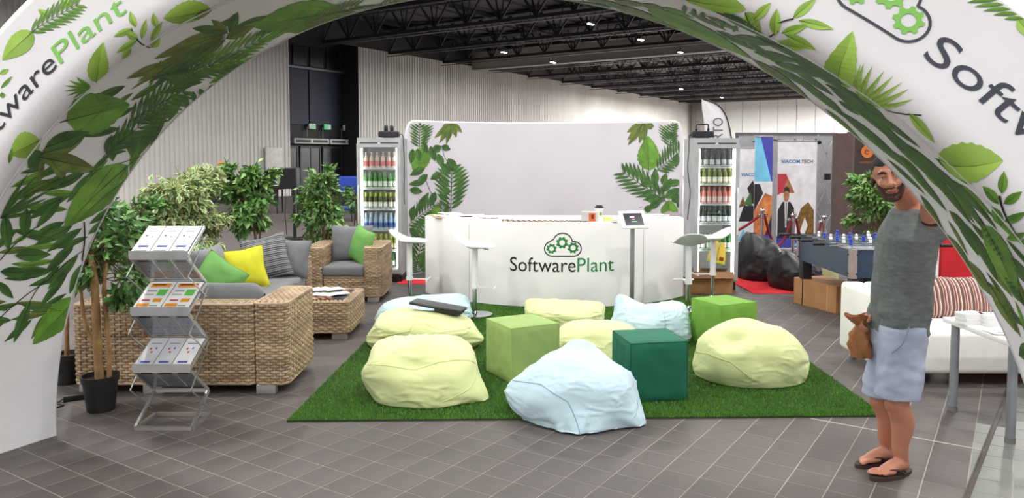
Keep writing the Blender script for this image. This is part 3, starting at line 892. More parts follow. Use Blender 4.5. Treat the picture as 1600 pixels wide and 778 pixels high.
B3 4.992 0.199 0.153 0.114 -0.006 -0.059
B3 5.064 -0.022 0.223 0.054 -0.006 -0.055
B3 5.116 0.299 0.115 0.065 -0.005 -0.057
"""

for i, ln in enumerate(ARCH_PRINT.strip().split('\n')):
    motif(ln, arch_surf, arch, 0.0014 + 0.000006*i, 0.0022)
# more of the same print where the arch passes above and beside the picture
rg = random.Random(5)
for i in range(46):
    p = rg.uniform(3.4, 5.2) if i < 16 else rg.uniform(7.2, 8.25) if i < 40 else rg.uniform(.1, .5)
    q = rg.uniform(.08, .6) if i % 3 else rg.uniform(.7, 1.0)
    if i >= 40: q = rg.uniform(.35, .62)
    a = rg.uniform(0, 6.28); l = rg.uniform(.15, .32); w = l*rg.uniform(.12, .25)
    k = 'FBLBB'[i % 5]; w = w*2.0 if k != 'B' else w
    motif('%s%d %f %f %f %f %f %f' % (k, 0 if q > .66 else 2, p, q, l*math.cos(a), l*math.sin(a)*.6, -w*math.sin(a), w*math.cos(a)*.6), arch_surf, arch, 0.0032+.000005*i, .0022)
def arch_face(p0, q0, flip=False):
    return lambda x, y: arch_surf(p0 + x*AR/2.9, q0 + y, 00.0036)
# lettering on both legs, and the emblem before the right one
def arch_text(p0, p1, p2, q0, dark, green):
    # 'Software' from p0 to p1, 'Plant' from p1 to p2, baseline q0
    for txt, a, c, mt in (('Software', p0, p1-.018, dark), ('Plant', p1, p2, green)):
        v, f = text2d(txt, 1.0, 1.0, 5); w = max(x for x, y in v); k = .098/.70
        mb = MB(); mb.add([arch_surf(a + x/w*(c-a), q0 + y*k, 0.0036) for x, y in v], f); mb.build('lettering', mt, arch, smooth=False)
arch_text(1.765, 2.500, 2.925, 0.832, m_ink, m_ink_lime)
arch_text(6.065, 6.80, 7.20, 0.893, M('ink_slate', (62,66,78), .5), m_ink_lime)
cloud_logo(lambda x, y: arch_surf(5.735 + x*.295, 0.895 + y*.30, 0.0036), arch, M('ink_slate', (62,66,78), .5), m_ink_lime)

# ------------------------------------------------------------------ curved fabric backdrop
BR, BX, BY, BH = 2.87, .462, 9.03, 2.235
SE = 2.17
def bd_raw(s, z, d=0.0):
    a = s/BR; return Vector((BX + (BR-d)*math.sin(a), BY + (BR-d)*math.cos(a), z))
def bd_surf(s, z, lift=0.0):
    s = min(SE-.01, max(-SE+.01, s)); z = min(BH-.01, max(.03, z)); return bd_raw(s, z, lift)
back = thing('fabric_backdrop', 'curved white fabric backdrop wall with printed leaves at both ends', 'backdrop', (0, 0, 0))
m_bd = M('backdrop_fabric', (216,212,220), .55, var=.012, scale=2)
def bd_outline(a, b_):
    s = -SE + 2*SE*a; r = .14; e = SE-abs(s)
    cut = 0.0 if e > r else r - math.sqrt(max(0, r*r-(r-e)**2))
    return s, .02 + (BH-.02-cut)*b_
MB().grid(lambda a, b_: bd_raw(*bd_outline(a, b_)), 140, 12).build('front_fabric', m_bd, back, ang=80)
MB().grid(lambda a, b_: bd_raw(*bd_outline(1-a, b_), -.05), 80, 6).build('rear_fabric', m_bd, back, ang=80)
ed = [bd_raw(*bd_outline(0, j/10), -.025) for j in range(11)] + [bd_raw(*bd_outline(i/80, 1), -.025) for i in range(1, 81)] + [bd_raw(*bd_outline(1, 1-j/10), -.025) for j in range(1, 11)]
MB().tube(ed, .026, 8).build('frame_tube', m_bd, back)
for s in (-1.7, -.6, .6, 1.7): MB().rbox(bd_raw(s, .015, -.02), (.3, .34, .03), .008).build('foot', M('foot_steel', (170,170,172), .4, .7), back)
BACKDROP_PRINT = """
F2 -1.969 1.849 0.015 0.41 0.242 0
B3 -1.42 2.236 -0.298 -0.233 -0.031 0.032
B3 -1.42 2.236 -0.213 -0.308 -0.041 0.022
B3 -1.42 2.236 -0.096 -0.326 -0.046 0.01
B3 -1.42 2.236 0.166 -0.141 -0.032 -0.032
B3 -1.42 2.236 0.072 -0.219 -0.045 -0.013
B3 -1.42 2.236 -0.169 -0.08 -0.021 0.038
B3 -1.42 2.236 -0.064 -0.192 -0.046 0.012
L1 -1.87 1.869 -0.18 -0.42 -0.155 0.047
B2 -2.079 1.848 -0.036 -0.223 -0.058 0.006
B2 -1.913 1.943 0.086 -0.168 -0.052 -0.02
B2 -1.783 1.888 0.084 -0.226 -0.06 -0.018
B2 -2.002 1.849 0.031 -0.186 -0.057 -0.007
B2 -1.741 1.813 0.15 0.077 0.034 -0.053
B2 -1.591 1.89 0.147 -0.056 -0.022 -0.046
B2 -1.655 1.776 0.084 -0.209 -0.059 -0.019
B2 -1.571 1.624 0.115 -0.154 -0.068 -0.042
B2 -1.486 1.71 0.125 -0.221 -0.073 -0.034
B2 -1.872 1.568 -0.267 -0.109 -0.029 0.049
B2 -1.83 1.474 -0.199 -0.166 -0.045 0.04
B2 -1.874 1.361 -0.289 -0.031 -0.008 0.048
B2 -2.141 1.255 0.222 -0.043 -0.013 -0.053
B2 -1.593 1.49 -0.194 -0.093 -0.03 0.049
B2 -1.636 1.414 0.169 -0.137 -0.046 -0.046
B2 -1.702 1.206 -0.088 -0.207 -0.059 0.021
B2 -1.447 1.2 -0.148 0.042 0.017 0.054
B2 -1.489 1.105 -0.17 0.062 0.022 0.052
B2 -2.076 1.01 -0.024 -0.214 -0.073 0.009
B2 -1.747 0.922 -0.132 -0.137 -0.049 0.037
B2 -2.01 0.933 0.2 0.276 0.055 -0.03
F2 -1.448 0.911 0.024 0.655 0.305 -0.014
F2 -2.192 0.727 0.488 0.289 0.144 -0.173
F2 -2.039 0.133 0.16 0.585 0.248 -0.065
F2 -1.952 -0.094 -0.086 0.369 0.218 0.019
F2 -1.662 0.775 0.108 0.255 0.15 -0.056
B2 -2.147 0.696 0.178 -0.162 -0.047 -0.036
B2 -1.836 0.659 -0.134 -0.2 -0.056 0.03
B2 -2.104 0.421 -0.047 -0.231 -0.065 0.014
B2 -1.882 0.339 -0.091 -0.259 -0.069 0.023
L1 -1.747 0.865 0.108 0.13 0.061 -0.041
S2 -1.703 1.092 -0.192 0.383 1.2 0
S2 -1.445 1.566 -0.146 0.287 1 0
B3 1.587 2.241 -0.28 -0.147 -0.026 0.044
B3 1.587 2.241 -0.269 -0.262 -0.038 0.035
B3 1.587 2.241 -0.258 -0.339 -0.043 0.03
B3 1.587 2.241 -0.077 -0.312 -0.051 0.013
B3 1.587 2.241 0.123 -0.107 -0.035 -0.035
B3 1.587 2.241 -0.169 -0.197 -0.041 0.032
B3 1.587 2.241 -0.007 -0.294 -0.053 0.003
B3 1.587 2.241 0.153 -0.07 -0.022 -0.044
L1 1.666 1.529 -0.016 0.512 0.183 0.002
F2 2.001 1.868 0.047 0.37 0.238 -0.031
F2 1.789 1.521 0.433 0.326 0.155 -0.165
F2 1.961 1.062 -0.718 0.444 0.136 0.192
B2 1.926 2.074 0.167 -0.077 -0.026 -0.048
B2 2.118 1.774 -0.018 -0.204 -0.061 0.005
B2 1.896 1.211 0.143 0.209 0.057 -0.031
B2 1.928 1.127 0.26 0.148 0.039 -0.056
B2 2.044 1.075 0.167 0.108 0.047 -0.058
B2 1.771 1.303 -0.003 0.265 0.06 0.001
B2 1.527 1.317 0.224 0.014 0.003 -0.05
B2 1.978 1.326 0.23 0.051 0.014 -0.053
B2 1.754 1.036 0.143 0.099 0.036 -0.044
B2 1.61 1.089 0.245 0.064 0.015 -0.054
B2 1.673 0.957 0.204 0.14 0.035 -0.044
B2 1.569 1.165 0.203 0.072 0.018 -0.046
B2 1.643 0.899 0.029 0.116 0.058 -0.012
B2 1.874 1.324 0.081 0.17 0.049 -0.019
B2 2.15 0.986 0.061 0.142 0.051 -0.016
L1 2.005 0.838 -0.004 0.263 0.146 0.006
S2 1.961 1.062 -0.21 0.259 1.2 0
"""

for i, ln in enumerate(BACKDROP_PRINT.strip().split('\n')):
    motif(ln, bd_surf, back, 0.004 + 0.00006*i, 0.003, (-2.15, 2.15, .05, 2.21))

# ------------------------------------------------------------------ curved reception counter
c1, c2, c3 = G(665, 459), G(862, 483), G(1067, 465)
def circ(a, b, c):
    ax, ay, bx, by, cx, cy = a.x, a.y, b.x, b.y, c.x, c.y
    d = 2*(ax*(by-cy)+bx*(cy-ay)+cx*(ay-by))
    ux = ((ax*ax+ay*ay)*(by-cy)+(bx*bx+by*by)*(cy-ay)+(cx*cx+cy*cy)*(ay-by))/d
    uy = ((ax*ax+ay*ay)*(cx-bx)+(bx*bx+by*by)*(ax-cx)+(cx*cx+cy*cy)*(bx-ax))/d
    return Vector((ux, uy, 0)), math.hypot(ax-ux, ay-uy)
CC, CR = circ(c1, c2, c3); CH = 0.985
ca0 = math.atan2(c1.x-CC.x, CC.y-c1.y); ca1 = math.atan2(c3.x-CC.x, CC.y-c3.y)
def ct(a, z, d=0.0): return Vector((CC.x + (CR+d)*math.sin(a), CC.y - (CR+d)*math.cos(a), z))
counter = thing('reception_counter', 'white curved reception counter with a green cloud logo on its front', 'counter')
m_ct = M('counter_white', (238,237,236), .45, var=.012, scale=2)
def ct_panel(a0, a1):
    b = MB(); n = 26
    prof = [(0.0, .022), (-.012, .012), (-.05, .012)]
    prof = [(-.04, .01), (0, .022), (0, CH-.014), (-.006, CH-.004), (-.04, CH)]
    return b.grid(lambda u, v: ct(a0+(a1-a0)*u, prof[int(round(v*4))][1], prof[int(round(v*4))][0]), n, 5)
s1 = math.atan2(G(764, 470).x-CC.x, CC.y-G(764, 470).y)
s1 = ca0 + (ca1-ca0)*0.235; s2 = ca0 + (ca1-ca0)*0.80
for a0, a1 in ((ca0, s1-.0012), (s1+.0012, s2-.0012), (s2+.0012, ca1)): ct_panel(a0, a1).build('front_panel', m_ct, counter, ang=60)
b = MB(); n = 60
arcp = [ct(ca0+(ca1-ca0)*i/n, 0, -.012) for i in range(n+1)]
yb = max(arcp[0].y, arcp[-1].y) + .12
poly = [(p.x, p.y) for p in arcp] + [(arcp[-1].x, yb), (arcp[0].x, yb)]
MB().prism(poly, CH-.03, CH-.001).build('top', m_ct, counter, smooth=False)
inner = [(ct(a, 0, -.03).x, ct(a, 0, -.03).y) for a in [ca0+(ca1-ca0)*i/n for i in range(n+1)]]
MB().prism(inner + [(inner[-1][0], yb-.03), (inner[0][0], yb-.03)], 0.012, CH-.03).build('carcass', M('counter_inner', (205,204,203), .6), counter, smooth=False)
def ct_fr(x, y): return ct(x/CR, y, .0025)
def ct_s(px, py_z):      # arc position under a photograph column
    best = min((abs(800 + FPX*ct(a, py_z).x/ct(a, py_z).y - px), a) for a in [ca0+(ca1-ca0)*i/2000 for i in range(2001)])
    return best[1]*CR
sL, sR = ct_s(797, .45), ct_s(960, .45); sM = ct_s(903, .45)
vA, fA = text2d('Software', 1.0, 1.0, 5); vB, fB = text2d('Plant', 1.0, 1.0, 5)
wA, wB = max(x for x, y in vA), max(x for x, y in vB); hh = max(y for x, y in vA)
kx = (sM-.02-sL)/wA; kx2 = (sR-sM)/wB; ky = .160/hh
zb = .425
mb = MB(); mb.add([ct_fr(sL + x*kx, zb + y*ky) for x, y in vA], fA); mb.build('lettering', m_black_ink, counter, smooth=False)
mb = MB(); mb.add([ct_fr(sM + x*kx2, zb + y*ky) for x, y in vB], fB); mb.build('lettering', m_ink_green, counter, smooth=False)
g0, g1 = ct_s(851, .7), ct_s(909, .7); cw = g1-g0
cloud_logo(lambda x, y: ct_fr(g0 + x*cw, .605 + y*cw), counter, m_black_ink, m_ink_green)
# ------------------------------------------------------------------ artificial lawn
lawn_c = [G(448, 656), G(1378, 645), G(1180, 470), G(640, 462)]
lawn_c = [Vector((-1.455, 4.87, 0)), Vector((2.46, 4.97, 0)), Vector((2.52, 9.35, 0)), Vector((-1.24, 9.45, 0))]
lawn = thing('lawn_carpet', 'rectangular bright green artificial grass carpet under the bean bags', 'grass carpet')
def lawn_pt(u, v): return lawn_c[0].lerp(lawn_c[1], u).lerp(lawn_c[3].lerp(lawn_c[2], u), v)
MB().prism([(p.x, p.y) for p in lawn_c], .0015, .012).build('backing', M('grass_backing', (40,58,22), .9), lawn, smooth=False)
rs = np.random.RandomState(3); NB = 230000
u = rs.rand(NB); v = rs.rand(NB)**1.25
C_ = [np.array(p) for p in lawn_c]
base = ((C_[0]*(1-u)[:, None] + C_[1]*u[:, None])*(1-v)[:, None] + (C_[3]*(1-u)[:, None] + C_[2]*u[:, None])*v[:, None])
ang = rs.rand(NB)*2*PI; hgt = .008 + .014*rs.rand(NB); wid = .0022 + .0022*rs.rand(NB)*(0.6+v)
lean = .012*rs.rand(NB); la = rs.rand(NB)*2*PI
dx = np.cos(ang)*wid; dy = np.sin(ang)*wid
vt = np.zeros((NB, 3, 3)); vt[:, 0] = base; vt[:, 1] = base; vt[:, 2] = base
vt[:, 0, 0] -= dx; vt[:, 0, 1] -= dy; vt[:, 1, 0] += dx; vt[:, 1, 1] += dy
vt[:, :2, 2] = .010; vt[:, 2, 2] = .010+hgt; vt[:, 2, 0] += lean*np.cos(la); vt[:, 2, 1] += lean*np.sin(la)
keep = (base[:, 0]-CC.x)**2 + (base[:, 1]-CC.y)**2 > (CR+.01)**2
vt = vt[keep]; NB = len(vt)
me = bpy.data.meshes.new('grass_blades'); me.vertices.add(NB*3); me.loops.add(NB*3); me.polygons.add(NB)
me.vertices.foreach_set('co', vt.ravel()); me.loops.foreach_set('vertex_index', np.arange(NB*3)); me.polygons.foreach_set('loop_start', np.arange(NB)*3)
me.update(calc_edges=True); me.materials.append(M('grass_blade', (92,146,46), .5, c2=(74,128,34), scale=1.2, island=.35))
tag(link('grass_blades', me, lawn), kind='stuff')

# ------------------------------------------------------------------ bean bags
m_lime = M('lime_canvas', (212,220,158), .75, var=.02, scale=3, bump=.10, bscale=180, sheen=.2)
m_sky = M('pale_blue_canvas', (190,216,226), .75, var=.02, scale=3, bump=.10, bscale=180, sheen=.2)
m_lseam = M('lime_seam', (205,216,140), .8); m_sseam = M('blue_seam', (150,176,190), .8)
def sdir(az, el): return Vector((math.cos(R_(el))*math.cos(R_(az)), math.cos(R_(el))*math.sin(R_(az)), math.sin(R_(el))))
def bean(label, loc, size, rz, seed, mat, smat, pulls, dents, seams=(), k=2.7, wr=.012, cat='bean bag', name='bean_bag', group='bean bags on the grass carpet', flat=.50, sub=5):
    w, d, h = size; off = Vector((seed*7.3, seed*3.1, seed*1.7))
    P_ = [(sdir(a, e), am, sh, gm) for (a, e, am, sh, gm) in pulls]; D_ = [(sdir(a, e), am, sh) for (a, e, am, sh) in dents]
    def shape(n):
        r = (abs(n.x)**k + abs(n.y)**k + abs(n.z)**k)**(-1.0/k)
        p = n*r
        z = p.z
        if z < -flat: z = -flat + (z+flat)*.08
        p = Vector((p.x*w/2, p.y*d/2, (z+flat)*h/(1+flat)))
        if n.z < -.2: p.x *= 1-.10*(-n.z-.2); p.y *= 1-.10*(-n.z-.2)
        fold = 0.0
        for q, am, sh, gm in P_:
            e = math.exp((n.dot(q)-1)*sh); p += Vector((q.x, q.y, q.z))*(am*e)
            if gm:
                t = n - q*n.dot(q); a1 = q.orthogonal().normalized(); b1 = q.cross(a1)
                ph = math.atan2(t.dot(b1), t.dot(a1)); e2 = math.exp((n.dot(q)-1)*sh*.45)*min(1, t.length*5)
                fold += gm*e2*(math.sin(ph*7+seed) + .5*math.sin(ph*12+2.1*seed))
        for q, am, sh in D_:
            p -= n*(am*math.exp((n.dot(q)-1)*sh))
        big = noise.noise(n*1.7 + off)*.030*h/.3
        # creases: sparse, long and mostly level, in patches
        wq = Vector((n.x*1.6 + .5*noise.noise(n*2+off), n.y*1.6, n.z*5.0 + .8*noise.noise(n*1.5-off))) + off
        rid = (1-abs(noise.noise(wq)))**10; pat = max(0, noise.noise(n*2.1 - off*1.3) + .25)
        wq2 = Vector((n.x*3.0 + n.z*2, n.y*3.0, n.z*9.0 + 1.2*noise.noise(n*2.5+off))) - off
        rid2 = (1-abs(noise.noise(wq2)))**12
        damp = 1.0 if n.z > -.45 else .25
        p += n*((big*.6 + wr*1.3*pat*(rid-.1) + wr*.9*pat*rid2 + fold)*damp)
        p.z = max(p.z, .002)
        return p
    bm = bmesh.new(); bmesh.ops.create_icosphere(bm, subdivisions=sub+1, radius=1.0)
    for vv in bm.verts: vv.co = shape(vv.co.normalized())
    zc = min(vv.co.z for vv in bm.verts)
    me = bpy.data.meshes.new('cover'); bm.to_mesh(me); bm.free(); me.materials.append(mat); me.polygons.foreach_set('use_smooth', [True]*len(me.polygons))
    t = thing(name, label, cat, loc, rz, group)
    link('cover', me, t).location = (0, 0, -zc)
    for pts in seams:
        path = [sdir(*p) for p in pts]; full = []
        for i in range(len(path)-1):
            for q in range(12): full.append(path[i].lerp(path[i+1], q/12).normalized())
        full.append(path[-1])
        MB().tube([shape(n)*1.0 + n*.001 + Vector((0, 0, -zc)) for n in full], .0035, 5).build('seam', smat, t)
    return t
LZ = .020
def on_lawn(x0, x1, ybot, dep):      # centre of a bag whose front foot stands at ybot
    ybot += 8; a, b = G(x0, ybot, LZ), G(x1, ybot, LZ); c = (a+b)/2; c.y += dep/2; c.x *= c.y/(c.y-dep/2)*.5+.5; return Vector((c.x, c.y, LZ)), (b.x-a.x)
c, w = on_lawn(568, 748, 630, .72)
bean('lime bean bag at the front left corner of the grass carpet', c, (w, .70, .385), R_(4), 1, m_lime, m_lseam, [(205, 8, .05, 14, .004), (-22, -24, .12, 16, .006), (160, 40, .05, 12, .004), (60, 35, .04, 10, .004), (-80, -28, .04, 10, .004)], [(-100, 38, .055, 30), (-50, 45, .03, 30)], [[(-150, 25), (-100, 30), (-50, 38), (-10, 20)], [(-70, -15), (-30, 5), (5, 30)]], wr=.016)
c, w = on_lawn(578, 742, 546, .70)
bean('lime bean bag carrying a black case, behind the front left one', c, (w, .64, .30), R_(-3), 2, m_lime, m_lseam, [(195, -10, .06, 14, .006), (-10, -5, .09, 16, .006), (150, 35, .06, 8, .004)], [(-40, 50, .05, 14), (-70, 30, .03, 30)], [[(-170, 0), (-130, 10), (-100, 25), (-95, 55)]], wr=.016)
c, w = on_lawn(582, 722, 508, .66)
bean('pale blue bean bag at the back left, behind two lime ones', c + Vector((.04, .1, 0)), (w*1.06, .62, .25), R_(8), 3, m_sky, m_sseam, [(200, -15, .05, 12, .004), (30, 38, .07, 10, .004), (-20, 0, .03, 10, .004)], [(-100, 60, .03, 20)], wr=.012)
c, w = on_lawn(822, 946, 512, .60)
bean('lime bean bag nearest the counter, with two raised corners', c, (w, .52, .25), R_(-2), 4, m_lime, m_lseam, [(165, 40, .08, 14, .004), (10, 35, .07, 16, .006), (-110, 20, .02, 10, .004)], [(-80, 62, .05, 10)], [[(-170, 10), (-100, 12), (-20, 14)]], wr=.014)
c, w = on_lawn(868, 1008, 563, .66)
bean('low lime bean bag between the light and the dark green cubes', c + Vector((0, .03, 0)), (w*1.02, .62, .28), R_(5), 5, m_lime, m_lseam, [(195, 0, .05, 12, .005), (-90, -10, .04, 10, .005)], [(-110, 30, .03, 30)], wr=.014)
c, w = on_lawn(960, 1082, 535, .60)
bean('pale blue bean bag behind the dark green cube, beside the tablet stand', c + Vector((0, .02, 0)), (w, .54, .345), R_(3), 6, m_sky, m_sseam, [(140, 48, .12, 26, .008), (20, 35, .07, 12, .004), (-5, -20, .03, 10, .003)], [(-120, 45, .05, 24), (80, 70, .04, 14)], [[(-80, -20), (-78, 10), (-75, 40)], [(-160, -2), (-100, -8), (-20, -2)]], wr=.020)
c, w = on_lawn(1090, 1258, 604, .72)
bean('big round lime bean bag at the right side of the grass carpet', c + Vector((.04, .03, 0)), (w, .70, .43), R_(-4), 7, m_lime, m_lseam, [(170, -20, .05, 10, .005), (-5, 0, .05, 12, .006), (-20, -30, .04, 14, .004)], [(-130, 40, .06, 40), (-115, 50, .04, 40)], [[(165, 5), (-150, 15), (-120, 10), (-100, -10)]], k=2.3, wr=.014)
c, w = on_lawn(794, 1002, 655, .60)
cb = c.copy(); cb.y = G(900, 680).y + .34
bean('large pale blue bean bag slumped over the front edge of the grass', Vector((cb.x+.03, cb.y, .012)), (w*.90, .64, .40), R_(-12), 8, m_sky, m_sseam, [(-12, -28, .13, 12, .006), (188, 5, .10, 8, .004), (-88, -38, .10, 14, .008), (95, 55, .10, 10, .003), (-140, -20, .03, 10, .004)], [(-75, 5, .02, 18)], [[(-165, 20), (-125, 28), (-95, 12), (-82, -20), (-80, -40)], [(-30, -10), (-10, 5)]], k=2.15, wr=.013)

# ------------------------------------------------------------------ cube stools
def cube(label, loc, s, rz, c, cs):
    t = thing('cube_pouf', label, 'pouf', loc, rz, 'fabric cube poufs')
    b = MB(); h = s/2; n = 18
    faces = [((1,0,0),(0,1,0),(0,0,1)), ((-1,0,0),(0,-1,0),(0,0,1)), ((0,1,0),(-1,0,0),(0,0,1)), ((0,-1,0),(1,0,0),(0,0,1)), ((0,0,1),(1,0,0),(0,1,0)), ((0,0,-1),(-1,0,0),(0,1,0))]
    for nn, uu, vv_ in faces:
        nn, uu, vv_ = Vector(nn), Vector(uu), Vector(vv_)
        def fn(a, b_):
            x, y = a*2-1, b_*2-1
            p = nn*h + uu*(x*h) + vv_*(y*h)
            bul = (1-x*x)*(1-y*y)
            e = .006*noise.noise(p*9 + nn*3 + Vector((s*40, 0, 0))) + .004*noise.noise(p*22 + nn)
            q = p + nn*((.006 + e)*min(1, bul*4))
            # soften the edges
            m = Vector((max(-h+.012, min(h-.012, q.x)), max(-h+.012, min(h-.012, q.y)), max(-h+.012, min(h-.012, q.z))))
            dd = q-m
            if dd.length > .012 and (abs(x) > .9 or abs(y) > .9): q = m + dd.normalized()*.012
            return q + Vector((0, 0, h))
        b.grid(fn, n, n)
    b.build('cover', c, t, ang=50)
    e = h-.004
    pr = MB()
    for z in (.004+.006, s-.004):
        pr.tube([(-e, -e, z), (e, -e, z), (e, e, z), (-e, e, z), (-e, -e, z)], .004, 5)
    for x in (-e, e):
        for y in (-e, e): pr.tube([(x, y, .006), (x, y, s-.006)], .004, 5)
    pr.build('piping', cs, t)
    return t
m_lg = M('light_green_fabric', (150,178,104), .8, var=.03, bump=.06, bscale=200); m_dg = M('dark_green_fabric', (20,104,78), .8, var=.04, bump=.08, bscale=260); m_mg = M('grass_green_fabric', (112,160,58), .8, var=.03, bump=.06, bscale=200)
p = G(803, 603, 0); cube('light green fabric cube left of the dark green one', (p.x+.065, p.y+.28, LZ*.6), .425, R_(28), m_lg, M('light_green_piping', (150,182,98), .8))
p = G(989, 633, 0); cube('dark green fabric cube behind the large pale blue bean bag', (p.x+.150, p.y+.24, LZ*.6), .42, R_(10), m_dg, M('dark_green_piping', (16,80,58), .8))
p = G(1087, 536, 0); cube('grass green fabric cube at the back right of the carpet', (p.x+.225, p.y-.097, LZ*.6), .41, R_(25), m_mg, M('grass_green_piping', (112,164,52), .8))

# black soft case lying on a lime bean bag
pc = A(690, 506, 6.95)
cs = thing('soft_case', 'black padded case lying on the lime bean bag at the left', 'case', (pc.x-.03, pc.y, .325), R_(-14))
mk = M('black_nylon', (28,28,30), .45, bump=.1, bscale=150)
b = MB()
def csf(u, v_):
    a = u*2*PI; r = 1-.5*0
    return None
MB().rbox((0, 0, .035), (.50, .20, .028), .012, 3, Matrix.Rotation(R_(7), 3, 'Y')).build('shell', mk, cs)
MB().rbox((.11, -.01, .004), (.25, .17, .05), .02, 3, Matrix.Rotation(R_(7), 3, 'Y')).build('pouch', mk, cs)
MB().tube(smoothed([(-.24, -.06, .07), (-.10, -.105, .052), (.05, -.105, .035), (.22, -.08, .016)], 6), .004, 5).build('zip', M('zip_grey', (70,70,74), .4, .4), cs)

# ------------------------------------------------------------------ bar stools
m_pl = M('white_plastic', (240,240,238), .35, var=.01); m_ch = M('chrome', (215,215,218), .12, 1.0, var=.02); m_wm = M('white_metal', (235,235,234), .35, var=.01)
def bar_stool(label, base, rz, seat_h=.76):
    t = thing('bar_stool', label, 'stool', base, rz, 'white bar stools at the counter')
    MB().lathe([(.0, 0), (.19, 0), (.192, .006), (.17, .014), (.04, .022), (.03, .04), (.0, .04)], 28).build('base_plate', m_ch, t)
    MB().tube([(0, 0, .03), (0, 0, .34)], .024, 14).build('lower_post', m_ch, t)
    MB().tube([(0, 0, .30), (0, 0, seat_h-.03)], .034, 14).build('upper_post', m_wm, t)
    b = MB()
    def seat(a, r):
        an = a*2*PI; c, s_ = math.cos(an), math.sin(an)
        c = abs(c)**.75*(1 if c > 0 else -1); s_ = abs(s_)**.75*(1 if s_ > 0 else -1); x = r*c*(.215 if c > 0 else .20); y = r*s_*.19
        up = .17*max(0, -x/.21-.15)**1.5 + .035*max(0, x/.23)**3*0 - .012*max(0, x/.23)**2 + .012*(abs(y)/.2)**2.2
        return Vector((x - .05*max(0, -x/.21-.4), y, seat_h - .02 + up))
    b.grid(lambda a, v_: seat(a, v_), 36, 8, wrap=True)
    b.grid(lambda a, v_: seat(a, v_) - Vector((0, 0, .012 + .03*(1-v_))), 36, 8, wrap=True)
    b.grid(lambda a, v_: seat(a, 1.0) - Vector((0, 0, .012*v_)), 36, 2, wrap=True)
    b.build('seat_shell', m_pl, t, ang=60)
    MB().box((.13, 0, .30), (.20, .022, .014)).tube([(.22, -.12, .30), (.225, 0, .30), (.22, .12, .30)], .010, 8).tube([(0, 0, .285), (0, 0, .325)], .040, 14).build('footrest', m_wm, t)
    MB().tube([(.06, -.05, seat_h-.035), (.17, -.13, seat_h-.05)], .006, 6).build('lever', m_ch, t)
    return t
p = G(742, 491, LZ); bar_stool('white bar stool in front of the left part of the counter', (p.x, p.y, LZ), R_(-8), .77)
p = G(643, 474, LZ); bar_stool('white bar stool at the left end of the counter, beside the fridge', (p.x-.02, p.y, LZ*.5), R_(-5), .77)
p = G(1075, 483, LZ); bar_stool('white bar stool at the right end of the counter, seen from its back', (p.x, p.y, LZ), R_(92), .77)
p = G(1113, 466, 0); bar_stool('white bar stool behind another one, in front of the right fridge', (p.x, p.y, 0), R_(185), .77)

# ------------------------------------------------------------------ tablet on its floor stand
p = G(984, 492, LZ)
ts = thing('tablet_stand', 'white framed tablet on a slim grey floor stand before the counter', 'tablet stand', (p.x+.02, p.y, LZ), R_(14))
m_gs = M('grey_steel', (158,158,160), .35, .8)
MB().rbox((0, 0, .006), (.30, .30, .012), .004).build('base_plate', m_gs, ts)
MB().rbox((0, 0, .49), (.045, .03, .96), .006).build('post', m_gs, ts)
tl = Matrix.Rotation(R_(38), 3, 'X') @ Matrix.Identity(3)
fr_ = MB().rbox((0, -.02, 1.03), (.30, .225, .018), .012, 3, Matrix.Rotation(R_(52), 3, 'X')).build('tablet_frame', m_wm, ts)
tl = Matrix.Rotation(R_(52), 3, 'X'); off = Vector((0, -.02, 1.03))
def scr(x, y, z): return off + tl @ Vector((x, y, z))
MB().add([scr(-.105, -.078, .0098), scr(.105, -.078, .0098), scr(.105, .078, .0098), scr(-.105, .078, .0098)], [(0, 1, 2, 3)]).build('screen', M('tablet_screen', (14,16,26), .15, emit=(20,26,44), estr=.4), fr_, smooth=False)
for (x, y, w_, h_, cc) in ((-.01, .03, .05, .014, (210,220,235)), (0, .0, .03, .010, (190,70,60)), (.005, -.03, .06, .012, (60,170,110))):
    MB().add([scr(x-w_/2, y-h_/2, .0104), scr(x+w_/2, y-h_/2, .0104), scr(x+w_/2, y+h_/2, .0104), scr(x-w_/2, y+h_/2, .0104)], [(0, 1, 2, 3)]).build('screen_text', M('screen_ink_%d' % cc[0], cc, .3, emit=cc, estr=.5), fr_, smooth=False)
MB().tube([(.12, .10, 1.15), (.16, .12, 1.16)], .006, 6).build('lock', m_gs, ts)

# ------------------------------------------------------------------ things on the counter
m_paper = M('white_paper', (240,240,240), .6, var=.01); m_cream = M('kraft_card', (190,160,120), .7); m_grey_p = M('grey_print', (150,156,164), .6); m_dkcard = M('dark_card', (58,50,46), .6)
rg = random.Random(11)
def leaflet(name, label, cat, loc, rz, w, d, mat, h=.004, group=None, prints=()):
    t = thing(name, label, cat, loc, rz, group)
    MB().box((0, 0, h/2), (w, d, h)).build('sheet', mat, t, smooth=False)
    for (x, y, a, b_, mm) in prints: MB().box((x*w, y*d, h+.0006), (a*w, b_*d, .001)).build('print', mm, t, smooth=False)
    return t
tz = CH
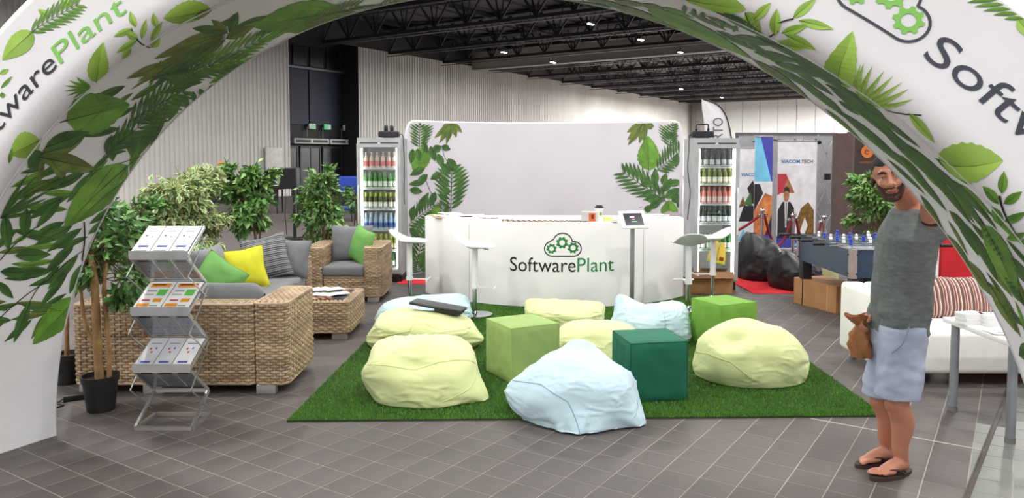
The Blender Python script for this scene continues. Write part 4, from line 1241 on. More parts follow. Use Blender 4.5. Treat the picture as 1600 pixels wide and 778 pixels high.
# long row of dark-edged stickers standing along the front edge
for i in range(30):
    sp = ct_s(778, CH) + (ct_s(916, CH)-ct_s(778, CH))*i/29
    q = ct(sp/CR, tz, -.16)
    t = thing('sticker_card', 'small striped card in the long row along the counter front', 'card', (q.x, q.y, tz), sp/CR + R_(20), 'striped cards along the counter edge')
    MB().box((0, 0, .003), (.034, .22, .008)).build('card', m_cream if i % 2 else m_dkcard, t, smooth=False)
    MB().box((.008, 0, .0086), (.012, .20, .0012)).build('stripe', m_dkcard if i % 2 else m_paper, t, smooth=False)
def ctop(px, py): return G(px, py, tz)
for i, (px, py, w_, d_, a) in enumerate(((690, 337, .20, .15, 10), (703, 335, .21, .29, 30), (718, 336.5, .30, .21, -12), (737, 338, .30, .21, 8), (752, 339, .21, .15, 25), (765, 340.5, .22, .18, -6))):
    q = ctop(px, py); leaflet('leaflet', 'white leaflet on the left end of the counter, %s from the left' % ORD[i], 'leaflet', (q.x, q.y, tz + .0115*(i % 2)), R_(a), w_, d_, m_paper, .010, 'leaflets on the left of the counter', ((0, .25, .7, .2, m_grey_p), (-.1, -.1, .5, .1, m_grey_p)))
for i, (px, py) in enumerate(((676, 336), (681, 338), (687, 340))):
    q = ctop(px, py); leaflet('sticker_card', 'kraft brown card at the left tip of the counter, %s one' % ORD[i], 'card', (q.x, q.y, tz), R_(20*i), .10, .16, m_cream, .004, 'kraft cards at the counter tip', ((.2, 0, .15, .9, m_dkcard),))
for i, (px, py, w_, d_, a) in enumerate(((1012, 338.5, .24, .2, 15), (1028, 336.5, .30, .22, -14), (1036, 335, .21, .16, 30))):
    q = ctop(px, py); leaflet('leaflet', 'white leaflet behind the tablet on the right of the counter, %s from the left' % ORD[i], 'leaflet', (q.x, q.y, tz + .0062*(i % 2)), R_(a), w_, d_, m_paper, .005, 'leaflets on the right of the counter', ((0, .2, .6, .2, m_grey_p), (.1, -.2, .5, .1, m_grey_p)))
q = ctop(921, 345.5)
bx = thing('snack_box', 'small white and orange carton standing on the counter', 'box', (q.x, q.y, tz), R_(-20))
MB().box((0, 0, .055), (.17, .10, .11)).build('carton', M('carton_white', (214,212,212), .6), bx, smooth=False)
MB().box((.045, -.0508, .05), (.078, .0015, .095)).build('orange_panel', M('carton_orange', (232,96,44), .5), bx, smooth=False)
MB().box((.05, -.0518, .055), (.03, .0012, .05)).build('dark_mark', m_dkcard, bx, smooth=False)
q = ctop(936, 343.5)
cp = thing('paper_cup', 'white paper cup with a dark top on the counter', 'cup', (q.x, q.y, tz))
MB().lathe([(.0, 0), (.036, 0), (.050, .14), (.052, .145)], 18).build('cup', m_paper, cp)
MB().lathe([(.053, .140), (.054, .152), (.040, .160), (.038, .172), (.0, .172)], 18).build('lid', M('dark_lid', (26,26,28), .5), cp)
MB().box((.015, -.0455, .075), (.028, .006, .03)).build('label_mark', M('cup_green', (120,160,90), .6), cp, smooth=False)
q = ctop(950, 345)
leaflet('note_pad', 'small pad of yellow sticky notes beside the paper cup', 'notes', (q.x, q.y, tz), R_(8), .09, .08, M('sticky_yellow', (244,232,140), .6), .045)
q = ctop(958, 346.5); leaflet('note_pad', 'small pile of white notes right of the yellow sticky pad', 'notes', (q.x+.02, q.y+.02, tz), R_(-8), .07, .08, m_paper, .03)
q = ctop(1050, 336.5)
cl = thing('cloth_bundle', 'crumpled grey cloth at the right tip of the counter', 'cloth', (q.x, q.y, tz))
b = MB(); b.grid(lambda a, r: Vector((.14*r*math.cos(a*2*PI)*(1+.3*noise.noise(Vector((math.cos(a*6.28)*2, math.sin(a*6.28)*2, 1)))), .08*r*math.sin(a*2*PI), .001 + (1-r*r)*(.045 + .03*noise.noise(Vector((r*4*math.cos(a*6.28), r*4*math.sin(a*6.28), 7)))))), 40, 10, wrap=True)
b.build('cloth', M('grey_cloth', (138,132,130), .85, bump=.2), cl)
# ------------------------------------------------------------------ woven rattan furniture
m_rat = M('rattan_strand', (190,166,134), .55, c2=(138,114,88), scale=3.0, stretch=(1.2, 1.2, 10), island=.22)
m_rdk = M('rattan_core', (58,44,32), .8)
ROWP, STK = .020, .042
def weave(mb, path, z0, z1, closed=True):
    """strands run along path (list of (pos2d, normal2d)) and are stacked in z"""
    pts = [Vector(p) for p, n in path]; L = [0.0]
    for i in range(1, len(pts)): L.append(L[-1] + (pts[i]-pts[i-1]).length)
    tot = L[-1]; ns = max(2, int(round(tot/STK/2))*2); step = tot/ns
    import bisect
    def at(s):
        s = min(max(s, 0), tot); i = min(len(L)-2, max(0, bisect.bisect_right(L, s)-1)); t = (s-L[i])/max(1e-9, L[i+1]-L[i])
        return pts[i].lerp(pts[i+1], t), (Vector(path[i][1]).lerp(Vector(path[i+1][1]), t)).normalized()
    SP = 3; samp = []
    for k in range(ns*SP+1):
        p, n = at(k*step/SP); samp.append((p, n, math.cos(PI*k/SP)))
    rows = int((z1-z0)/ROWP); rp = (z1-z0)/rows
    cs = [(-.5, 0.0), (-.28, .8), (.28, .8), (.5, 0.0)]
    for r in range(rows):
        zc = z0 + (r+.5)*rp; sg = 1 if r % 2 else -1; v = []; f = []
        for (p, n, c) in samp:
            o = .004 + .0075*sg*c
            for (dz, du) in cs:
                q = p + n*(o + du*.006 - .004); v.append((q.x, q.y, zc + dz*rp*1.02))
        for i in range(len(samp)-1):
            for j in range(3): f.append((i*4+j, (i+1)*4+j, (i+1)*4+j+1, i*4+j+1))
        mb.add(v, f, 0)
    for k in range(0, ns+(0 if closed else 1)):
        p, n = at(k*step); t = Vector((-n.y, n.x)); w = .0075
        a = p + n*.0068; q = [(p - t*w), (a - t*w*.6), (a + t*w*.6), (p + t*w)]
        mb.add([(x.x, x.y, z) for z in (z0, z1) for x in q], [(0, 1, 5, 4), (1, 2, 6, 5), (2, 3, 7, 6)], 0)
def rrect(x0, x1, y0, y1, r, n=5):
    o = []
    for cx, cy, a0 in ((x1-r, y0+r, -90), (x1-r, y1-r, 0), (x0+r, y1-r, 90), (x0+r, y0+r, 180)):
        for i in range(n+1):
            a = R_(a0+90*i/n); o.append(((cx+r*math.cos(a), cy+r*math.sin(a)), (math.cos(a), math.sin(a))))
    o.append(o[0]); return o
def rattan_box(name, par, x0, x1, y0, y1, z0, z1, r=.05, top=True, sides=True):
    mb = MB(); e = .012
    if sides: weave(mb, rrect(x0, x1, y0, y1, r), z0, z1-.012)
    if top:
        # woven top, rows along the longer side, ending in a rolled rim
        sub = MB(); lx, ly = x1-x0, y1-y0
        if lx >= ly:
            pth = [((x0+.02, 0), (0, 1)), ((x1-.02, 0), (0, 1))]; weave(sub, pth, y0+.015, y1-.015); mb.add([(x, z, z1 + y - .004) for x, y, z in sub.v], sub.f, 0)
        else:
            pth = [((y0+.02, 0), (0, 1)), ((y1-.02, 0), (0, 1))]; weave(sub, pth, x0+.015, x1-.015); mb.add([(z, x, z1 + y - .004) for x, y, z in sub.v], sub.f, 0)
    rim = rrect(x0+.004, x1-.004, y0+.004, y1-.004, r)
    mb.tube([(p[0], p[1], z1-.006) for p, n in rim], .012, 8, 0)
    mb.tube([(p[0], p[1], z0+.006) for p, n in rim], .010, 8, 0)
    mb.prism([p for p, n in rrect(x0+.008, x1-.008, y0+.008, y1-.008, r)[:-1]], z0+.004, z1-.008, mi=1)
    return mb.build(name, [m_rat, m_rdk], par, ang=60)
m_gc = M('grey_cushion_fabric', (112,114,118), .85, var=.04, scale=4, bump=.12, bscale=220, sheen=.2)
m_foot = M('brushed_foot', (170,168,164), .4, .6)
def slab_cushion(name, par, x0, x1, y0, y1, z0, z1, mat, seed=0):
    lx, ly, lz = x1-x0, y1-y0, z1-z0; bm = bmesh.new(); bmesh.ops.create_cube(bm, size=1.0)
    for v in bm.verts: v.co = Vector((v.co.x*lx, v.co.y*ly, v.co.z*lz))
    bmesh.ops.bevel(bm, geom=list(bm.edges), offset=min(lz*.32, .05), segments=3, affect='EDGES', profile=.6)
    bmesh.ops.subdivide_edges(bm, edges=[e for e in bm.edges if e.calc_length() > .08], cuts=6, use_grid_fill=True)
    for v in bm.verts:
        x, y = v.co.x/lx*2, v.co.y/ly*2
        if v.co.z > 0: v.co.z += .016*(1-x*x)*(1-y*y)
        v.co += v.normal*(.006*noise.noise(v.co*7 + Vector((seed, 0, 0))))
    mb = MB(); mb._bm(bm, ((x0+x1)/2, (y0+y1)/2, (z0+z1)/2), None, 0)
    o = mb.build(name, mat, par, ang=70)
    rr = rrect(x0+.012, x1-.012, y0+.012, y1-.012, .03, 4)
    MB().tube([(p[0], p[1], z1-.02) for p, n in rr], .005, 5).build('piping', mat, o)
    return o
def pillow_mesh(w, h, t, mat, seed=0, n=22):
    mb = MB()
    for sg in (1, -1):
        def fn(a, b_):
            x, y = a*2-1, b_*2-1
            pin = 1 - .10*(1-abs(x))*abs(y)**2 ; pin2 = 1 - .10*(1-abs(y))*abs(x)**2
            z = max(0, (1-abs(x)**2.4)*(1-abs(y)**2.4))**.62
            z *= 1 + .12*noise.noise(Vector((x*2, y*2, seed+sg))) ; z += .04*noise.noise(Vector((x*5, y*5, seed*2+sg)))*min(1, z*3)
            return Vector((x*w/2*pin2, y*h/2*pin, sg*z*t/2))
        mb.grid(fn, n, n)
    return mb
def pillow(label, loc, w, h, t, rot, mat, seed=0, name='cushion', group=None, piping=None):
    th = thing(name, label, 'cushion', loc, 0, group); th.rotation_euler = rot
    pillow_mesh(w, h, t, mat, seed).build('cover', mat, th, ang=80)
    def edge(s):
        s = s % 4
        x, y = ((-1+2*s, -1) if s < 1 else (1, -1+2*(s-1)) if s < 2 else (1-2*(s-2), 1) if s < 3 else (-1, 1-2*(s-3)))
        return Vector((x*w/2*(1-.10*(1-abs(y))*abs(x)**2), y*h/2*(1-.10*(1-abs(x))*abs(y)**2), 0))
    MB().tube([edge(4*i/48) for i in range(49)], .004, 5).build('piping', piping or mat, th)
    return th

# corner sofa
SX0, SX1, SY0 = -3.16, -1.62, G(451, 616).y
sofa = thing('rattan_corner_sofa', 'woven rattan corner sofa with grey cushions, its back to the viewer', 'sofa', (SX1, SY0, 0))
def loc_(o): o.location = -Vector((SX1, SY0, 0)); return o
loc_(rattan_box('backrest', sofa, SX0, SX1-.235, SY0, SY0+.20, .07, .655))
loc_(rattan_box('arm', sofa, SX1-.24, SX1, SY0, SY0+.74, .07, .665))
loc_(rattan_box('backrest', sofa, SX0, SX0+.20, SY0+.20, 8.50, .07, .655))
loc_(rattan_box('seat_base', sofa, SX0+.20, SX1-.24, SY0+.20, SY0+.74, .07, .30, top=False))
loc_(rattan_box('seat_base', sofa, SX0+.20, -2.28, SY0+.74, 8.32, .07, .30, top=False))
loc_(rattan_box('arm', sofa, SX0+.20, -2.24, 8.32, 8.54, .07, .62))
loc_(slab_cushion('seat_cushion', sofa, SX0+.21, SX1-.25, SY0+.22, SY0+.75, .30, .44, m_gc, 1))
loc_(slab_cushion('seat_cushion', sofa, SX0+.21, -2.25, SY0+.76, 7.0, .30, .44, m_gc, 2))
loc_(slab_cushion('seat_cushion', sofa, SX0+.21, -2.25, 7.01, 8.31, .30, .44, m_gc, 3))
def roll(name, par, x0, x1, yc, zc, ry, rz_, seed):
    def fn(a, b_):
        x = x0 + (x1-x0)*b_; e = min(1, (min(b_, 1-b_)*14))**.5; an = a*2*PI
        k = 1 + .06*noise.noise(Vector((x*4, math.cos(an), seed)))
        return Vector((x, yc + ry*math.cos(an)*(.35+.65*e)*k, zc + rz_*math.sin(an)*(.55+.45*e)*k))
    return MB().grid(fn, 24, 40, wrap=True).build(name, m_gc, par, ang=80)
loc_(roll('back_cushion', sofa, -2.98, -1.87, SY0+.29, .60, .10, .165, 3))
for yy, (xx, a) in ((6.5, (-2.86, .25)), (7.25, (-2.86, .25))):
    o = pillow_mesh(.70, .42, .20, m_gc, yy).build('back_cushion', m_gc, sofa, ang=80)
    o.location = Vector((xx, yy, .66)) - Vector((SX1, SY0, 0)); o.rotation_euler = (R_(78), 0, R_(90))
for (x, y) in ((SX1-.16, SY0+.03), (SX1-.16, SY0+.70), (-2.6, SY0+.03), (SX0+.1, SY0+.03), (-2.34, 8.3), (-2.34, 6.6), (SX0+.1, 8.3)):
    MB().rbox((x, y, .035), (.14, .06, .07), .006).build('foot', m_foot, sofa).location = -Vector((SX1, SY0, 0))
m_gp = M('green_pillow', (108,164,84), .8, var=.03, bump=.08, bscale=200); m_yp = M('yellow_pillow', (204,200,36), .8, var=.03, bump=.1, bscale=200)
pillow('light green scatter cushion in the corner of the rattan sofa', (-2.70, 6.98, .585), .42, .42, .16, (R_(70), R_(38), R_(22)), m_gp, 1)
pillow('yellow scatter cushion on the rattan sofa', (-2.62, 7.48, .62), .40, .42, .17, (R_(70), R_(-8), R_(24)), m_yp, 2)
# striped cushion: bands follow the cover
ms = bpy.data.materials.new('grey_striped_fabric'); ms.use_nodes = True; nt = ms.node_tree; bs = nt.nodes['Principled BSDF']; bs.inputs['Roughness'].default_value = .8
tc = nt.nodes.new('ShaderNodeTexCoord'); sx = nt.nodes.new('ShaderNodeSeparateXYZ'); nt.links.new(tc.outputs['Object'], sx.inputs[0])
def stripes_node(nt, sock, cols, period, bs):
    mul = nt.nodes.new('ShaderNodeMath'); mul.operation = 'MULTIPLY'; mul.inputs[1].default_value = 1/period; nt.links.new(sock, mul.inputs[0])
    fr = nt.nodes.new('ShaderNodeMath'); fr.operation = 'FRACT'; nt.links.new(mul.outputs[0], fr.inputs[0])
    rp = nt.nodes.new('ShaderNodeValToRGB'); rp.color_ramp.interpolation = 'CONSTANT'; el = rp.color_ramp.elements
    el[0].position = 0; el[0].color = rgb(cols[0][1]); el[1].position = cols[1][0]; el[1].color = rgb(cols[1][1])
    for p_, c_ in cols[2:]:
        e = el.new(p_); e.color = rgb(c_)
    nt.links.new(fr.outputs[0], rp.inputs[0]); nt.links.new(rp.outputs[0], bs.inputs['Base Color'])
stripes_node(nt, sx.outputs['Y'], [(0, (60,62,66)), (.22, (150,152,154)), (.36, (92,94,98)), (.55, (176,176,176)), (.64, (70,72,76)), (.86, (128,130,132))], .062, bs)
pillow('dark and pale grey striped cushion on the rattan sofa', (-2.58, 8.02, .665), .46, .46, .17, (R_(72), R_(-12), R_(16)), ms, 3)
pillow('plain grey cushion at the far end of the rattan sofa', (-2.38, 8.20, .635), .40, .42, .18, (R_(74), R_(6), R_(10)), m_gc, 4)

# armchair
AX1, AY0 = G(596, 473).x, G(596, 473).y; AX0 = AX1-.90
chair = thing('rattan_armchair', 'woven rattan armchair with grey seat and back cushions', 'armchair', ((AX0+AX1)/2, AY0, 0)); co = Vector(((AX0+AX1)/2, AY0, 0))
for o in (rattan_box('arm', chair, AX0, AX0+.20, AY0, AY0+.80, .07, .655), rattan_box('arm', chair, AX1-.20, AX1, AY0, AY0+.80, .07, .655),
          rattan_box('seat_base', chair, AX0+.2, AX1-.2, AY0+.03, AY0+.62, .07, .31, top=False), rattan_box('backrest', chair, AX0+.2, AX1-.2, AY0+.62, AY0+.80, .07, .70),
          slab_cushion('seat_cushion', chair, AX0+.205, AX1-.205, AY0-.0, AY0+.60, .31, .43, m_gc, 6)): o.location = -co
o = pillow_mesh(.52, .46, .20, m_gc, 8).build('back_cushion', m_gc, chair, ang=80); o.location = Vector(((AX0+AX1)/2, AY0+.50, .655)) - co; o.rotation_euler = (R_(74), 0, 0)
for (x, y) in ((AX1-.10, AY0+.04), (AX0+.10, AY0+.04), (AX1-.10, AY0+.72), (AX0+.10, AY0+.72)): MB().rbox((x, y, .035), (.14, .06, .07), .006).build('foot', m_foot, chair).location = -co
pillow('green scatter cushion on the rattan armchair', (AX1-.30, AY0+.33, .645), .42, .44, .16, (R_(76), R_(14), R_(-48)), m_gp, 5)

# coffee table with leaflets
TX1, TY0 = G(546, 532).x, G(546, 532).y; TX0 = TX1-.72; TDp = .76
table = thing('rattan_coffee_table', 'low woven rattan coffee table covered with leaflets', 'coffee table', ((TX0+TX1)/2, TY0, 0)); co = Vector(((TX0+TX1)/2, TY0, 0))
rattan_box('body', table, TX0, TX1, TY0, TY0+TDp, .07, .36).location = -co
MB().rbox(((TX0+TX1)/2, TY0+TDp/2, .366), (.56, .56, .012), .004).build('glass_top', M('dark_glass_top', (64,68,74), .12), table).location = -co
for x in (TX0+.1, TX1-.1):
    for y in (TY0+.05, TY0+TDp-.05): MB().rbox((x, y, .035), (.14, .06, .07), .006).build('foot', m_foot, table).location = -co
rg = random.Random(4)
zt = .3725
for i in range(11):
    x = TX1-.56 + .075*(i % 6) + rg.uniform(-.02, .02); y = TY0+.30 + .20*(i//6) + rg.uniform(-.03, .03)
    leaflet('leaflet', 'white leaflet in the loose pile on the rattan coffee table', 'leaflet', (x, y, zt + .0034*i), R_(rg.uniform(-50, 50)), .20, .145, m_paper, .003, 'leaflets on the coffee table', ((0, .2, .6, .18, m_grey_p),) if i % 2 else ())
m_br = M('card_brown', (150,92,60), .6)
for i, (dx, dy, a) in enumerate(((-.40, .13, 30), (-.36, .15, 34), (-.32, .17, 28), (-.36, .11, 36), (-.28, .12, 30), (-.22, .13, 38), (-.16, .58, -5), (-.13, .54, -8))):
    leaflet('sticker_card', 'brown striped card fanned out on the rattan coffee table', 'card', (TX1+dx, TY0+dy+.02, zt), R_(a), .035, .13, m_br if i % 3 else m_cream, .004+.001*i, 'brown cards on the coffee table', ((.2, 0, .2, .95, m_dkcard),))

# ------------------------------------------------------------------ zig-zag brochure rack
rx0, rx1 = G(212, 672).x, G(300, 672).x; ry0 = G(256, 672).y; RWD = rx1-rx0; RDP = .27
rack = thing('brochure_rack', 'folding zigzag aluminium brochure rack filled with leaflets', 'brochure rack', ((rx0+rx1)/2, ry0, 0))
m_al = M('aluminium', (205,207,208), .3, .85); m_ac = glass('rack_acrylic', (225,228,230), .18, .15)
hw = RWD/2
zf = [1.105, .755, .395]; zk = [1.255, .885, .515, .17]
def rbar(a, b_, w=.012): return MB().bar(a, b_, w)
# base frame
b = MB()
for q in (((-hw, 0, .012), (hw, 0, .012)), ((-hw, RDP, .012), (hw, RDP, .012)), ((-hw, 0, .012), (-hw, RDP, .012)), ((hw, 0, .012), (hw, RDP, .012))): b.bar(*q, .022)
b.build('base_frame', m_al, rack, smooth=False)
b = MB(); b.bar((-hw, 0, .02), (-hw, RDP, .17), .018); b.bar((hw, 0, .02), (hw, RDP, .17), .018); b.bar((-hw, RDP, .17), (hw, RDP, .17), .018); b.build('lower_frame', m_al, rack, smooth=False)
for i in range(3):
    zt_, zb_ = zk[i], zf[i]           # tray leaning back, front lip low
    sl = MB().bar((-hw, 0, zb_), (-hw, RDP, zt_), .012, .02).bar((hw, 0, zb_), (hw, RDP, zt_), .012, .02)
    tr = sl.bar((-hw, RDP, zt_), (hw, RDP, zt_), .012).build('tray', m_al, rack, smooth=False)
    MB().box((0, -.006, zb_+.004), (RWD+.012, .012, .045)).build('lip', m_al, tr, smooth=False)
    MB().add([(-hw, 0, zb_), (hw, 0, zb_), (hw, RDP, zt_), (-hw, RDP, zt_)], [(0, 1, 2, 3)]).build('tray_panel', m_ac, tr, smooth=False)
    # reverse panel going back down
    MB().bar((-hw, 0, zb_-.02), (-hw, RDP, zk[i+1]+.01), .012, .016).bar((hw, 0, zb_-.02), (hw, RDP, zk[i+1]+.01), .012, .016).bar((-hw, 0, zb_-.022), (hw, 0, zb_-.022), .014).bar((-hw, RDP, zk[i+1]+.01), (hw, RDP, zk[i+1]+.01), .012).build('reverse_frame', m_al, rack, smooth=False)
    rp = MB().add([(-hw, .004, zb_-.025), (hw, .004, zb_-.025), (hw, RDP, zk[i+1]+.005), (-hw, RDP, zk[i+1]+.005)], [(0, 1, 2, 3)]).build('reverse_panel', m_ac, rack, smooth=False)
    for sx in (-1, 1):
        MB().bar((sx*(hw+.012), -.03, (zb_+zk[i+1])/2-.02), (sx*(hw+.012), RDP, zb_+.10), .007).bar((sx*(hw+.012), -.03, (zb_+zk[i+1])/2-.02), (sx*(hw+.012), RDP*.9, zk[i+1]-.08 if i < 2 else .06), .007).build('scissor_arm', m_al, rack, smooth=False)
    MB()
# leaflets in the trays
m_pg = M('leaflet_blue', (64,80,170), .6); m_or = M('leaflet_orange', (236,150,40), .6); m_gn = M('leaflet_green', (96,190,80), .6); m_rd = M('leaflet_red', (206,52,52), .6); m_lgr = M('leaflet_light_grey', (206,208,212), .6)
def tray_sheet(label, i, xc, w, mat, prints, lift, len_=.93, group=None):
    zt_, zb_ = zk[i], zf[i]; d = Vector((0, RDP, zt_-zb_)); L = d.length; d.normalize(); n = Vector((0, -d.z, d.y))
    o0 = Vector(((rx0+rx1)/2 + xc, ry0, zb_+.005)) + n*lift
    t = thing('leaflet', label, 'leaflet', o0, 0, group)
    mt = Matrix((Vector((1, 0, 0)), d, n)).transposed()
    MB().box(d*(L*len_/2), (w, L*len_, .004), mt).build('sheet', mat, t, smooth=False)
    for (x, y, a, b_, mm) in prints:
        MB().box(Vector((x*w, 0, 0)) + d*(L*len_*y) + n*.0024, (a*w, b_*L, .0008), mt).build('print', mm, t, smooth=False)
pr1 = ((-.2, .62, .10, .05, m_pg), (.15, .58, .08, .05, m_grey_p), (.0, .22, .55, .06, m_pg), (0, .80, .5, .03, m_grey_p), (0, .06, .7, .02, m_grey_p))
pr2 = ((0, .88, .75, .14, m_or), (-.05, .90, .5, .05, m_dkcard), (.22, .60, .34, .22, m_gn), (-.2, .66, .35, .05, m_grey_p), (-.22, .52, .35, .03, m_grey_p), (.22, .30, .32, .12, m_or), (-.2, .30, .3, .05, m_rd), (-.2, .12, .45, .10, m_or), (.2, .1, .3, .04, m_grey_p))
pr3 = ((-.15, .60, .10, .06, m_rd), (.15, .62, .10, .05, m_pg), (0, .48, .12, .05, m_rd), (0, .12, .55, .06, m_pg), (0, .80, .6, .04, m_grey_p))
for k in range(3): tray_sheet('white leaflet in the top tray of the zigzag rack, %s from the left' % ORD[k], 0, (-1+k)*RWD/3, RWD/3-.006, m_paper, pr1, .014, group='leaflets in the zigzag rack')
for k in range(2): tray_sheet('white and orange flyer in the middle tray of the zigzag rack, %s one' % ('left', 'right')[k], 1, (-.5+k)*RWD/2, RWD/2-.008, m_paper, pr2, .014, group='leaflets in the zigzag rack')
for k in range(3): tray_sheet('grey and white leaflet in the lowest tray of the zigzag rack, %s from the left' % ORD[k], 2, (-1+k)*RWD/3, RWD/3-.006, m_lgr if k < 2 else m_paper, pr3, .014, group='leaflets in the zigzag rack')
for i in range(3):
    zb_ = zf[i]-.025; z2 = zk[i+1]+.005
    for k in range(3):
        d = Vector((0, RDP-.004, z2-zb_)); L = d.length; d.normalize(); n = Vector((0, -d.z, d.y))
        if n.z > 0: n = -n
        mt = Matrix((Vector((1, 0, 0)), d, -n)).transposed(); xc = (-1+k)*RWD/3
        t = thing('leaflet', 'leaflet behind the acrylic under the %s tray of the zigzag rack, %s from the left' % (('top', 'middle', 'lowest')[i], ORD[k]), 'leaflet', Vector(((rx0+rx1)/2 + xc, ry0+.004, zb_)) - n*.008, 0, 'leaflets under the rack trays')
        MB().box(d*(L*.45), (RWD/3-.008, L*.84, .003), mt).build('sheet', m_lgr, t, smooth=False)
        for (x, y, a, b_, mm) in ((-.15, .55, .1, .06, m_grey_p), (.15, .58, .1, .05, m_grey_p), (.05, .40, .1, .05, m_grey_p), (0, .12, .6, .07, m_dkcard), (0, .82, .6, .05, m_grey_p)):
            MB().box(Vector((x*RWD/3, 0, 0)) + d*(L*y) + n*.002, (a*RWD/3, b_*L, .0008), mt).build('print', mm, t, smooth=False)

# ------------------------------------------------------------------ potted trees
m_pot = M('black_pot', (30,31,33), .5); m_soil = M('soil', (48,36,28), .95, bump=.5); m_bark = M('pale_bark', (170,136,88), .8, c2=(132,100,62), scale=14, bump=.3, bscale=60); m_bark2 = M('brown_bark', (110,84,62), .85, bump=.3, bscale=60)
m_lf = M('ficus_leaf', (86,130,64), .38, c2=(112,156,84), scale=5, island=.32); m_lf2 = M('ficus_leaf_pale', (168,200,130), .38, c2=(130,172,94), scale=5, island=.25); m_cr = M('cream_leaf_edge', (214,220,168), .5, island=.15); m_dl = M('ficus_leaf_deep', (60,102,50), .38, c2=(80,126,64), scale=5, island=.3)
def foliage(crowns, n, size, seed, clus=40):
    """leaf quads folded at the midrib; crowns: (centre, radii, share)"""
    r = np.random.RandomState(seed); cen = []
    for (c, rad, sh) in crowns:
        m = int(n*sh); k = max(3, int(clus*sh))
        d = r.normal(size=(k, 3)); d /= np.linalg.norm(d, axis=1)[:, None]; d *= (r.rand(k)**.45)[:, None]
        cc = np.array(c) + d*np.array(rad)*.92
        idx = r.randint(0, k, m); cen.append(cc[idx] + r.normal(size=(m, 3))*np.array(rad)*.17)
    c = np.concatenate(cen); N = len(c); mid = np.average(np.array([q[0] for q in crowns]), axis=0)
    ax = (c-mid)*np.array([1, 1, .5]) + r.normal(size=(N, 3))*.75*np.linalg.norm(c-mid, axis=1).mean() ; ax[:, 2] -= .35*np.linalg.norm(ax, axis=1)
    ax /= np.linalg.norm(ax, axis=1)[:, None]
    up = r.normal(size=(N, 3))*.45 + np.array([0, -.25, 1.0]); sd = np.cross(ax, up); sd /= np.linalg.norm(sd, axis=1)[:, None]; nn = np.cross(sd, ax)
    L = size*(.7 + .6*r.rand(N))[:, None]; W = L*.24
    b = c; tip = c + ax*L - nn*L*.12; mdl = c + ax*L*.45
    le = mdl + sd*W + nn*W*.35; ri = mdl - sd*W + nn*W*.35
    return b, le, tip, ri, nn, L
def leaf_mesh(name, crowns, n, size, seed, mats, varieg=False, clus=40):
    b, le, tip, ri, nn, L = foliage(crowns, n, size, seed, clus); N = len(b)
    blocks = [(b, le, tip, ri, 0)]
    if varieg:
        c = (b+tip)*.5; f = lambda p: c + (p-c)*np.array([.72]) + nn*.0018
        blocks.append((c + (b-c)*.85 + nn*.0018, c + (le-c)*.62 + nn*.0022, c + (tip-c)*.75 + nn*.0018, c + (ri-c)*.62 + nn*.0022, 1))
    V = np.concatenate([np.stack(q[:4], 1).reshape(-1, 3) for q in blocks]); nq = N*len(blocks)
    i0 = np.arange(nq)*4
    tri = np.stack([np.stack([i0, i0+2, i0+1], 1), np.stack([i0, i0+3, i0+2], 1)], 1).reshape(-1)
    me = bpy.data.meshes.new(name); me.vertices.add(len(V)); me.loops.add(len(tri)); me.polygons.add(len(tri)//3)
    me.vertices.foreach_set('co', V.ravel()); me.loops.foreach_set('vertex_index', tri.astype(np.int32)); me.polygons.foreach_set('loop_start', np.arange(len(tri)//3)*3)
    r = np.random.RandomState(seed+9)
    if varieg: mi = np.concatenate([np.zeros(N*2, int), np.ones(N*2, int)])
    else: mi = np.repeat((r.rand(N) < .28).astype(int), 2)
    me.update(calc_edges=True)
    for m in mats: me.materials.append(m)
    me.polygons.foreach_set('material_index', mi.astype(np.int32)); return me
def plant(label, loc, pot, trunks, crowns, n, size, seed, mats, varieg=False, bark=None, clus=40, group='potted trees around the lounge', name='potted_ficus'):
    t = thing(name, label, 'potted plant', loc, 0, group)
    if pot:
        r, h = pot
        MB().lathe([(.0, .002), (r*.76, .002), (r*.95, h*.82), (r*1.02, h*.83), (r*1.05, h), (r*.96, h), (r*.92, h*.86), (.0, h*.86)], 26).build('pot', m_pot, t)
        MB().lathe([(.0, h*.9), (r*.9, h*.87), (r*.9, h*.80)], 20).build('soil', m_soil, t)
    for pts, r0, r1 in trunks:
        sp = smoothed(pts, 6); m = len(sp)
        MB().tube(sp, [r0 + (r1-r0)*i/(m-1) + .002*math.sin(i*1.7) for i in range(m)], 9).build('trunk', bark or m_bark, t)
    o = link('foliage', leaf_mesh('foliage', crowns, n, size, seed, mats, varieg, clus), t); tag(o, kind='stuff')
    # twigs reaching into the crown
    rr = random.Random(seed); tw = MB()
    top = Vector(trunks[0][0][-1])
    for (c, rad, sh) in crowns:
        for i in range(int(8+10*sh)):
            e = Vector(c) + Vector((rr.uniform(-.8, .8)*rad[0], rr.uniform(-.8, .8)*rad[1], rr.uniform(-.7, .8)*rad[2]))
            st = Vector(trunks[i % len(trunks)][0][-1]); mid_ = st.lerp(e, .5) + Vector((0, 0, .04)); tw.tube([st, mid_, e], [.006, .004, .002], 5)
    tw.build('twigs', bark or m_bark2, t); return t
p = G(158, 640)
plant('ficus in a black pot beside the zigzag rack, with a thick pale trunk', (p.x, p.y, 0), (.115, .24), [([(0, .0, .18), (-.01, 0, .5), (-.015, 0, .85), (-.03, 0, 1.06)], .030, .024), ([(.05, .02, .18), (.055, .02, .45), (.03, .03, .8), (.06, .02, 1.0)], .017, .012), ([(-.04, .01, .45), (-.10, .01, .62), (-.12, .02, .85)], .016, .010)],
      [((.06, .10, 1.15), (.26, .24, .24), .5), ((.16, .10, .86), (.16, .16, .14), .22), ((-.04, .06, 1.0), (.18, .16, .2), .28)], 900, .085, 21, [m_lf, m_dl], clus=46)
p = G(110, 598)
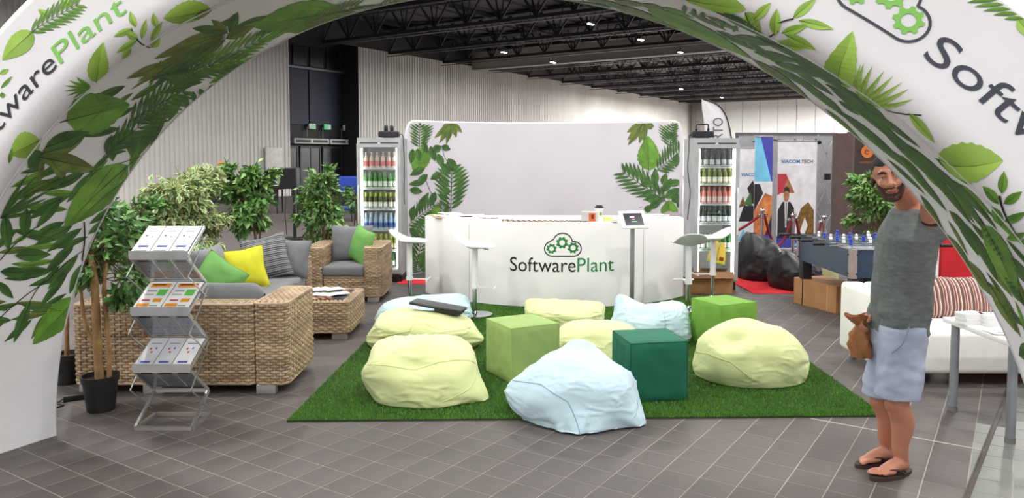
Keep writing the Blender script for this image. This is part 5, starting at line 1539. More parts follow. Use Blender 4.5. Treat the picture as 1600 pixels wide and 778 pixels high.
plant('small ficus in a black pot mostly hidden behind the arch leg', (p.x-.02, p.y, 0), (.105, .23), [([(0, 0, .16), (.01, 0, .6), (0, 0, 1.0)], .018, .012)], [((.1, .05, 1.15), (.22, .2, .25), 1.0)], 300, .08, 22, [m_lf, m_dl], clus=20)
def back_plant(label, x0, x1, ytop, ybot, Y, n, seed, mats, varieg=False, size=.085, pot=(.15, .28), clus=70, extra=(), shares=None):
    c = A((x0+x1)/2, (ytop+ybot)/2, Y); rx = (x1-x0)/2/FPX*Y*1.12; rz_ = (ybot-ytop)/2/FPX*Y*1.02
    base = Vector((c.x, Y, 0)); cz = c.z
    rr = random.Random(seed*3); cr = [((0, 0, cz + rz_*.15), (rx*.62, rx*.6, rz_*.62), .30)]
    for i in range(9):
        a = rr.uniform(0, 2*PI); z = -0.85 + 1.65*(i+.5)/9; k = math.sqrt(max(.1, 1-(z*.8)**2))
        cr.append(((math.cos(a)*rx*.62*k, math.sin(a)*rx*.5*k, cz + z*rz_), (rx*rr.uniform(.38, .56), rx*.44, rz_*rr.uniform(.20, .30)), .70/9))
    return plant(label, base, pot, [([(0, 0, .2), (.02, 0, cz*.5), (-.02, 0, cz)], .022, .012), ([(.04, .02, .2), (.05, .03, cz*.5), (.10, .02, cz-.1)], .016, .010)], cr, n, size, seed, mats, varieg, m_bark2, clus)
back_plant('wide cream and green variegated ficus left of the rattan sofa', 222, 345, 252, 400, 8.9, 6500, 31, [m_cr, m_lf], True, .10, clus=90)
back_plant('leafy ficus behind the far end of the rattan sofa', 352, 440, 252, 368, 9.4, 2900, 32, [m_lf, m_lf2], False, .105, clus=80)
back_plant('leafy ficus behind the rattan armchair', 462, 545, 256, 388, 10.3, 2900, 33, [m_lf, m_lf2], False, .085, clus=60)
back_plant('dark green ficus behind the zigzag rack and the arch leg', 165, 250, 300, 440, 7.0, 1500, 34, [m_lf, m_dl], False, .085, clus=50)
back_plant('small dark ficus between the armchair plant and the left fridge', 540, 575, 288, 345, 11.6, 260, 35, [m_dl, m_lf], False, .08, pot=(.12, .25), clus=24)
back_plant('ficus behind the football table, in front of the brown column', 1326, 1408, 268, 362, 9.9, 2900, 36, [m_lf, m_lf2], False, .085, clus=60)
# power adapter by the pots
p = G(115, 625)
ad = thing('power_adapter', 'black power adapter with cable on the floor by the arch leg', 'adapter', (p.x, p.y, 0), R_(30))
MB().rbox((0, 0, .022), (.13, .07, .044), .01).build('brick', M('adapter_black', (24,24,26), .4), ad)
MB().tube(smoothed([(.06, 0, .02), (.14, .02, .006), (.24, .12, .006), (.3, .3, .006)], 8), .005, 6).build('cable', M('cable_black', (18,18,20), .5), ad)
MB().tube(smoothed([(-.06, 0, .02), (-.10, -.05, .006), (-.06, -.12, .006), (-.14, -.16, .006)], 8), .005, 6).build('cable', M('cable_black', (18,18,20), .5), ad)
# ------------------------------------------------------------------ glass-door fridges and their bottles
m_fr = M('fridge_grey', (186,188,190), .4, .3); m_fin = M('fridge_liner', (244,244,244), .4, var=.01); m_blk = M('black_plastic', (22,22,24), .4); m_led = M('led_strip', (255,255,252), .3, emit=(255,253,246), estr=7.0); m_wire = M('white_wire', (226,228,228), .4)
m_dglass = glass('fridge_door_glass', (245,248,248), .06, .01)
def fridge(label, loc, rz, W, D, H, shelves, handle_side):
    t = thing('glass_door_fridge', label, 'fridge', loc, rz); hw = W/2; e = .035
    b = MB(); b.box((-hw+e/2, D/2, H/2+.02), (e, D, H-.161)).box((hw-e/2, D/2, H/2+.02), (e, D, H-.161)).box((0, D/2, H-.03), (W, D, .06)).box((0, D/2, .14), (W-.06, D-.02, .07))
    b.build('cabinet', m_fr, t, smooth=False)
    b = MB(); b.box((0, D-.02, H/2+.05), (W-.07, .03, H-.16)).box((-hw+e+.006, D/2+.03, H/2+.05), (.008, D-.1, H-.18)).box((hw-e-.006, D/2+.03, H/2+.05), (.008, D-.1, H-.18)).box((0, D/2, H-.115), (W-.07, D-.08, .01)).box((0, D/2, .18), (W-.07, D-.06, .01)); b.build('liner', m_fin, t, smooth=False)
    MB().box((0, .02, H-.085), (W-.07, .03, .075)).build('header', M('header_dark', (66,68,72), .4), t, smooth=False)
    bd = MB().lathe([(0, 0), (.024, 0), (.024, .004), (0, .005)], 16).build('badge', m_wire, t); bd.location = (0, .003, H-.085); bd.rotation_euler = (R_(90), 0, 0)
    MB().box((0, D/2, .05), (W-.02, D-.04, .10)).build('plinth', m_blk, t, smooth=False)
    g = MB()
    for i in range(5): g.box((0, .015, .02+.018*i), (W-.06, .012, .007))
    g.build('grille', M('grille_grey', (70,70,72), .5), t, smooth=False)
    door = MB(); y = -.022; fwd = .05
    door.box((-hw+fwd/2, y, H/2+.025), (fwd, .04, H-.311)).box((hw-fwd/2, y, H/2+.025), (fwd, .04, H-.311)).box((0, y, H-.105), (W, .04, .05)).box((0, y, .155), (W, .04, .05))
    dr = door.build('door', m_fr, t, smooth=False)
    MB().box((0, y, H/2+.03), (W-.1, .006, H-.30)).build('pane', m_dglass, dr, smooth=False)
    MB().rbox((handle_side*(hw-.022), y-.045, H*.52), (.022, .03, .62), .008).build('handle', m_wire, dr)
    for sx in (-1, 1): MB().box((sx*(hw-.066), .012, H/2+.03), (.016, .014, H-.34)).build('light_strip', m_led, t, smooth=False)
    for z in shelves:
        b = MB()
        for i in range(13): b.bar((-hw+.05, .045+.0+i*(D-.13)/12, z-.006), (hw-.05, .045+i*(D-.13)/12, z-.006), .005)
        b.bar((-hw+.05, .045, z+.012), (hw-.05, .045, z+.012), .006); b.bar((-hw+.05, .04, z-.016), (hw-.05, .04, z-.016), .008)
        for i in range(24): b.bar((-hw+.055+i*(W-.11)/23, .044, z-.016), (-hw+.055+i*(W-.11)/23, .044, z+.012), .003)
        b.build('wire_shelf', m_wire, t, smooth=False)
    return t
def bottle_mesh(key, glass_c, label_c, cap_c, neck_c=None, h=.225, r=.030):
    mats = [M('bottle_'+key, glass_c, .12, var=.02), M('bottle_label_'+key, label_c, .5, var=.02), M('bottle_cap_'+key, cap_c, .35, .3), M('bottle_neck_'+key, neck_c or glass_c, .3)]
    mb = MB(); n = 12
    mb.lathe([(0, 0), (r*.92, .001), (r, .008), (r, .030)], n, mi=0)
    mb.lathe([(r*1.012, .030), (r*1.012, .095)], n, mi=1)
    mb.lathe([(r, .095), (r, .125), (r*.82, .150), (r*.5, .170)], n, mi=0)
    mb.lathe([(r*.5, .170), (r*.43, .195), (r*.42, h-.02)], n, mi=3)
    mb.lathe([(r*.47, h-.02), (r*.50, h-.012), (r*.45, h), (0, h)], n, mi=2)
    return mb.mesh('bottle', mats, ang=50)
FLX = (A(557, 330, 10.42).x + A(626, 330, 10.42).x)/2; FLY = G(590, 441).y
FRX = (A(1085, 330, 9.9).x + A(1151, 330, 9.9).x)/2; FRY = G(1118, 453).y
LSH = [1.575, 1.30, 1.015, .73, .44, .20]; RSH = [1.60, 1.375, 1.12, .865, .52, .20]
fridge('tall glass door fridge full of bottles at the left of the backdrop', (FLX, FLY, 0), 0.0, .60, .60, 1.985, LSH, -1)
fridge('tall glass door fridge full of bottles at the right of the backdrop', (FRX, FRY, 0), 0.0, .57, .60, 1.965, RSH, 1)
kinds_l = [('pink', (206,176,160), (206,90,80), (200,196,190), (190,172,160)), ('green', (70,130,50), (226,232,216), (60,120,60), (90,150,60)), ('lime', (86,84,40), (236,240,226), (176,196,40), (190,205,50)), ('blue', (150,176,200), (60,88,160), (190,200,214), (196,206,220)), ('olive', (128,140,50), (226,226,200), (190,190,60), (176,186,70)), ('deepgreen', (40,92,40), (220,226,214), (40,70,40), None)]
kinds_r = [('brown', (70,62,56), (190,192,190), (120,120,118), (90,84,78)), ('cream', (120,124,60), (238,236,214), (150,180,50), (176,192,60)), ('rose', (200,120,106), (226,198,190), (160,80,60), (176,104,84)), ('dark', (42,54,46), (216,222,226), (60,70,72), (60,76,64)), ('cap', (58,120,60), (230,236,226), (40,130,60), (60,140,70))]
names = ['top', 'second', 'third', 'fourth', 'fifth', 'lowest']
for (X, Y, sh, kinds, side, ns) in ((FLX, FLY, LSH, kinds_l, 'left', (6, 7, 7, 7, 7, 2)), (FRX, FRY, RSH, kinds_r, 'right', (6, 7, 7, 7, 7))):
    for si, kd in enumerate(kinds):
        hb = .225 if not (side == 'right' and si == 4) else .19
        bmh = bottle_mesh(kd[0], *kd[1:5], h=hb if hb > .2 else .21, r=.030)
        cname = {'pink': 'clear red label', 'green': 'green', 'lime': 'lime capped', 'blue': 'blue label', 'olive': 'olive', 'deepgreen': 'dark green', 'brown': 'brown', 'cream': 'cream label', 'rose': 'pink', 'dark': 'dark white label', 'cap': 'green capped'}[kd[0]]
        n = ns[si]
        for i in range(n):
            for row in range(2 if side == 'left' or si < 5 else 1):
                x = X - .205 + .41*i/(6 if n > 2 else 1) if n > 2 else X + .08 + .08*i
                if n == 6: x = X - .195 + .39*i/5
                o = link('bottle', bmh, None, (x, Y + .085 + .075*row, sh[si]-.003))
                tag(o, '%s bottle on the %s shelf of the %s fridge, %s row' % (cname, names[si], side, ('front', 'second')[row]), 'bottle', 'bottles on the %s shelf of the %s fridge' % (names[si], side))
# black floodlights standing on the fridges, with their cables
def flood(label, loc, rz, knobs, cable):
    t = thing('floodlight', label, 'floodlight', loc, rz); m = M('floodlight_black', (20,20,23), .4)
    MB().rbox((0, 0, .055), (.28, .16, .085), .02, 3).build('body', m, t)
    MB().box((0, -.082, .055), (.22, .006, .055)).build('lens', M('lens_dark', (40,42,50), .1), t, smooth=False)
    if knobs:
        for x in (-.04, .04): MB().rbox((x, 0, .135), (.05, .07, .09), .018).build('knob', m, t)
    else: MB().tube(smoothed([(-.08, 0, .09), (-.08, 0, .165), (-.06, 0, .185), (.06, 0, .185), (.08, 0, .165), (.08, 0, .09)], 5), .011, 8).build('bracket', m, t); [MB().rbox((kx_, 0, .12), (.03, .03, .03), .006).build('knob', m, t) for kx_ in (-.08, .08)]
    MB().rbox((0, 0, .006), (.16, .10, .012), .004).build('foot', m, t)
    MB().tube(smoothed(cable, 6), .006, 6).build('cable', M('cable_black', (18,18,20), .5), t)
flood('black floodlight with two knobs on top of the left fridge', (FLX+.10, FLY+.25, 1.985), 0, True, [(.13, .02, .05), (.19, .0, .04), (.215, -.1, -.1), (.225, -.12, -.45), (.215, -.1, -.75), (.225, -.12, -.92)])
flood('black floodlight with a bracket on top of the right fridge', (FRX-.13, FRY+.25, 1.965), 0, False, [(-.13, .02, .05), (-.17, .0, .03), (-.185, -.06, -.15), (-.205, -.1, -.4), (-.175, -.12, -.7), (-.19, -.1, -.95), (-.2, -.1, -1.06)])
# yellow foam paddles hanging at the right fridge
p = A(1127, 400, FRY-.35)
fp = thing('swim_fins', 'yellow and green pair with brown pads leaning at the right fridge door', 'fins', (p.x, FRY-.10, p.z-.11), 0); fp.rotation_euler = (R_(-12), R_(14), 0)
for sx in (-1, 1):
    o = MB().prism([(sx*x, y) for x, y in ((.008, .0), (.10, .0), (.115, .05), (.085, .20), (.05, .27), (.02, .27), (.008, .2))][::sx], -.012, .012, lambda x, y, t: (x, t, y)).build('fin', M('fin_yellow', (236,206,70), .5), fp, smooth=False)
    MB().rbox((sx*.058, -.014, .055), (.055, .006, .05), .012).build('pad', M('fin_brown', (150,62,34), .6), o)
    MB().prism([(sx*x, y) for x, y in ((.0, -.014), (.115, -.014), (.118, .02), (.0, .02))][::sx], -.010, .010, lambda x, y, t: (x, t, y)).build('edge', M('fin_green', (150,190,60), .5), o, smooth=False)
# cardboard boxes
m_cb = M('cardboard', (176,128,84), .8, var=.05, bump=.05); m_cbd = M('cardboard_inside', (140,100,66), .85); m_tape = M('packing_tape', (196,156,108), .3)
def carton(label, loc, rz, w, d, h, open_=False, tape=True):
    t = thing('cardboard_box', label, 'box', loc, rz); e = .006
    b = MB(); b.box((-w/2+e/2, 0, h/2), (e, d, h)).box((w/2-e/2, 0, h/2), (e, d, h)).box((0, -d/2+e/2, h/2), (w, e, h)).box((0, d/2-e/2, h/2), (w, e, h)).box((0, 0, .003), (w, d, .006)); b.build('body', m_cb, t, smooth=False)
    if open_:
        for sy in (-1, 1): MB().box((0, sy*(d/2+.05), h+.035), (w-.01, .12, .005), Matrix.Rotation(R_(-sy*35), 3, 'X')).build('flap', m_cbd, t, smooth=False)
        MB().rbox((0, 0, h-.03), (w*.8, d*.7, .05), .01).build('filling', m_paper, t)
    else:
        for sy in (-1, 1): MB().box((0, sy*d/4, h+.002), (w, d/2-.003, .004)).build('flap', m_cb, t, smooth=False)
    if tape: MB().box((-w*.3, -d/2-.001, h/2), (.02, .002, h*.96)).box((w*.3, -d/2-.001, h/2), (.02, .002, h*.96)).build('tape', m_tape, t, smooth=False)
    return t
p = G(1112, 459); carton('open cardboard box on the floor before the right fridge', (p.x, p.y+.14, 0), R_(-3), .54, .30, .21, True, False)
p = G(1252, 475); p2 = G(1320, 493); d_ = p2-p; carton('long closed cardboard box under the football table', ((p.x+p2.x)/2+.13, (p.y+p2.y)/2+.15, 0), math.atan2(d_.y, d_.x), d_.length, .40, .30)

# ------------------------------------------------------------------ football table
FX0, FY0, FY1, FZ0, FZ1 = 3.36, 7.55, 8.98, .52, .80
ft = thing('football_table', 'blue table football game with black legs and white rods', 'football table', (FX0+.40, FY0, 0)); FW = .80; co = Vector((FX0+.40, FY0, 0))
m_fb = M('football_blue', (46,64,88), .35, .1, var=.06); m_ft = M('corner_trim', (176,160,158), .35, .6); m_leg = M('black_leg', (24,24,26), .45)
L_ = FY1-FY0
b = MB(); b.box((-FW/2+.015, L_/2, (FZ0+FZ1)/2), (.03, L_, FZ1-FZ0)).box((FW/2-.015, L_/2, (FZ0+FZ1)/2), (.03, L_, FZ1-FZ0)).box((0, .015, (FZ0+FZ1)/2), (FW, .03, FZ1-FZ0)).box((0, L_-.015, (FZ0+FZ1)/2), (FW, .03, FZ1-FZ0)); b.build('body', m_fb, ft, smooth=False)
MB().box((0, L_/2, FZ1-.10), (FW-.06, L_-.06, .012)).build('pitch', M('pitch_grey', (150,160,166), .5), ft, smooth=False)
MB().box((-FW/2+.02, L_/2, FZ1+.008), (.06, L_, .016)).box((FW/2-.02, L_/2, FZ1+.008), (.06, L_, .016)).box((0, .02, FZ1+.008), (FW, .06, .016)).box((0, L_-.02, FZ1+.008), (FW, .06, .016)).build('rim', M('rim_grey', (176,180,182), .4, .3), ft, smooth=False)
for sx in (-1, 1):
    for y in (0, L_):
        MB().box((sx*(FW/2-.02), y + (.02 if y == 0 else -.02), (FZ0+FZ1)/2), (.062, .062, FZ1-FZ0+.012)).build('corner', m_ft, ft, smooth=False)
        MB().rbox((sx*(FW/2-.07), y + (.07 if y == 0 else -.07), FZ0/2), (.11, .11, FZ0), .006).build('leg', m_leg, ft)
        bo = MB()
        for z in (FZ0+.04, FZ1-.05): bo.sphere((sx*(FW/2-.05)-0, y + (-.012 if y == 0 else .012), z), .010, 8, 6); bo.sphere((sx*(FW/2+.012), y+(.05 if y == 0 else -.05), z), .010, 8, 6)
        bo.build('bolt', m_leg, ft)
m_pb = M('player_blue', (40,70,190), .35); m_pw = M('player_white', (240,240,240), .35)
for i in range(8):
    y = .14 + (L_-.28)*i/7; n = (1, 2, 3, 5, 5, 3, 2, 1)[i]
    rod = MB().tube([(-FW/2-.16, y, FZ1+.028), (FW/2+.16, y, FZ1+.028)], .008, 8).build('rod', m_ch, ft)
    sd = -1 if i % 2 else 1
    MB().tube([(sd*(FW/2+.15), y, FZ1+.028), (sd*(FW/2+.27), y, FZ1+.028)], .018, 10).build('handle', m_blk, rod)
    for k in range(n):
        x = 0 if n == 1 else -.28 + .56*k/(n-1)
        MB().rbox((x, y, FZ1+.008), (.034, .022, .085), .006).sphere((x, y, FZ1+.066), .017, 8, 6).build('player', m_pb if i % 2 else m_pw, rod)

# ------------------------------------------------------------------ black sacks, red mat, rope barrier
def simple_bag(label, px0, px1, yb, dep, h, seed, name='black_sack'):
    a, b2 = G(px0, yb), G(px1, yb)
    return bean(label, Vector(((a.x+b2.x)/2, a.y+dep/2, .004)), (b2.x-a.x, dep, h), R_(seed*9), seed, M('black_sack_nylon', (30,31,34), .42, bump=.15, bscale=120), M('black_seam', (50,50,54), .5), [(100, 60, .10, 10, .006), (190, 0, .04, 10, .005), (-20, 10, .05, 10, .006)], [(-60, 40, .04, 20)], [[(-150, 40), (-100, 45), (-40, 35)]], wr=.03, cat='sack', name=name, group='black sacks on the red mat', sub=4)
rm = thing('red_mat', 'flat red carpet mat under the black sacks', 'mat')
MB().prism([(p.x, p.y) for p in (G(1147, 443), G(1178, 459), G(1246, 459), G(1262, 425), G(1147, 418))], .001, .009).build('pile', M('red_carpet', (206,30,40), .9, var=.04, bump=.2, bscale=200), rm, smooth=False)
rm2 = thing('red_mat', 'thin red carpet strip behind the left bar stool', 'mat')
MB().prism([(p.x, p.y) for p in (G(622, 444), G(676, 444), G(676, 437), G(622, 437))], .001, .006).build('pile', M('red_carpet', (206,30,40), .9), rm2, smooth=False)
simple_bag('tall black sack on the red mat beside the right fridge', 1163, 1232, 441, .62, .58, 11)
simple_bag('low black sack lying under the football table edge', 1212, 1296, 456, .60, .42, 12)
m_pc = M('polished_steel', (205,205,208), .12, 1.0); m_rope = M('red_rope', (120,24,40), .8, bump=.4, bscale=90)
def stanchion(label, px, ytop, Y):
    p = A(px, ytop, Y); t = thing('rope_stanchion', label, 'stanchion', (p.x, Y, 0), 0, 'chrome rope stanchions'); h = p.z
    MB().lathe([(0, 0), (.16, 0), (.16, .015), (.05, .04), (.0, .04)], 22).build('base', m_pc, t); MB().tube([(0, 0, .03), (0, 0, h-.08)], .024, 12).build('post', m_pc, t)
    MB().lathe([(.034, h-.13), (.034, h-.07), (.012, h-.06), (.012, h-.05)], 14).build('collar', m_pc, t); MB().sphere((0, 0, h-.03), .042, 14, 10).build('ball', m_pc, t)
    return Vector((p.x, Y, h-.10))
s1_ = stanchion('chrome rope stanchion right of the right fridge', 1191, 326, 11.4); s2_ = stanchion('chrome rope stanchion left of the football table', 1240, 333, 11.6); s3_ = stanchion('chrome rope stanchion behind the football table', 1288, 336, 11.8)
def rope(label, a, b_, sag):
    t = thing('barrier_rope', label, 'rope', (a.x, a.y, a.z))
    MB().tube([(b_-a)*(i/16) - Vector((0, 0, sag*4*(i/16)*(1-i/16))) for i in range(17)], .020, 10).build('rope', m_rope, t)
    for q, d in ((Vector((0, 0, 0)), .04), (b_-a, -.04)): MB().tube([q, q + (b_-a).normalized()*d], .024, 10).build('end_cap', m_pc, t)
rope('dark red velvet rope between two chrome stanchions', s1_ + Vector((.04, 0, 0)), s2_ - Vector((.04, 0, 0)), .42)
rope('dark red velvet rope leading left from the first stanchion', s1_ - Vector((.04, 0, 0)), s1_ + Vector((-.75, .1, -.30)), .10)
rope('dark red velvet rope leading right to the football table', s2_ + Vector((.04, 0, 0)), s3_ - Vector((.04, 0, 0)), .42)
# yellow shopping bag
p = G(1300, 446); yb_ = thing('shopping_bag', 'pale green and yellow shopping bag behind the football table leg', 'bag', (p.x+.02, p.y+.25, 0), R_(10))
b = MB(); b.grid(lambda a, v: Vector((.17*math.cos(a*2*PI)*(1+.08*noise.noise(Vector((a*9, v*4, 1)))), .11*math.sin(a*2*PI), .004 + .34*v)), 32, 10, wrap=True); b.build('sack', M('bag_print', (196,200,120), .5, c2=(214,214,170), scale=9), yb_)
b = MB()
rg = random.Random(3)
for i in range(14): b.sphere((rg.uniform(-.11, .11), rg.uniform(-.06, .06), .35+rg.uniform(-.02, .05)), (.05, .04, .03), 8, 6)
b.build('filling', M('yellow_fill', (236,196,40), .6), yb_)

# ------------------------------------------------------------------ neighbouring booth behind: banners and panels
m_gpan = M('grey_partition', (158,158,162), .7); m_bw = M('banner_white', (232,232,236), .55); m_ind = M('print_indigo', (70,74,176), .5); m_lb = M('print_light_blue', (120,200,236), .5); m_red = M('print_red', (196,62,74), .5); m_skin_p = M('print_tan', (196,140,100), .6, c2=(150,92,60), scale=10); m_suit = M('print_dark', (36,36,42), .6); m_ochre = M('print_ochre', (150,112,44), .6, c2=(88,64,36), scale=14); m_pgrn = M('print_green', (70,120,70), .6); m_vblue = M('print_blue_ink', (44,120,184), .5); m_vgrey = M('print_grey_ink', (96,96,104), .5)
PY = 15.6
pw = thing('partition_wall', 'grey exhibition partition behind the banners', 'partition', (A(1226, 300, PY).x, PY, 0)); x0, x1 = A(1150, 300, PY).x, A(1304, 300, PY).x; cx_ = A(1226, 300, PY).x
for i in range(3):
    a = x0 + (x1-x0)*i/3; c = x0 + (x1-x0)*(i+1)/3; MB().box(((a+c)/2-cx_, 0, 1.10), (c-a-.02, .04, 2.16)).build('panel', m_gpan, pw, smooth=False)
MB().box(((x0+x1)/2-cx_, 0, 2.20), (x1-x0+.06, .06, .05)).box((x0-cx_, 0, 1.1), (.05, .05, 2.2)).box((x1-cx_, 0, 1.1), (.05, .05, 2.2)).build('frame', M('frame_grey', (98,98,102), .5, .3), pw, smooth=False)
# lattice display frame and lighting bar
m_lat = M('lattice_silver', (196,198,202), .3, .8)
lat = thing('display_lattice', 'silver folding lattice frame right of the tall banner', 'display frame', (A(1290, 300, 14.6).x, 14.6, 0)); x0, x1 = A(1276, 300, 14.6).x, A(1303, 300, 14.6).x; cl_ = A(1290, 300, 14.6).x
for i in range(3):
    z0, z1 = .05 + .70*i, .75 + .70*i; MB().bar((x0-cl_, 0, z0), (x1-cl_, 0, z1), .018).bar((x1-cl_, 0, z0), (x0-cl_, 0, z1), .018).build('cross_bar', m_lat, lat, smooth=False)
for x in (x0, x1): MB().bar((x-cl_, 0, 0), (x-cl_, 0, 2.16), .022).build('upright', m_lat, lat, smooth=False)
MB().box((0, -.06, 1.36), (.10, .06, .12)).build('clamp', m_blk, lat, smooth=False)
lb_ = thing('light_bar', 'black lighting bar with small spotlights above the tall banner', 'light bar', (A(1240, 222, 14.3).x, 14.3, A(1240, 219, 14.3).z))
MB().tube([(-.36, 0, 0), (.48, 0, -.06)], .018, 8).build('bar', m_blk, lb_)
for x in (-.28, .02, .40): MB().tube([(x, -.01, 0), (x+.03, -.16, -.05)], .03, 8).build('spot', m_blk, lb_)
MB().tube([(-.36, .02, 0), (-.36, 1.25, 0)], .012, 6).tube([(.40, .02, -.05), (.40, 1.25, -.05)], .012, 6).build('bracket', m_blk, lb_)
def banner(name, label, px0, px1, ytop, Y, z0, prints, cat='banner'):
    a, c = A(px0, ytop, Y), A(px1, ytop, Y); w = c.x-a.x; h = a.z-z0
    t = thing(name, label, cat, ((a.x+c.x)/2, Y, 0))
    MB().box((0, 0, z0+h/2), (w, .012, h)).build('sheet', m_bw, t, smooth=False)
    MB().rbox((0, 0, z0+h+.01), (w+.02, .03, .03), .006).build('top_rail', M('rail_silver', (180,180,184), .3, .7), t); MB().rbox((0, .02, z0/2+.02), (w+.03, .12, z0), .015).build('cassette', M('rail_silver', (180,180,184), .3, .7), t)
    for i, (pts, mm) in enumerate(prints):
        q = [((x-.5)*w, z0 + y*h) for x, y in pts]; MB().add([(x, -.0066-.0003*i, z) for x, z in q], [tuple(range(len(q)))]).build('print', mm, t, smooth=False)
    return t, w, h, z0
def ell(cx, cy, rx, ry, n=16): return [(cx+rx*math.cos(2*PI*i/n), cy+ry*math.sin(2*PI*i/n)) for i in range(n)]
suit = [([(.02, .10), (.46, .10), (.44, .38), (.34, .44), (.14, .44), (.02, .36)], m_suit), ([(.19, .44), (.28, .44), (.25, .20), (.22, .20)], m_bw), ([(.225, .43), (.25, .43), (.245, .22), (.23, .22)], m_suit), (ell(.235, .50, .075, .062), m_skin_p), ([(.16, .52), (.17, .565), (.24, .585), (.31, .56), (.31, .52), (.27, .54), (.2, .54)], m_suit)]
bt, w, h, z0 = banner('roll_up_banner', 'white roll-up banner with blue and grey lettering, tallest of the booth behind', 1216, 1277, 221, 13.6, .10,
    [([(.0, .50), (.0, .70), (.22, .70), (.45, .52), (.1, .52)], m_red), ([(.12, .52), (.26, .66), (.45, .52)], m_skin_p), ([(.0, .0), (1, .0), (1, .06), (.0, .12)], m_ind), ([(.4, .02), (.62, .09), (.7, .02)], m_lb), ([(.52, .10), (.96, .10), (.95, .36), (.80, .44), (.62, .38), (.52, .28)], m_ochre), ([(.58, .14), (.72, .30), (.80, .22), (.70, .12)], m_bw)] + suit)
def btext(t, txt, x, z, size, mat, maxw=None):
    v, f = text2d(txt, size, 1.0, 3, .002); w_ = max(a for a, b_ in v); k = (maxw/w_) if maxw else 1
    MB().add([(x + a*k, -.0105, z + b_) for a, b_ in v], f).build('lettering', mat, t, smooth=False)
btext(bt, 'VIACOM', -w*.42, z0+h*.80, .085, m_vblue, w*.48); btext(bt, '.TECH', w*.075, z0+h*.80, .085, m_vgrey, w*.32)
bt, w, h, z0 = banner('roll_up_banner', 'grey white roll-up banner with blue lettering half hidden by the portrait panel', 1154, 1186, 232, 13.9, .10,
    [([(.45, .60), (.75, .68), (.95, .40), (.70, .45)], m_suit), ([(.3, .44), (.62, .56), (.75, .40)], m_pgrn), ([(.05, .40), (.25, .52), (.4, .42)], m_ochre), ([(.05, .26), (.9, .26), (.9, .42), (.3, .42)], m_suit), ([(0, .06), (.6, .06), (.3, .18)], m_lb), ([(0, 0), (1, 0), (1, .05), (0, .05)], m_ind)])
btext(bt, 'VIACOM', -w*.36, z0+h*.72, .085, m_vblue, w*.84)
bt, w, h, z0 = banner('portrait_panel', 'narrow display panel with blue triangles above an orange brown picture', 1180, 1208, 214, 13.2, .06,
    [([(0, .62), (1, .62), (1, 1), (0, 1)], m_lb), ([(.3, 1), (1, 1), (1, .62), (.95, .62)], m_ind), ([(0, .40), (1, .40), (1, .58), (0, .58)], m_bw), ([(0, .14), (.8, .14), (1, .3), (1, .50), (.6, .52), (0, .36)], M('print_orange', (232,150,84), .6, c2=(176,92,48), scale=8)), ([(.0, .36), (.5, .52), (.3, .60), (0, .60)], m_suit), ([(.6, .14), (1, .14), (1, .34)], m_suit), ([(0, 0), (1, 0), (1, .16), (0, .16)], m_ind)], 'display panel')
# feather flag
FY_ = 12.8; p0 = A(1101, 217, FY_)
fl_ = thing('feather_flag', 'white feather flag with dark lettering behind the right fridge', 'flag', (A(1143, 300, FY_).x, FY_, 0)); ox = A(1143, 300, FY_).x
edge = [(1143, 300), (1143.5, 230), (1141, 205), (1134, 180), (1120, 163), (1096, 154)]
rt = smoothed([A(x, y, FY_) - Vector((ox, FY_, 0)) for x, y in edge], 6); m_fl = M('flag_white', (228,230,232), .6, var=.02)
lf = [A(x, y, FY_) - Vector((ox, FY_, 0)) for x, y in ((1112, 300), (1108, 260), (1103, 217), (1100, 190), (1097, 170), (1096, 154.5))]; lf = smoothed(lf, 6)
b = MB()
for sg in (.006, -.006): b.grid(lambda u_, v_: (lf[int(round(v_*30))].lerp(rt[int(round(v_*30))], u_)) + Vector((0, sg*math.sin(PI*u_) + .012*math.sin(u_*6+v_*4), 0)), 8, 31)
b.build('sail', m_fl, fl_, ang=80)
MB().tube([Vector((0, 0, .02)), Vector((0, 0, .6))] + rt, .012, 8).build('pole', m_blk, fl_); MB().lathe([(0, 0), (.25, 0), (.25, .03), (0, .05)], 20).build('base', m_blk, fl_)
v, f = text2d('RTO', .24, .78, 3); q = A(1128, 218, FY_) - Vector((ox, FY_, 0))
MB().add([(q.x - y*1.0, -.045, q.z + x) for x, y in v], f).build('lettering', m_vgrey, fl_, smooth=False)
# brown column and dark sign panel with the orange mark
bc = thing('brown_column', 'tall dark brown fabric column beside the silver lattice', 'column', (A(1316, 300, 13.4).x, 13.4, 0)); r_ = 16/FPX*13.4
MB().lathe([(0, .0), (r_, 0), (r_, 2.14), (0, 2.14)], 28).build('sleeve', M('brown_fabric', (92,76,72), .85), bc); MB().lathe([(0, 0), (r_*1.1, 0), (r_*1.1, .03), (r_, .03)], 28).build('base_ring', m_blk, bc)
sp_ = thing('sign_panel', 'dark sign panel with an orange round mark behind the man', 'sign', (A(1365, 240, 14.4).x, 14.4, 0)); sxo = A(1365, 240, 14.4).x; ztp = A(1365, 206, 14.4).z
MB().box((0, 0, ztp/2), (1.0, .05, ztp)).build('panel', M('sign_dark', (64,52,48), .7), sp_, smooth=False)
q = A(1354, 237, 14.4); mk_ = MB().lathe([(0, 0), (.115, 0), (.115, .004), (0, .004)], 24).build('mark', M('sign_orange', (214,120,40), .5), sp_); mk_.location = (q.x-sxo, -.03, q.z); mk_.rotation_euler = (R_(90), 0, 0)
v, f = text2d('e', .20, 1.0, 4); MB().add([(q.x-sxo - .055 + x, -.037, q.z - .052 + y) for x, y in v], f).build('mark_letter', M('sign_dark', (64,52,48)), sp_, smooth=False)
MB().box((q.x-sxo+.01, -.027, q.z-.20), (.30, .004, .04)).build('mark_caption', M('sign_brown_ink', (120,72,40), .6), sp_, smooth=False)
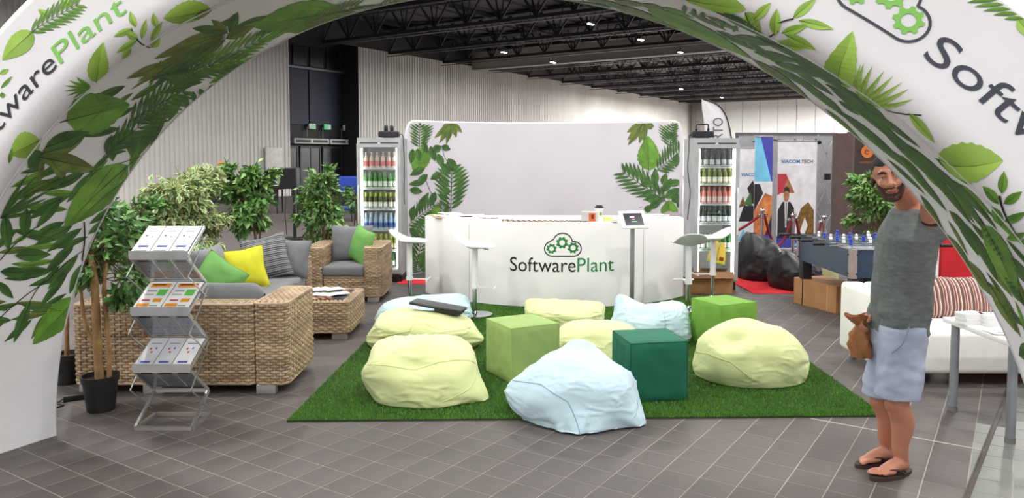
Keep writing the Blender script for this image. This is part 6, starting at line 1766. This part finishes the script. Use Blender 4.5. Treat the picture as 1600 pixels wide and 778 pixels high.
# red partition behind the white sofa
rp_ = thing('red_partition', 'red partition panel behind the white sofa', 'partition', (5.75, 8.2, 0))
MB().box((0, 0, .80), (2.3, .05, 1.56)).build('panel', M('red_panel', (204,32,40), .6, var=.05), rp_, smooth=False); MB().box((0, 0, .015), (2.34, .3, .03)).build('foot', m_gs, rp_, smooth=False)

# ------------------------------------------------------------------ white sofa, cushions, white table
WX0, WY0 = 2.80, G(1430, 604).y; WW, WD = 1.85, .86
m_lea = M('white_leatherette', (246,244,238), .5, var=.015, bump=.05, bscale=60)
ws = thing('white_sofa', 'low white upholstered sofa at the right behind the man', 'sofa', (WX0+WW/2, WY0, 0))
MB().rbox((-WW/2+.09, WD/2, .375), (.18, WD, .57), .04, 4).build('arm', m_lea, ws); MB().rbox((WW/2-.09, WD/2, .375), (.18, WD, .57), .04, 4).build('arm', m_lea, ws)
MB().rbox((0, WD-.10, .375), (WW-.37, .20, .57), .04, 4).build('backrest', m_lea, ws); MB().rbox((0, (WD-.2)/2-.005, .255), (WW-.37, WD-.2, .33), .045, 4).build('seat', m_lea, ws)
for sx in (-1, 1):
    for y in (.07, WD-.07): MB().tube([(sx*(WW/2-.10), y, .0), (sx*(WW/2-.10), y, .095)], .024, 12).build('leg', m_gs, ws)
mst = bpy.data.materials.new('brown_striped_fabric'); mst.use_nodes = True; nt = mst.node_tree; bs = nt.nodes['Principled BSDF']; bs.inputs['Roughness'].default_value = .8
tc = nt.nodes.new('ShaderNodeTexCoord'); sx = nt.nodes.new('ShaderNodeSeparateXYZ'); nt.links.new(tc.outputs['Object'], sx.inputs[0])
stripes_node(nt, sx.outputs['X'], [(0, (96,70,66)), (.16, (190,150,136)), (.26, (120,60,60)), (.40, (206,186,170)), (.52, (88,72,78)), (.66, (170,110,96)), (.78, (216,204,190)), (.88, (110,84,82))], .085, bs)
pillow('striped brown and pink cushion on the white sofa', (3.62, WY0+.55, .575), .66, .36, .16, (R_(66), R_(2), R_(4)), mst, 6)
pillow('green cushion at the left end of the white sofa', (3.10, WY0+.52, .58), .36, .36, .14, (R_(70), R_(10), R_(-30)), m_gp, 7)
q1, q2 = G(1484, 641), G(1585, 692)
wt = thing('white_table', 'white table with grey tube legs at the right edge', 'table', (q1.x+.55, (q1.y+q2.y)/2, 0)); cx_ = q1.x+.55; cyy = (q1.y+q2.y)/2; hl = (q1.y-q2.y)/2+.09
MB().rbox((.05, 0, .605), (1.24, 2*hl, .034), .004, 2).build('top', M('table_white', (240,240,240), .35, var=.01), wt)
for x in (-.53, .55):
    for y in (-hl+.09, hl-.09):
        lg = MB().tube([(x, y, .0), (x, y, .588)], .027, 16).build('leg', M('leg_grey', (150,154,158), .4, .4), wt); MB().tube([(x, y, .0), (x, y, .035)], .030, 16).build('foot_cap', M('leg_foot', (120,122,126), .5), lg)
tzt = .623
for i in range(2):
    for k in range(5):
        p = G(1515 + 34*i, 505 + 2*i, tzt); o = leaflet('booklet', 'white booklet in the %s stack on the white table, %s from the bottom' % (('left', 'right')[i], ORD[k]), 'booklet', (p.x+.005*(k % 2), p.y, tzt + .0145*k), R_(6 + 3*((k*7) % 3)), .145, .10, m_paper, .0135, 'booklets on the white table', ((0, -.1, .5, .12, m_grey_p),) if k == 4 else ())
for k in range(3):
    p = G(1560 + 8*k, 516 + 3*k, tzt); leaflet('leaflet', 'loose white leaflet on the white table near the arch, %s one' % ORD[k], 'leaflet', (p.x, p.y, tzt+.003*k), R_(20-15*k), .21, .10, m_paper, .003, 'loose leaflets on the white table', ((0, 0, .6, .3, m_grey_p),))

# ------------------------------------------------------------------ far left: speaker, dark tables, blue chair
p = G(461, 374); sk = thing('speaker_on_stand', 'black loudspeaker box on a black pole stand behind the ficus plants', 'speaker', (p.x, p.y, 0)); z1 = A(452, 262, p.y).z
MB().rbox((-.10, 0, z1-.22), (.38, .30, .44), .015).build('cabinet', M('speaker_black', (26,26,28), .6), sk); MB().box((-.10, -.152, z1-.22), (.32, .006, .38)).build('grille', M('speaker_grille', (16,16,18), .8), sk, smooth=False)
MB().tube([(0, 0, .03), (0, 0, z1-.4)], .04, 10).build('pole', m_blk, sk); MB().rbox((0, 0, .02), (.45, .40, .04), .01).build('base_plate', m_blk, sk); MB().tube([(-.18, 0, .9), (-.2, 0, .5), (-.17, 0, .1)], .008, 6).build('cable', m_blk, sk)
def dark_table(label, px0, px1, Y, z, name='dark_table'):
    a, c = A(px0, 300, Y), A(px1, 300, Y); t = thing(name, label, 'table', ((a.x+c.x)/2, Y, 0)); w = c.x-a.x
    MB().box((0, 0, z-.02), (w, .7, .04)).build('top', m_blk, t, smooth=False); MB().box((0, -.30, z*.68), (w-.04, .02, z*.55)).build('skirt', M('black_skirt', (28,28,30), .8), t, smooth=False)
    for x in (-w/2+.06, w/2-.06):
        for y in (-.28, .28): MB().bar((x, y, 0), (x, y, z-.04), .04).build('leg', m_leg, t, smooth=False)
dark_table('long black table along the ribbed wall behind the left plants', 318, 440, 24.0, .78); dark_table('black covered table in front of the dark doors', 466, 556, 21.0, .80)
p = A(542, 300, 19.0); bc_ = thing('blue_chair', 'blue padded chair in front of the dark doors', 'chair', (p.x, 19.0, 0))
MB().rbox((0, .22, 1.05), (.50, .07, .42), .05, 3).build('backrest', M('blue_fabric', (36,66,168), .8), bc_); MB().rbox((0, 0, .48), (.50, .48, .08), .03, 3).build('seat', M('blue_fabric', (36,66,168), .8), bc_)
for x in (-.22, .22):
    for y in (-.2, .22): MB().tube([(x, y, 0), (x, y, .86 if y > 0 else .45)], .014, 8).build('leg', m_leg, bc_)
p = A(432, 276, 23.9); lp_ = thing('laptop_stack', 'small black device stack on the long black table', 'device', (p.x, 23.9, .78)); MB().rbox((0, 0, .03), (.5, .3, .06), .01).rbox((.02, 0, .10), (.44, .28, .07), .01).build('case', m_blk, lp_); MB().box((0, -.15, .10), (.3, .01, .02)).build('slot', m_wire, lp_, smooth=False)
p = A(340, 285, 23.8); vs = thing('orange_flower', 'small orange flower in a glass vase on the long black table', 'vase', (p.x+.1, 23.8, .78)); MB().lathe([(0, 0), (.07, 0), (.06, .2), (.075, .42)], 12).build('vase', glass('vase_glass', (220,225,225), .1), vs); MB().tube([(0, 0, .05), (.02, 0, .7)], .012, 6).build('stem', m_dl, vs); MB().sphere((.02, 0, .76), (.10, .10, .08), 10, 8).build('bloom', M('orange_bloom', (232,140,40), .6), vs)
# ------------------------------------------------------------------ the man at the right
def fuse(parts, voxel, mat, smooth_it=6, name='body'):
    """overlapping closed shapes -> one continuous skin"""
    mb = MB()
    for q in parts: mb.add(q.v, q.f)
    me = mb.mesh(name, mat); ob = bpy.data.objects.new(name, me); COL.objects.link(ob)
    md = ob.modifiers.new('r', 'REMESH'); md.mode = 'VOXEL'; md.voxel_size = voxel; md.use_smooth_shade = True
    if smooth_it:
        sm = ob.modifiers.new('s', 'SMOOTH'); sm.factor = .5; sm.iterations = smooth_it
    dg = bpy.context.evaluated_depsgraph_get(); out = bpy.data.meshes.new_from_object(ob.evaluated_get(dg)); out.name = name
    bpy.data.objects.remove(ob); bpy.data.meshes.remove(me)
    out.materials.clear(); out.materials.append(mat); out.polygons.foreach_set('use_smooth', [True]*len(out.polygons)); return out
def limb(pts, rs, n=14, flat=None):
    """tapering limb with rounded ends"""
    P = [Vector(p) for p in pts]; d0 = (P[0]-P[1]).normalized(); d1 = (P[-1]-P[-2]).normalized()
    pp = []; rr = []
    for a in (80, 55, 30): pp.append(P[0] + d0*rs[0]*math.sin(R_(a))*.9); rr.append(rs[0]*math.cos(R_(a)))
    sp = smoothed(P, 6); m = len(sp)
    for i, q in enumerate(sp):
        t = i/(m-1)*(len(rs)-1); k = min(int(t), len(rs)-2); f = t-k; f = f*f*(3-2*f); pp.append(q); rr.append(rs[k]*(1-f)+rs[k+1]*f)
    for a in (30, 55, 80): pp.append(P[-1] + d1*rs[-1]*math.sin(R_(a))*.9); rr.append(rs[-1]*math.cos(R_(a)))
    return MB().tube(pp, rr, n, flat=flat)
def loft(secs, n=24):
    """secs: centre, x axis (half-width vector), y axis (half-depth vector)"""
    mb = MB(); v = []; f = []
    for c, ax, ay in secs:
        for k in range(n):
            w = 2*PI*k/n; cx, sy = math.cos(w), math.sin(w)
            e = .85
            v.append(Vector(c) + Vector(ax)*(abs(cx)**e*(1 if cx > 0 else -1)) + Vector(ay)*(abs(sy)**e*(1 if sy > 0 else -1)))
    L = len(secs)
    for i in range(L-1):
        for k in range(n): f.append((i*n+k, i*n+(k+1) % n, (i+1)*n+(k+1) % n, (i+1)*n+k))
    f.append(tuple(range(n-1, -1, -1))); f.append(tuple((L-1)*n+k for k in range(n)))
    return mb.add(v, f)
m_skin = M('skin', (194,136,110), .5, c2=(178,118,92), scale=5, bump=.04, bscale=90); m_hair = M('dark_hair', (20,14,11), .8, bump=.6, bscale=160, stretch=(1, 1, .4)); m_beard = M('brown_beard', (66,40,28), .7, bump=.6, bscale=200)
m_tee = M('grey_melange_tee', (108,114,112), .9, var=.10, scale=22, bump=.15, bscale=220, stretch=(1, 1, 2.5)); m_short = M('pale_blue_shorts', (168,178,198), .85, var=.04, scale=14, bump=.12, bscale=200)
# joints measured from the photograph
pel = A(1404, 500, 4.08); lhip = A(1411, 528, 3.99); rhip = A(1398, 526, 4.17)
lkn = A(1402, 628, 4.00); rkn = A(1378, 624, 4.18); lan = A(1408, 715, 4.06); ran = A(1386, 697, 4.22)
chest = A(1424, 395, 3.99); nb = A(1424, 316, 3.90)
lsh = A(1459, 350, 3.84); rsh = A(1418, 346, 4.10)
lel = A(1452, 284, 3.60); lwr = A(1474, 222, 3.40)
rel_ = A(1395, 440, 4.24); rwr = A(1362, 492, 4.20)
hc = A(1390, 277, 3.80)
man = thing('person', 'man in grey t-shirt and pale shorts leaning smiling from behind the arch', 'person', ((lan.x+ran.x)/2, (lan.y+ran.y)/2, 0))
MO = Vector(man.location)
sl = (lsh-rsh); sl.z *= .5; slN = sl.normalized(); fwd = Vector((0, 0, 1)).cross(slN).normalized()
if fwd.x > 0: fwd = -fwd
up_t = (nb-pel).normalized()
def tsec(t, w, d, off=0.0):
    c = pel.lerp(nb, t) + fwd*off; return (c, slN*w, fwd*d)
parts = []
torso = loft([tsec(-.16, .10, .09), tsec(-.06, .165, .115), tsec(.10, .170, .115), tsec(.28, .160, .105, .005), tsec(.50, .162, .110, .004), tsec(.70, .172, .110, .0), tsec(.84, .135, .09), tsec(.94, .10, .075), tsec(1.02, .055, .055)])
parts.append(torso)
# head in its own frame: f toward the viewer's left, u tilted
hf = Vector((-.42, -.90, -.06)).normalized(); hu = Vector((-.20, -.02, 1.0)); hu = (hu - hf*hu.dot(hf)).normalized(); hr = hf.cross(hu).normalized()   # hr: to the man's right... viewer's left
def HP(f, r, u): return hc + hf*f + hr*r + hu*u
def hblob(f, r, u, a, b_, c, n=16, m=12):
    s = MB().sphere((0, 0, 0), 1.0, n, m); s.v = [tuple(HP(f + x*a, r + y*b_, u + z*c)) for x, y, z in s.v]; return s
parts += [limb([nb - Vector((0, 0, .05)), nb.lerp(hc, .45), hc - hf*.03 - hu*.03], [.062, .056, .056])]
parts += [hblob(-.012, 0, .035, .098, .077, .092), hblob(.018, 0, -.030, .080, .064, .090), hblob(.045, 0, -.085, .045, .046, .034), hblob(.050, 0, -.035, .046, .050, .050), hblob(.072, 0, .030, .022, .052, .020), hblob(.070, .036, -.022, .022, .024, .022), hblob(.070, -.036, -.022, .022, .024, .022)]
parts += [limb([HP(.088, 0, .018), HP(.100, 0, -.008), HP(.112, 0, -.026)], [.010, .012, .014], 10), hblob(.098, .013, -.030, .010, .009, .008, 10, 8), hblob(.098, -.013, -.030, .010, .009, .008, 10, 8)]
parts += [hblob(.088, 0, -.054, .012, .030, .007, 12, 8), hblob(.086, 0, -.066, .012, .024, .008, 12, 8), hblob(.082, 0, -.098, .018, .022, .018, 12, 8)]
for sr in (-1, 1):
    parts += [hblob(-.010, sr*.078, -.008, .020, .008, .032, 12, 8), hblob(-.004, sr*.082, -.024, .010, .007, .014, 10, 8)]
# legs
for hip, kn, an, toe_px, heel_px, yb in ((lhip, lkn, lan, 1337, 1424, 753), (rhip, rkn, ran, 1323, 1396, 728)):
    mid = kn.lerp(an, .35) + Vector((.022, .0, 0))
    parts.append(limb([hip + Vector((0, 0, .03)), hip.lerp(kn, .5) + Vector((-.012, 0, 0)), kn, mid, kn.lerp(an, .75), an], [.090, .082, .058, .060, .043, .036], 18))
    parts.append(hblob(0, 0, 0, .001, .001, .001) if False else MB().sphere(kn + Vector((-.03, 0, -.01)), (.036, .042, .046), 12, 8))
feet = []
SZ = .022
for an, toe, heel, sgn in ((lan, G(1338, 750, SZ), G(1423, 752, SZ), 1), (ran, G(1326, 727, SZ), G(1396, 728, SZ), 1)):
    toe = Vector((toe.x, toe.y, SZ)); heel = Vector((an.x+.045, an.y+.01, SZ)); d = (toe-heel); d.z = 0; L = .255; d.normalize(); toe = heel + d*L; s = Vector((-d.y, d.x, 0))
    feet.append((heel, d, s))
    parts.append(limb([an + Vector((0, 0, .02)), an + Vector((.0, 0, -.03)), heel + d*.04 + Vector((0, 0, .035))], [.036, .038, .034], 14))
    parts.append(limb([heel + d*.035 + Vector((0, 0, .034)), heel + d*.10 + Vector((0, 0, .036)), heel + d*.165 + Vector((0, 0, .024)), heel + d*.195 + Vector((0, 0, .019))], [.032, .035, .030, .022], 14, flat=None))
    parts.append(limb([heel + d*.14 + s*.022 + Vector((0, 0, .020)), heel + d*.19 + s*.020 + Vector((0, 0, .016))], [.022, .018], 10)); parts.append(limb([heel + d*.12 - s*.026 + Vector((0, 0, .018)), heel + d*.18 - s*.022 + Vector((0, 0, .015))], [.020, .016], 10))
    big = -1 if an is lan else 1       # inner side carries the big toe (left foot: away from the viewer)
    ins = s if (s.y > 0) == (an is lan) else -s
    for k in range(5):
        o = ins*(.030 - .0155*k); l = (.262, .262, .250, .236, .218)[k]; r0 = (.0125, .0092, .0088, .0084, .008)[k]
        parts.append(limb([heel + d*(l-.065) + o*.9 + Vector((0, 0, .018)), heel + d*(l-.03) + o + Vector((0, 0, .018)), heel + d*(l-.008) + o + Vector((0, 0, .012))], [r0*1.1, r0, r0*.9], 10))
# arms with hands
def hand(wr, dirv, palm_n, grip, k=1.0):
    d = dirv.normalized(); pn = (palm_n - d*palm_n.dot(d)).normalized(); s = d.cross(pn).normalized(); out = []
    out.append(limb([wr - d*.02, wr + d*.025], [.026, .028], 12))
    for q in (-1, 0, 1): out.append(limb([wr + d*.015 + s*(.014*q), wr + d*.085 + s*(.022*q)], [.017, .0145], 10))
    for i, (o, l) in enumerate(((.030, .072), (.010, .082), (-.010, .077), (-.029, .060))):
        b0 = wr + d*.088 + s*o; g = grip*(1 + .1*i); segs = [b0 - d*.012, b0]; cur = b0; a = 0
        for part_l in (.45, .32, .23):
            a += g; cur = cur + (d*math.cos(a) + pn*math.sin(a))*(l*part_l); segs.append(cur)
        out.append(limb(segs, [.0098, .0098, .0092, .0086, .0078], 10))
    tb = wr + d*.030 + s*.030; t1 = tb + (d*.55 + s*.75 + pn*.25)*.036; t2 = t1 + (d*.85 + s*.25 + pn*.45)*.030; t3 = t2 + (d*.9 + pn*.4)*.022
    out.append(limb([wr + d*.02 + s*.012, tb, t1, t2, t3], [.016, .0145, .0115, .0105, .009], 10)); return out
parts.append(limb([lsh + Vector((-.01, .02, -.03)), lsh.lerp(lel, .5) + Vector((.004, 0, 0)), lel, lel.lerp(lwr, .45), lwr], [.058, .052, .040, .042, .027], 16))
hd = (lwr-lel).normalized(); parts += hand(lwr, hd*.6 + Vector((-.15, -.55, .5)), Vector((-.1, -1, -.2)), .22)
parts.append(limb([rsh + Vector((.01, -.01, -.03)), rsh.lerp(rel_, .5), rel_, rel_.lerp(rwr, .4), rwr], [.056, .050, .038, .040, .026], 16))
bag_top = A(1343, 502, 4.17)
parts += hand(rwr, (bag_top-rwr), Vector((.0, -.6, -.8)), .75)
for q in parts: q.v = [tuple(Vector(v) - MO) for v in q.v]
body = fuse(parts, .0052, m_skin, 4, 'body')
bo = link('body', body, man)
# shells lifted off the skin: hair, beard, brows
def shell(name, test, off, mat, rough=.0):
    keep = set(); bmm = bmesh.new(); bmm.from_mesh(body); bmm.normal_update()
    amt = {}
    for v in bmm.verts:
        w = (v.co + MO) - hc; a = test(w.dot(hf), w.dot(hr), w.dot(hu)); amt[v.index] = a
    dele = [f for f in bmm.faces if min(amt[v.index] for v in f.verts) <= 0]
    bmesh.ops.delete(bmm, geom=dele, context='FACES')
    loose = [v for v in bmm.verts if not v.link_faces]; bmesh.ops.delete(bmm, geom=loose, context='VERTS')
    for v in bmm.verts:
        k = min(1, max(0, amt.get(v.index, 1)*60)); nz = noise.noise(v.co*55)*.5 + noise.noise(v.co*130)*.4
        v.co += v.normal*(off*k + rough*nz*k + .0008)
    me = bpy.data.meshes.new(name); bmm.to_mesh(me); bmm.free(); me.materials.append(mat); me.polygons.foreach_set('use_smooth', [True]*len(me.polygons))
    return link(name, me, man)
def t_hair(f, r, u):
    if u < -.06 or f*f + r*r + u*u > .16**2: return -1
    line = .070 - .0*abs(r) if f > .0 else .0
    # hairline: high over the forehead, down behind the ears
    lim = .062 if f > .045 else .062 - (.045-f)*1.25
    lim = max(lim, -.055)
    if abs(r) > .074 and f > -.03 and u < .02: return -1
    return u - lim
def t_beard(f, r, u):
    if f*f + r*r + u*u > .165**2 or f < -.005 or u < -.150: return -1
    if f > .08 and (r/.027)**2 + ((u+.0615)/.0095)**2 < 1: return -1
    top = -.0405 if abs(r) < .036 else -.0405 + (abs(r)-.036)*1.35
    return (top - u)
shell('hair', t_hair, .021, m_hair, .007)
shell('beard', t_beard, .0055, m_beard, .003)
for sr in (-1, 1):
    mb = limb([HP(.092, sr*.014, .030), HP(.094, sr*.030, .036), HP(.080, sr*.050, .030)], [.0045, .0055, .003], 8); mb.v = [tuple(Vector(v)-MO) for v in mb.v]; mb.build('eyebrow', m_hair, man)
    e = MB().sphere(HP(.082, sr*.031, .012)-MO, .0112, 12, 10).build('eye', M('eye_white', (226,218,212), .2), man)
    MB().sphere(HP(.0905, sr*.0305, .0105)-MO, .0050, 10, 8).build('iris', M('iris_dark', (40,28,22), .1), e)
    mb = limb([HP(.084, sr*.018, .015), HP(.0925, sr*.031, .019), HP(.082, sr*.045, .013)], [.004, .006, .004], 8); mb.v = [tuple(Vector(v)-MO) for v in mb.v]; mb.build('eyelid', m_skin, man)
mb = limb([HP(.090, -.026, -.056), HP(.102, -.012, -.0625), HP(.104, 0, -.0645), HP(.102, .012, -.0625), HP(.090, .026, -.056)], [.002, .0034, .0036, .0034, .002], 8); mb.v = [tuple(Vector(v)-MO) for v in mb.v]; mb.build('mouth', M('lip_dark', (128,66,56), .5), man)
# t-shirt
tp = [loft([tsec(-.10, .185, .137), tsec(-.02, .187, .138), tsec(.10, .184, .136), tsec(.28, .178, .126, .004), tsec(.50, .180, .130, .004), tsec(.70, .188, .128, .0), tsec(.84, .150, .105), tsec(.925, .120, .092), tsec(.965, .075, .075)])]
tp.append(limb([lsh + Vector((-.06, .03, -.05)), lsh + Vector((-.005, 0, -.03)), lsh.lerp(lel, .06)], [.085, .078, .070], 18)); tp.append(limb([rsh + Vector((.05, -.03, -.04)), rsh, rsh.lerp(rel_, .52)], [.080, .078, .074], 18))
for q in tp: q.v = [tuple(Vector(v) - MO) for v in q.v]
tee = fuse(tp, .008, m_tee, 8, 'tshirt')
hem = pel.lerp(nb, -.10).z
for v in tee.vertices:
    w = v.co + MO; t = max(0, min(1, (nb.z - w.z)/(nb.z-hem)))
    f1 = noise.noise(Vector((w.x*6 + w.z*9, w.y*6, w.z*3.5 - w.x*7))); f2 = noise.noise(Vector((w.x*10, w.y*10, w.z*24)))
    v.co += v.normal*(.019*f1*(.3+.7*t) + .016*f2*max(0, t-.6)*2.4)
tee.update(); link('tshirt', tee, man)
mb = MB().tube([nb - up_t*.028 + slN*(.066*math.cos(2*PI*i/28)) + fwd*(.064*math.sin(2*PI*i/28)) - up_t*.012*math.sin(2*PI*i/28) - MO for i in range(29)], .009, 8); mb.build('collar', m_tee, man)
# dark hem ring, its colour paints the shade inside the raised sleeve
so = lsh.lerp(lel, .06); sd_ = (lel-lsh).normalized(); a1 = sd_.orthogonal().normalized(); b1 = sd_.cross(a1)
MB().tube([so + sd_*.060 + a1*(.060*math.cos(2*PI*i/24)) + b1*(.060*math.sin(2*PI*i/24)) - MO for i in range(25)], .008, 8).build('sleeve_shade_hem', M('sleeve_shade', (44,44,46), .9), man)
# shorts
sp2 = [loft([tsec(-.30, .155, .118), tsec(-.20, .178, .128), tsec(-.08, .180, .130), tsec(.02, .172, .124)])]
for hip, kn in ((lhip, lkn), (rhip, rkn)):
    d = (kn-hip); e = hip + d*.93
    sp2.append(loft([(hip + Vector((0, 0, .06)), Vector((.118, 0, 0)), Vector((0, .098, 0))), (hip + d*.35, Vector((.116, 0, 0)), Vector((0, .100, 0))), (hip + d*.7, Vector((.110, 0, 0)), Vector((0, .102, 0))), (e, Vector((.108, 0, 0)), Vector((0, .104, 0)))]))
for q in sp2: q.v = [tuple(Vector(v) - MO) for v in q.v]
sh_ = fuse(sp2, .008, m_short, 6, 'shorts')
for v in sh_.vertices:
    w = v.co + MO; f1 = noise.noise(Vector((w.x*8 - w.z*4, w.y*8, w.z*14 + w.x*6))); f2 = noise.noise(Vector((w.x*18, w.y*14, w.z*26)))
    v.co += v.normal*(.011*f1 + .005*f2)
sh_.update(); so_ = link('shorts', sh_, man)
# a little pocket seam on the near side
mb = MB().tube(smoothed([lhip + Vector((-.03, -.118, .085)) - MO, lhip + Vector((-.06, -.116, .0)) - MO, lhip + Vector((-.10, -.085, -.06)) - MO], 6), .0035, 6); mb.build('pocket_seam', M('shorts_seam', (140,150,170), .9), man)
# flip-flops
m_ff = M('brown_rubber', (58,42,36), .7, bump=.2, bscale=120); m_st = M('brown_strap', (46,34,30), .6)
for (heel, d, s), nm in zip(feet, ('near', 'far')):
    t = thing('flip_flop', 'brown flip-flop on the man\'s %s foot' % ('foremost, left' if nm == 'near' else 'rear, right'), 'sandal', (heel.x, heel.y, 0), math.atan2(d.y, d.x), 'brown flip-flops')
    out = []
    for i in range(40):
        a = 2*PI*i/40; x = .125 + .150*math.cos(a); w = .044 + .010*math.cos(a) - .006*math.cos(2*a); out.append((x, w*math.sin(a)))
    MB().prism(out, .001, .021).build('sole', m_ff, t, ang=30)
    for sg in (-1, 1): MB().tube(smoothed([(.205, .004*sg, .030), (.17, sg*.026, .052), (.12, sg*.044, .048), (.075, sg*.046, .020)], 6), .0085, 8, flat=.45).build('strap', m_st, t)
    MB().tube([(.205, 0, .020), (.205, 0, .034)], .005, 8).build('toe_post', m_st, t)
# crumpled brown paper bag in his right hand
pb = thing('paper_bag', 'crumpled brown paper bag held at the man\'s side', 'paper bag', A(1342, 560, 4.16)); bo_ = Vector(pb.location); m_kraft = M('kraft_paper', (172,118,74), .8, c2=(140,90,54), scale=12, bump=.3, bscale=40)
cen = [(A(1347, 558, 4.16), .052, .040), (A(1345, 540, 4.16), .062, .045), (A(1343, 522, 4.16), .054, .040), (A(1346, 508, 4.165), .028, .026), (A(1343, 500, 4.165), .050, .036), (A(1341, 492, 4.165), .066, .045)]
def bagf(a, v):
    t = v*(len(cen)-1); k = min(int(t), len(cen)-2); f = t-k; c = cen[k][0].lerp(cen[k+1][0], f); rx = cen[k][1]*(1-f)+cen[k+1][1]*f; ry = cen[k][2]*(1-f)+cen[k+1][2]*f
    an = a*2*PI; k2 = 1 + .22*noise.noise(Vector((math.cos(an)*2.2, math.sin(an)*2.2, v*7))) + .12*math.sin(an*5+v*6)
    return c + Vector((rx*math.cos(an)*k2, ry*math.sin(an)*k2, .010*math.sin(an*3)*(v > .85))) - bo_
MB().grid(bagf, 40, 30, wrap=True).build('bag', m_kraft, pb, ang=35)
b = MB(); b.add([bagf(i/40, 0) for i in range(40)], [tuple(range(39, -1, -1))]); b.build('bottom', m_kraft, pb, smooth=False)
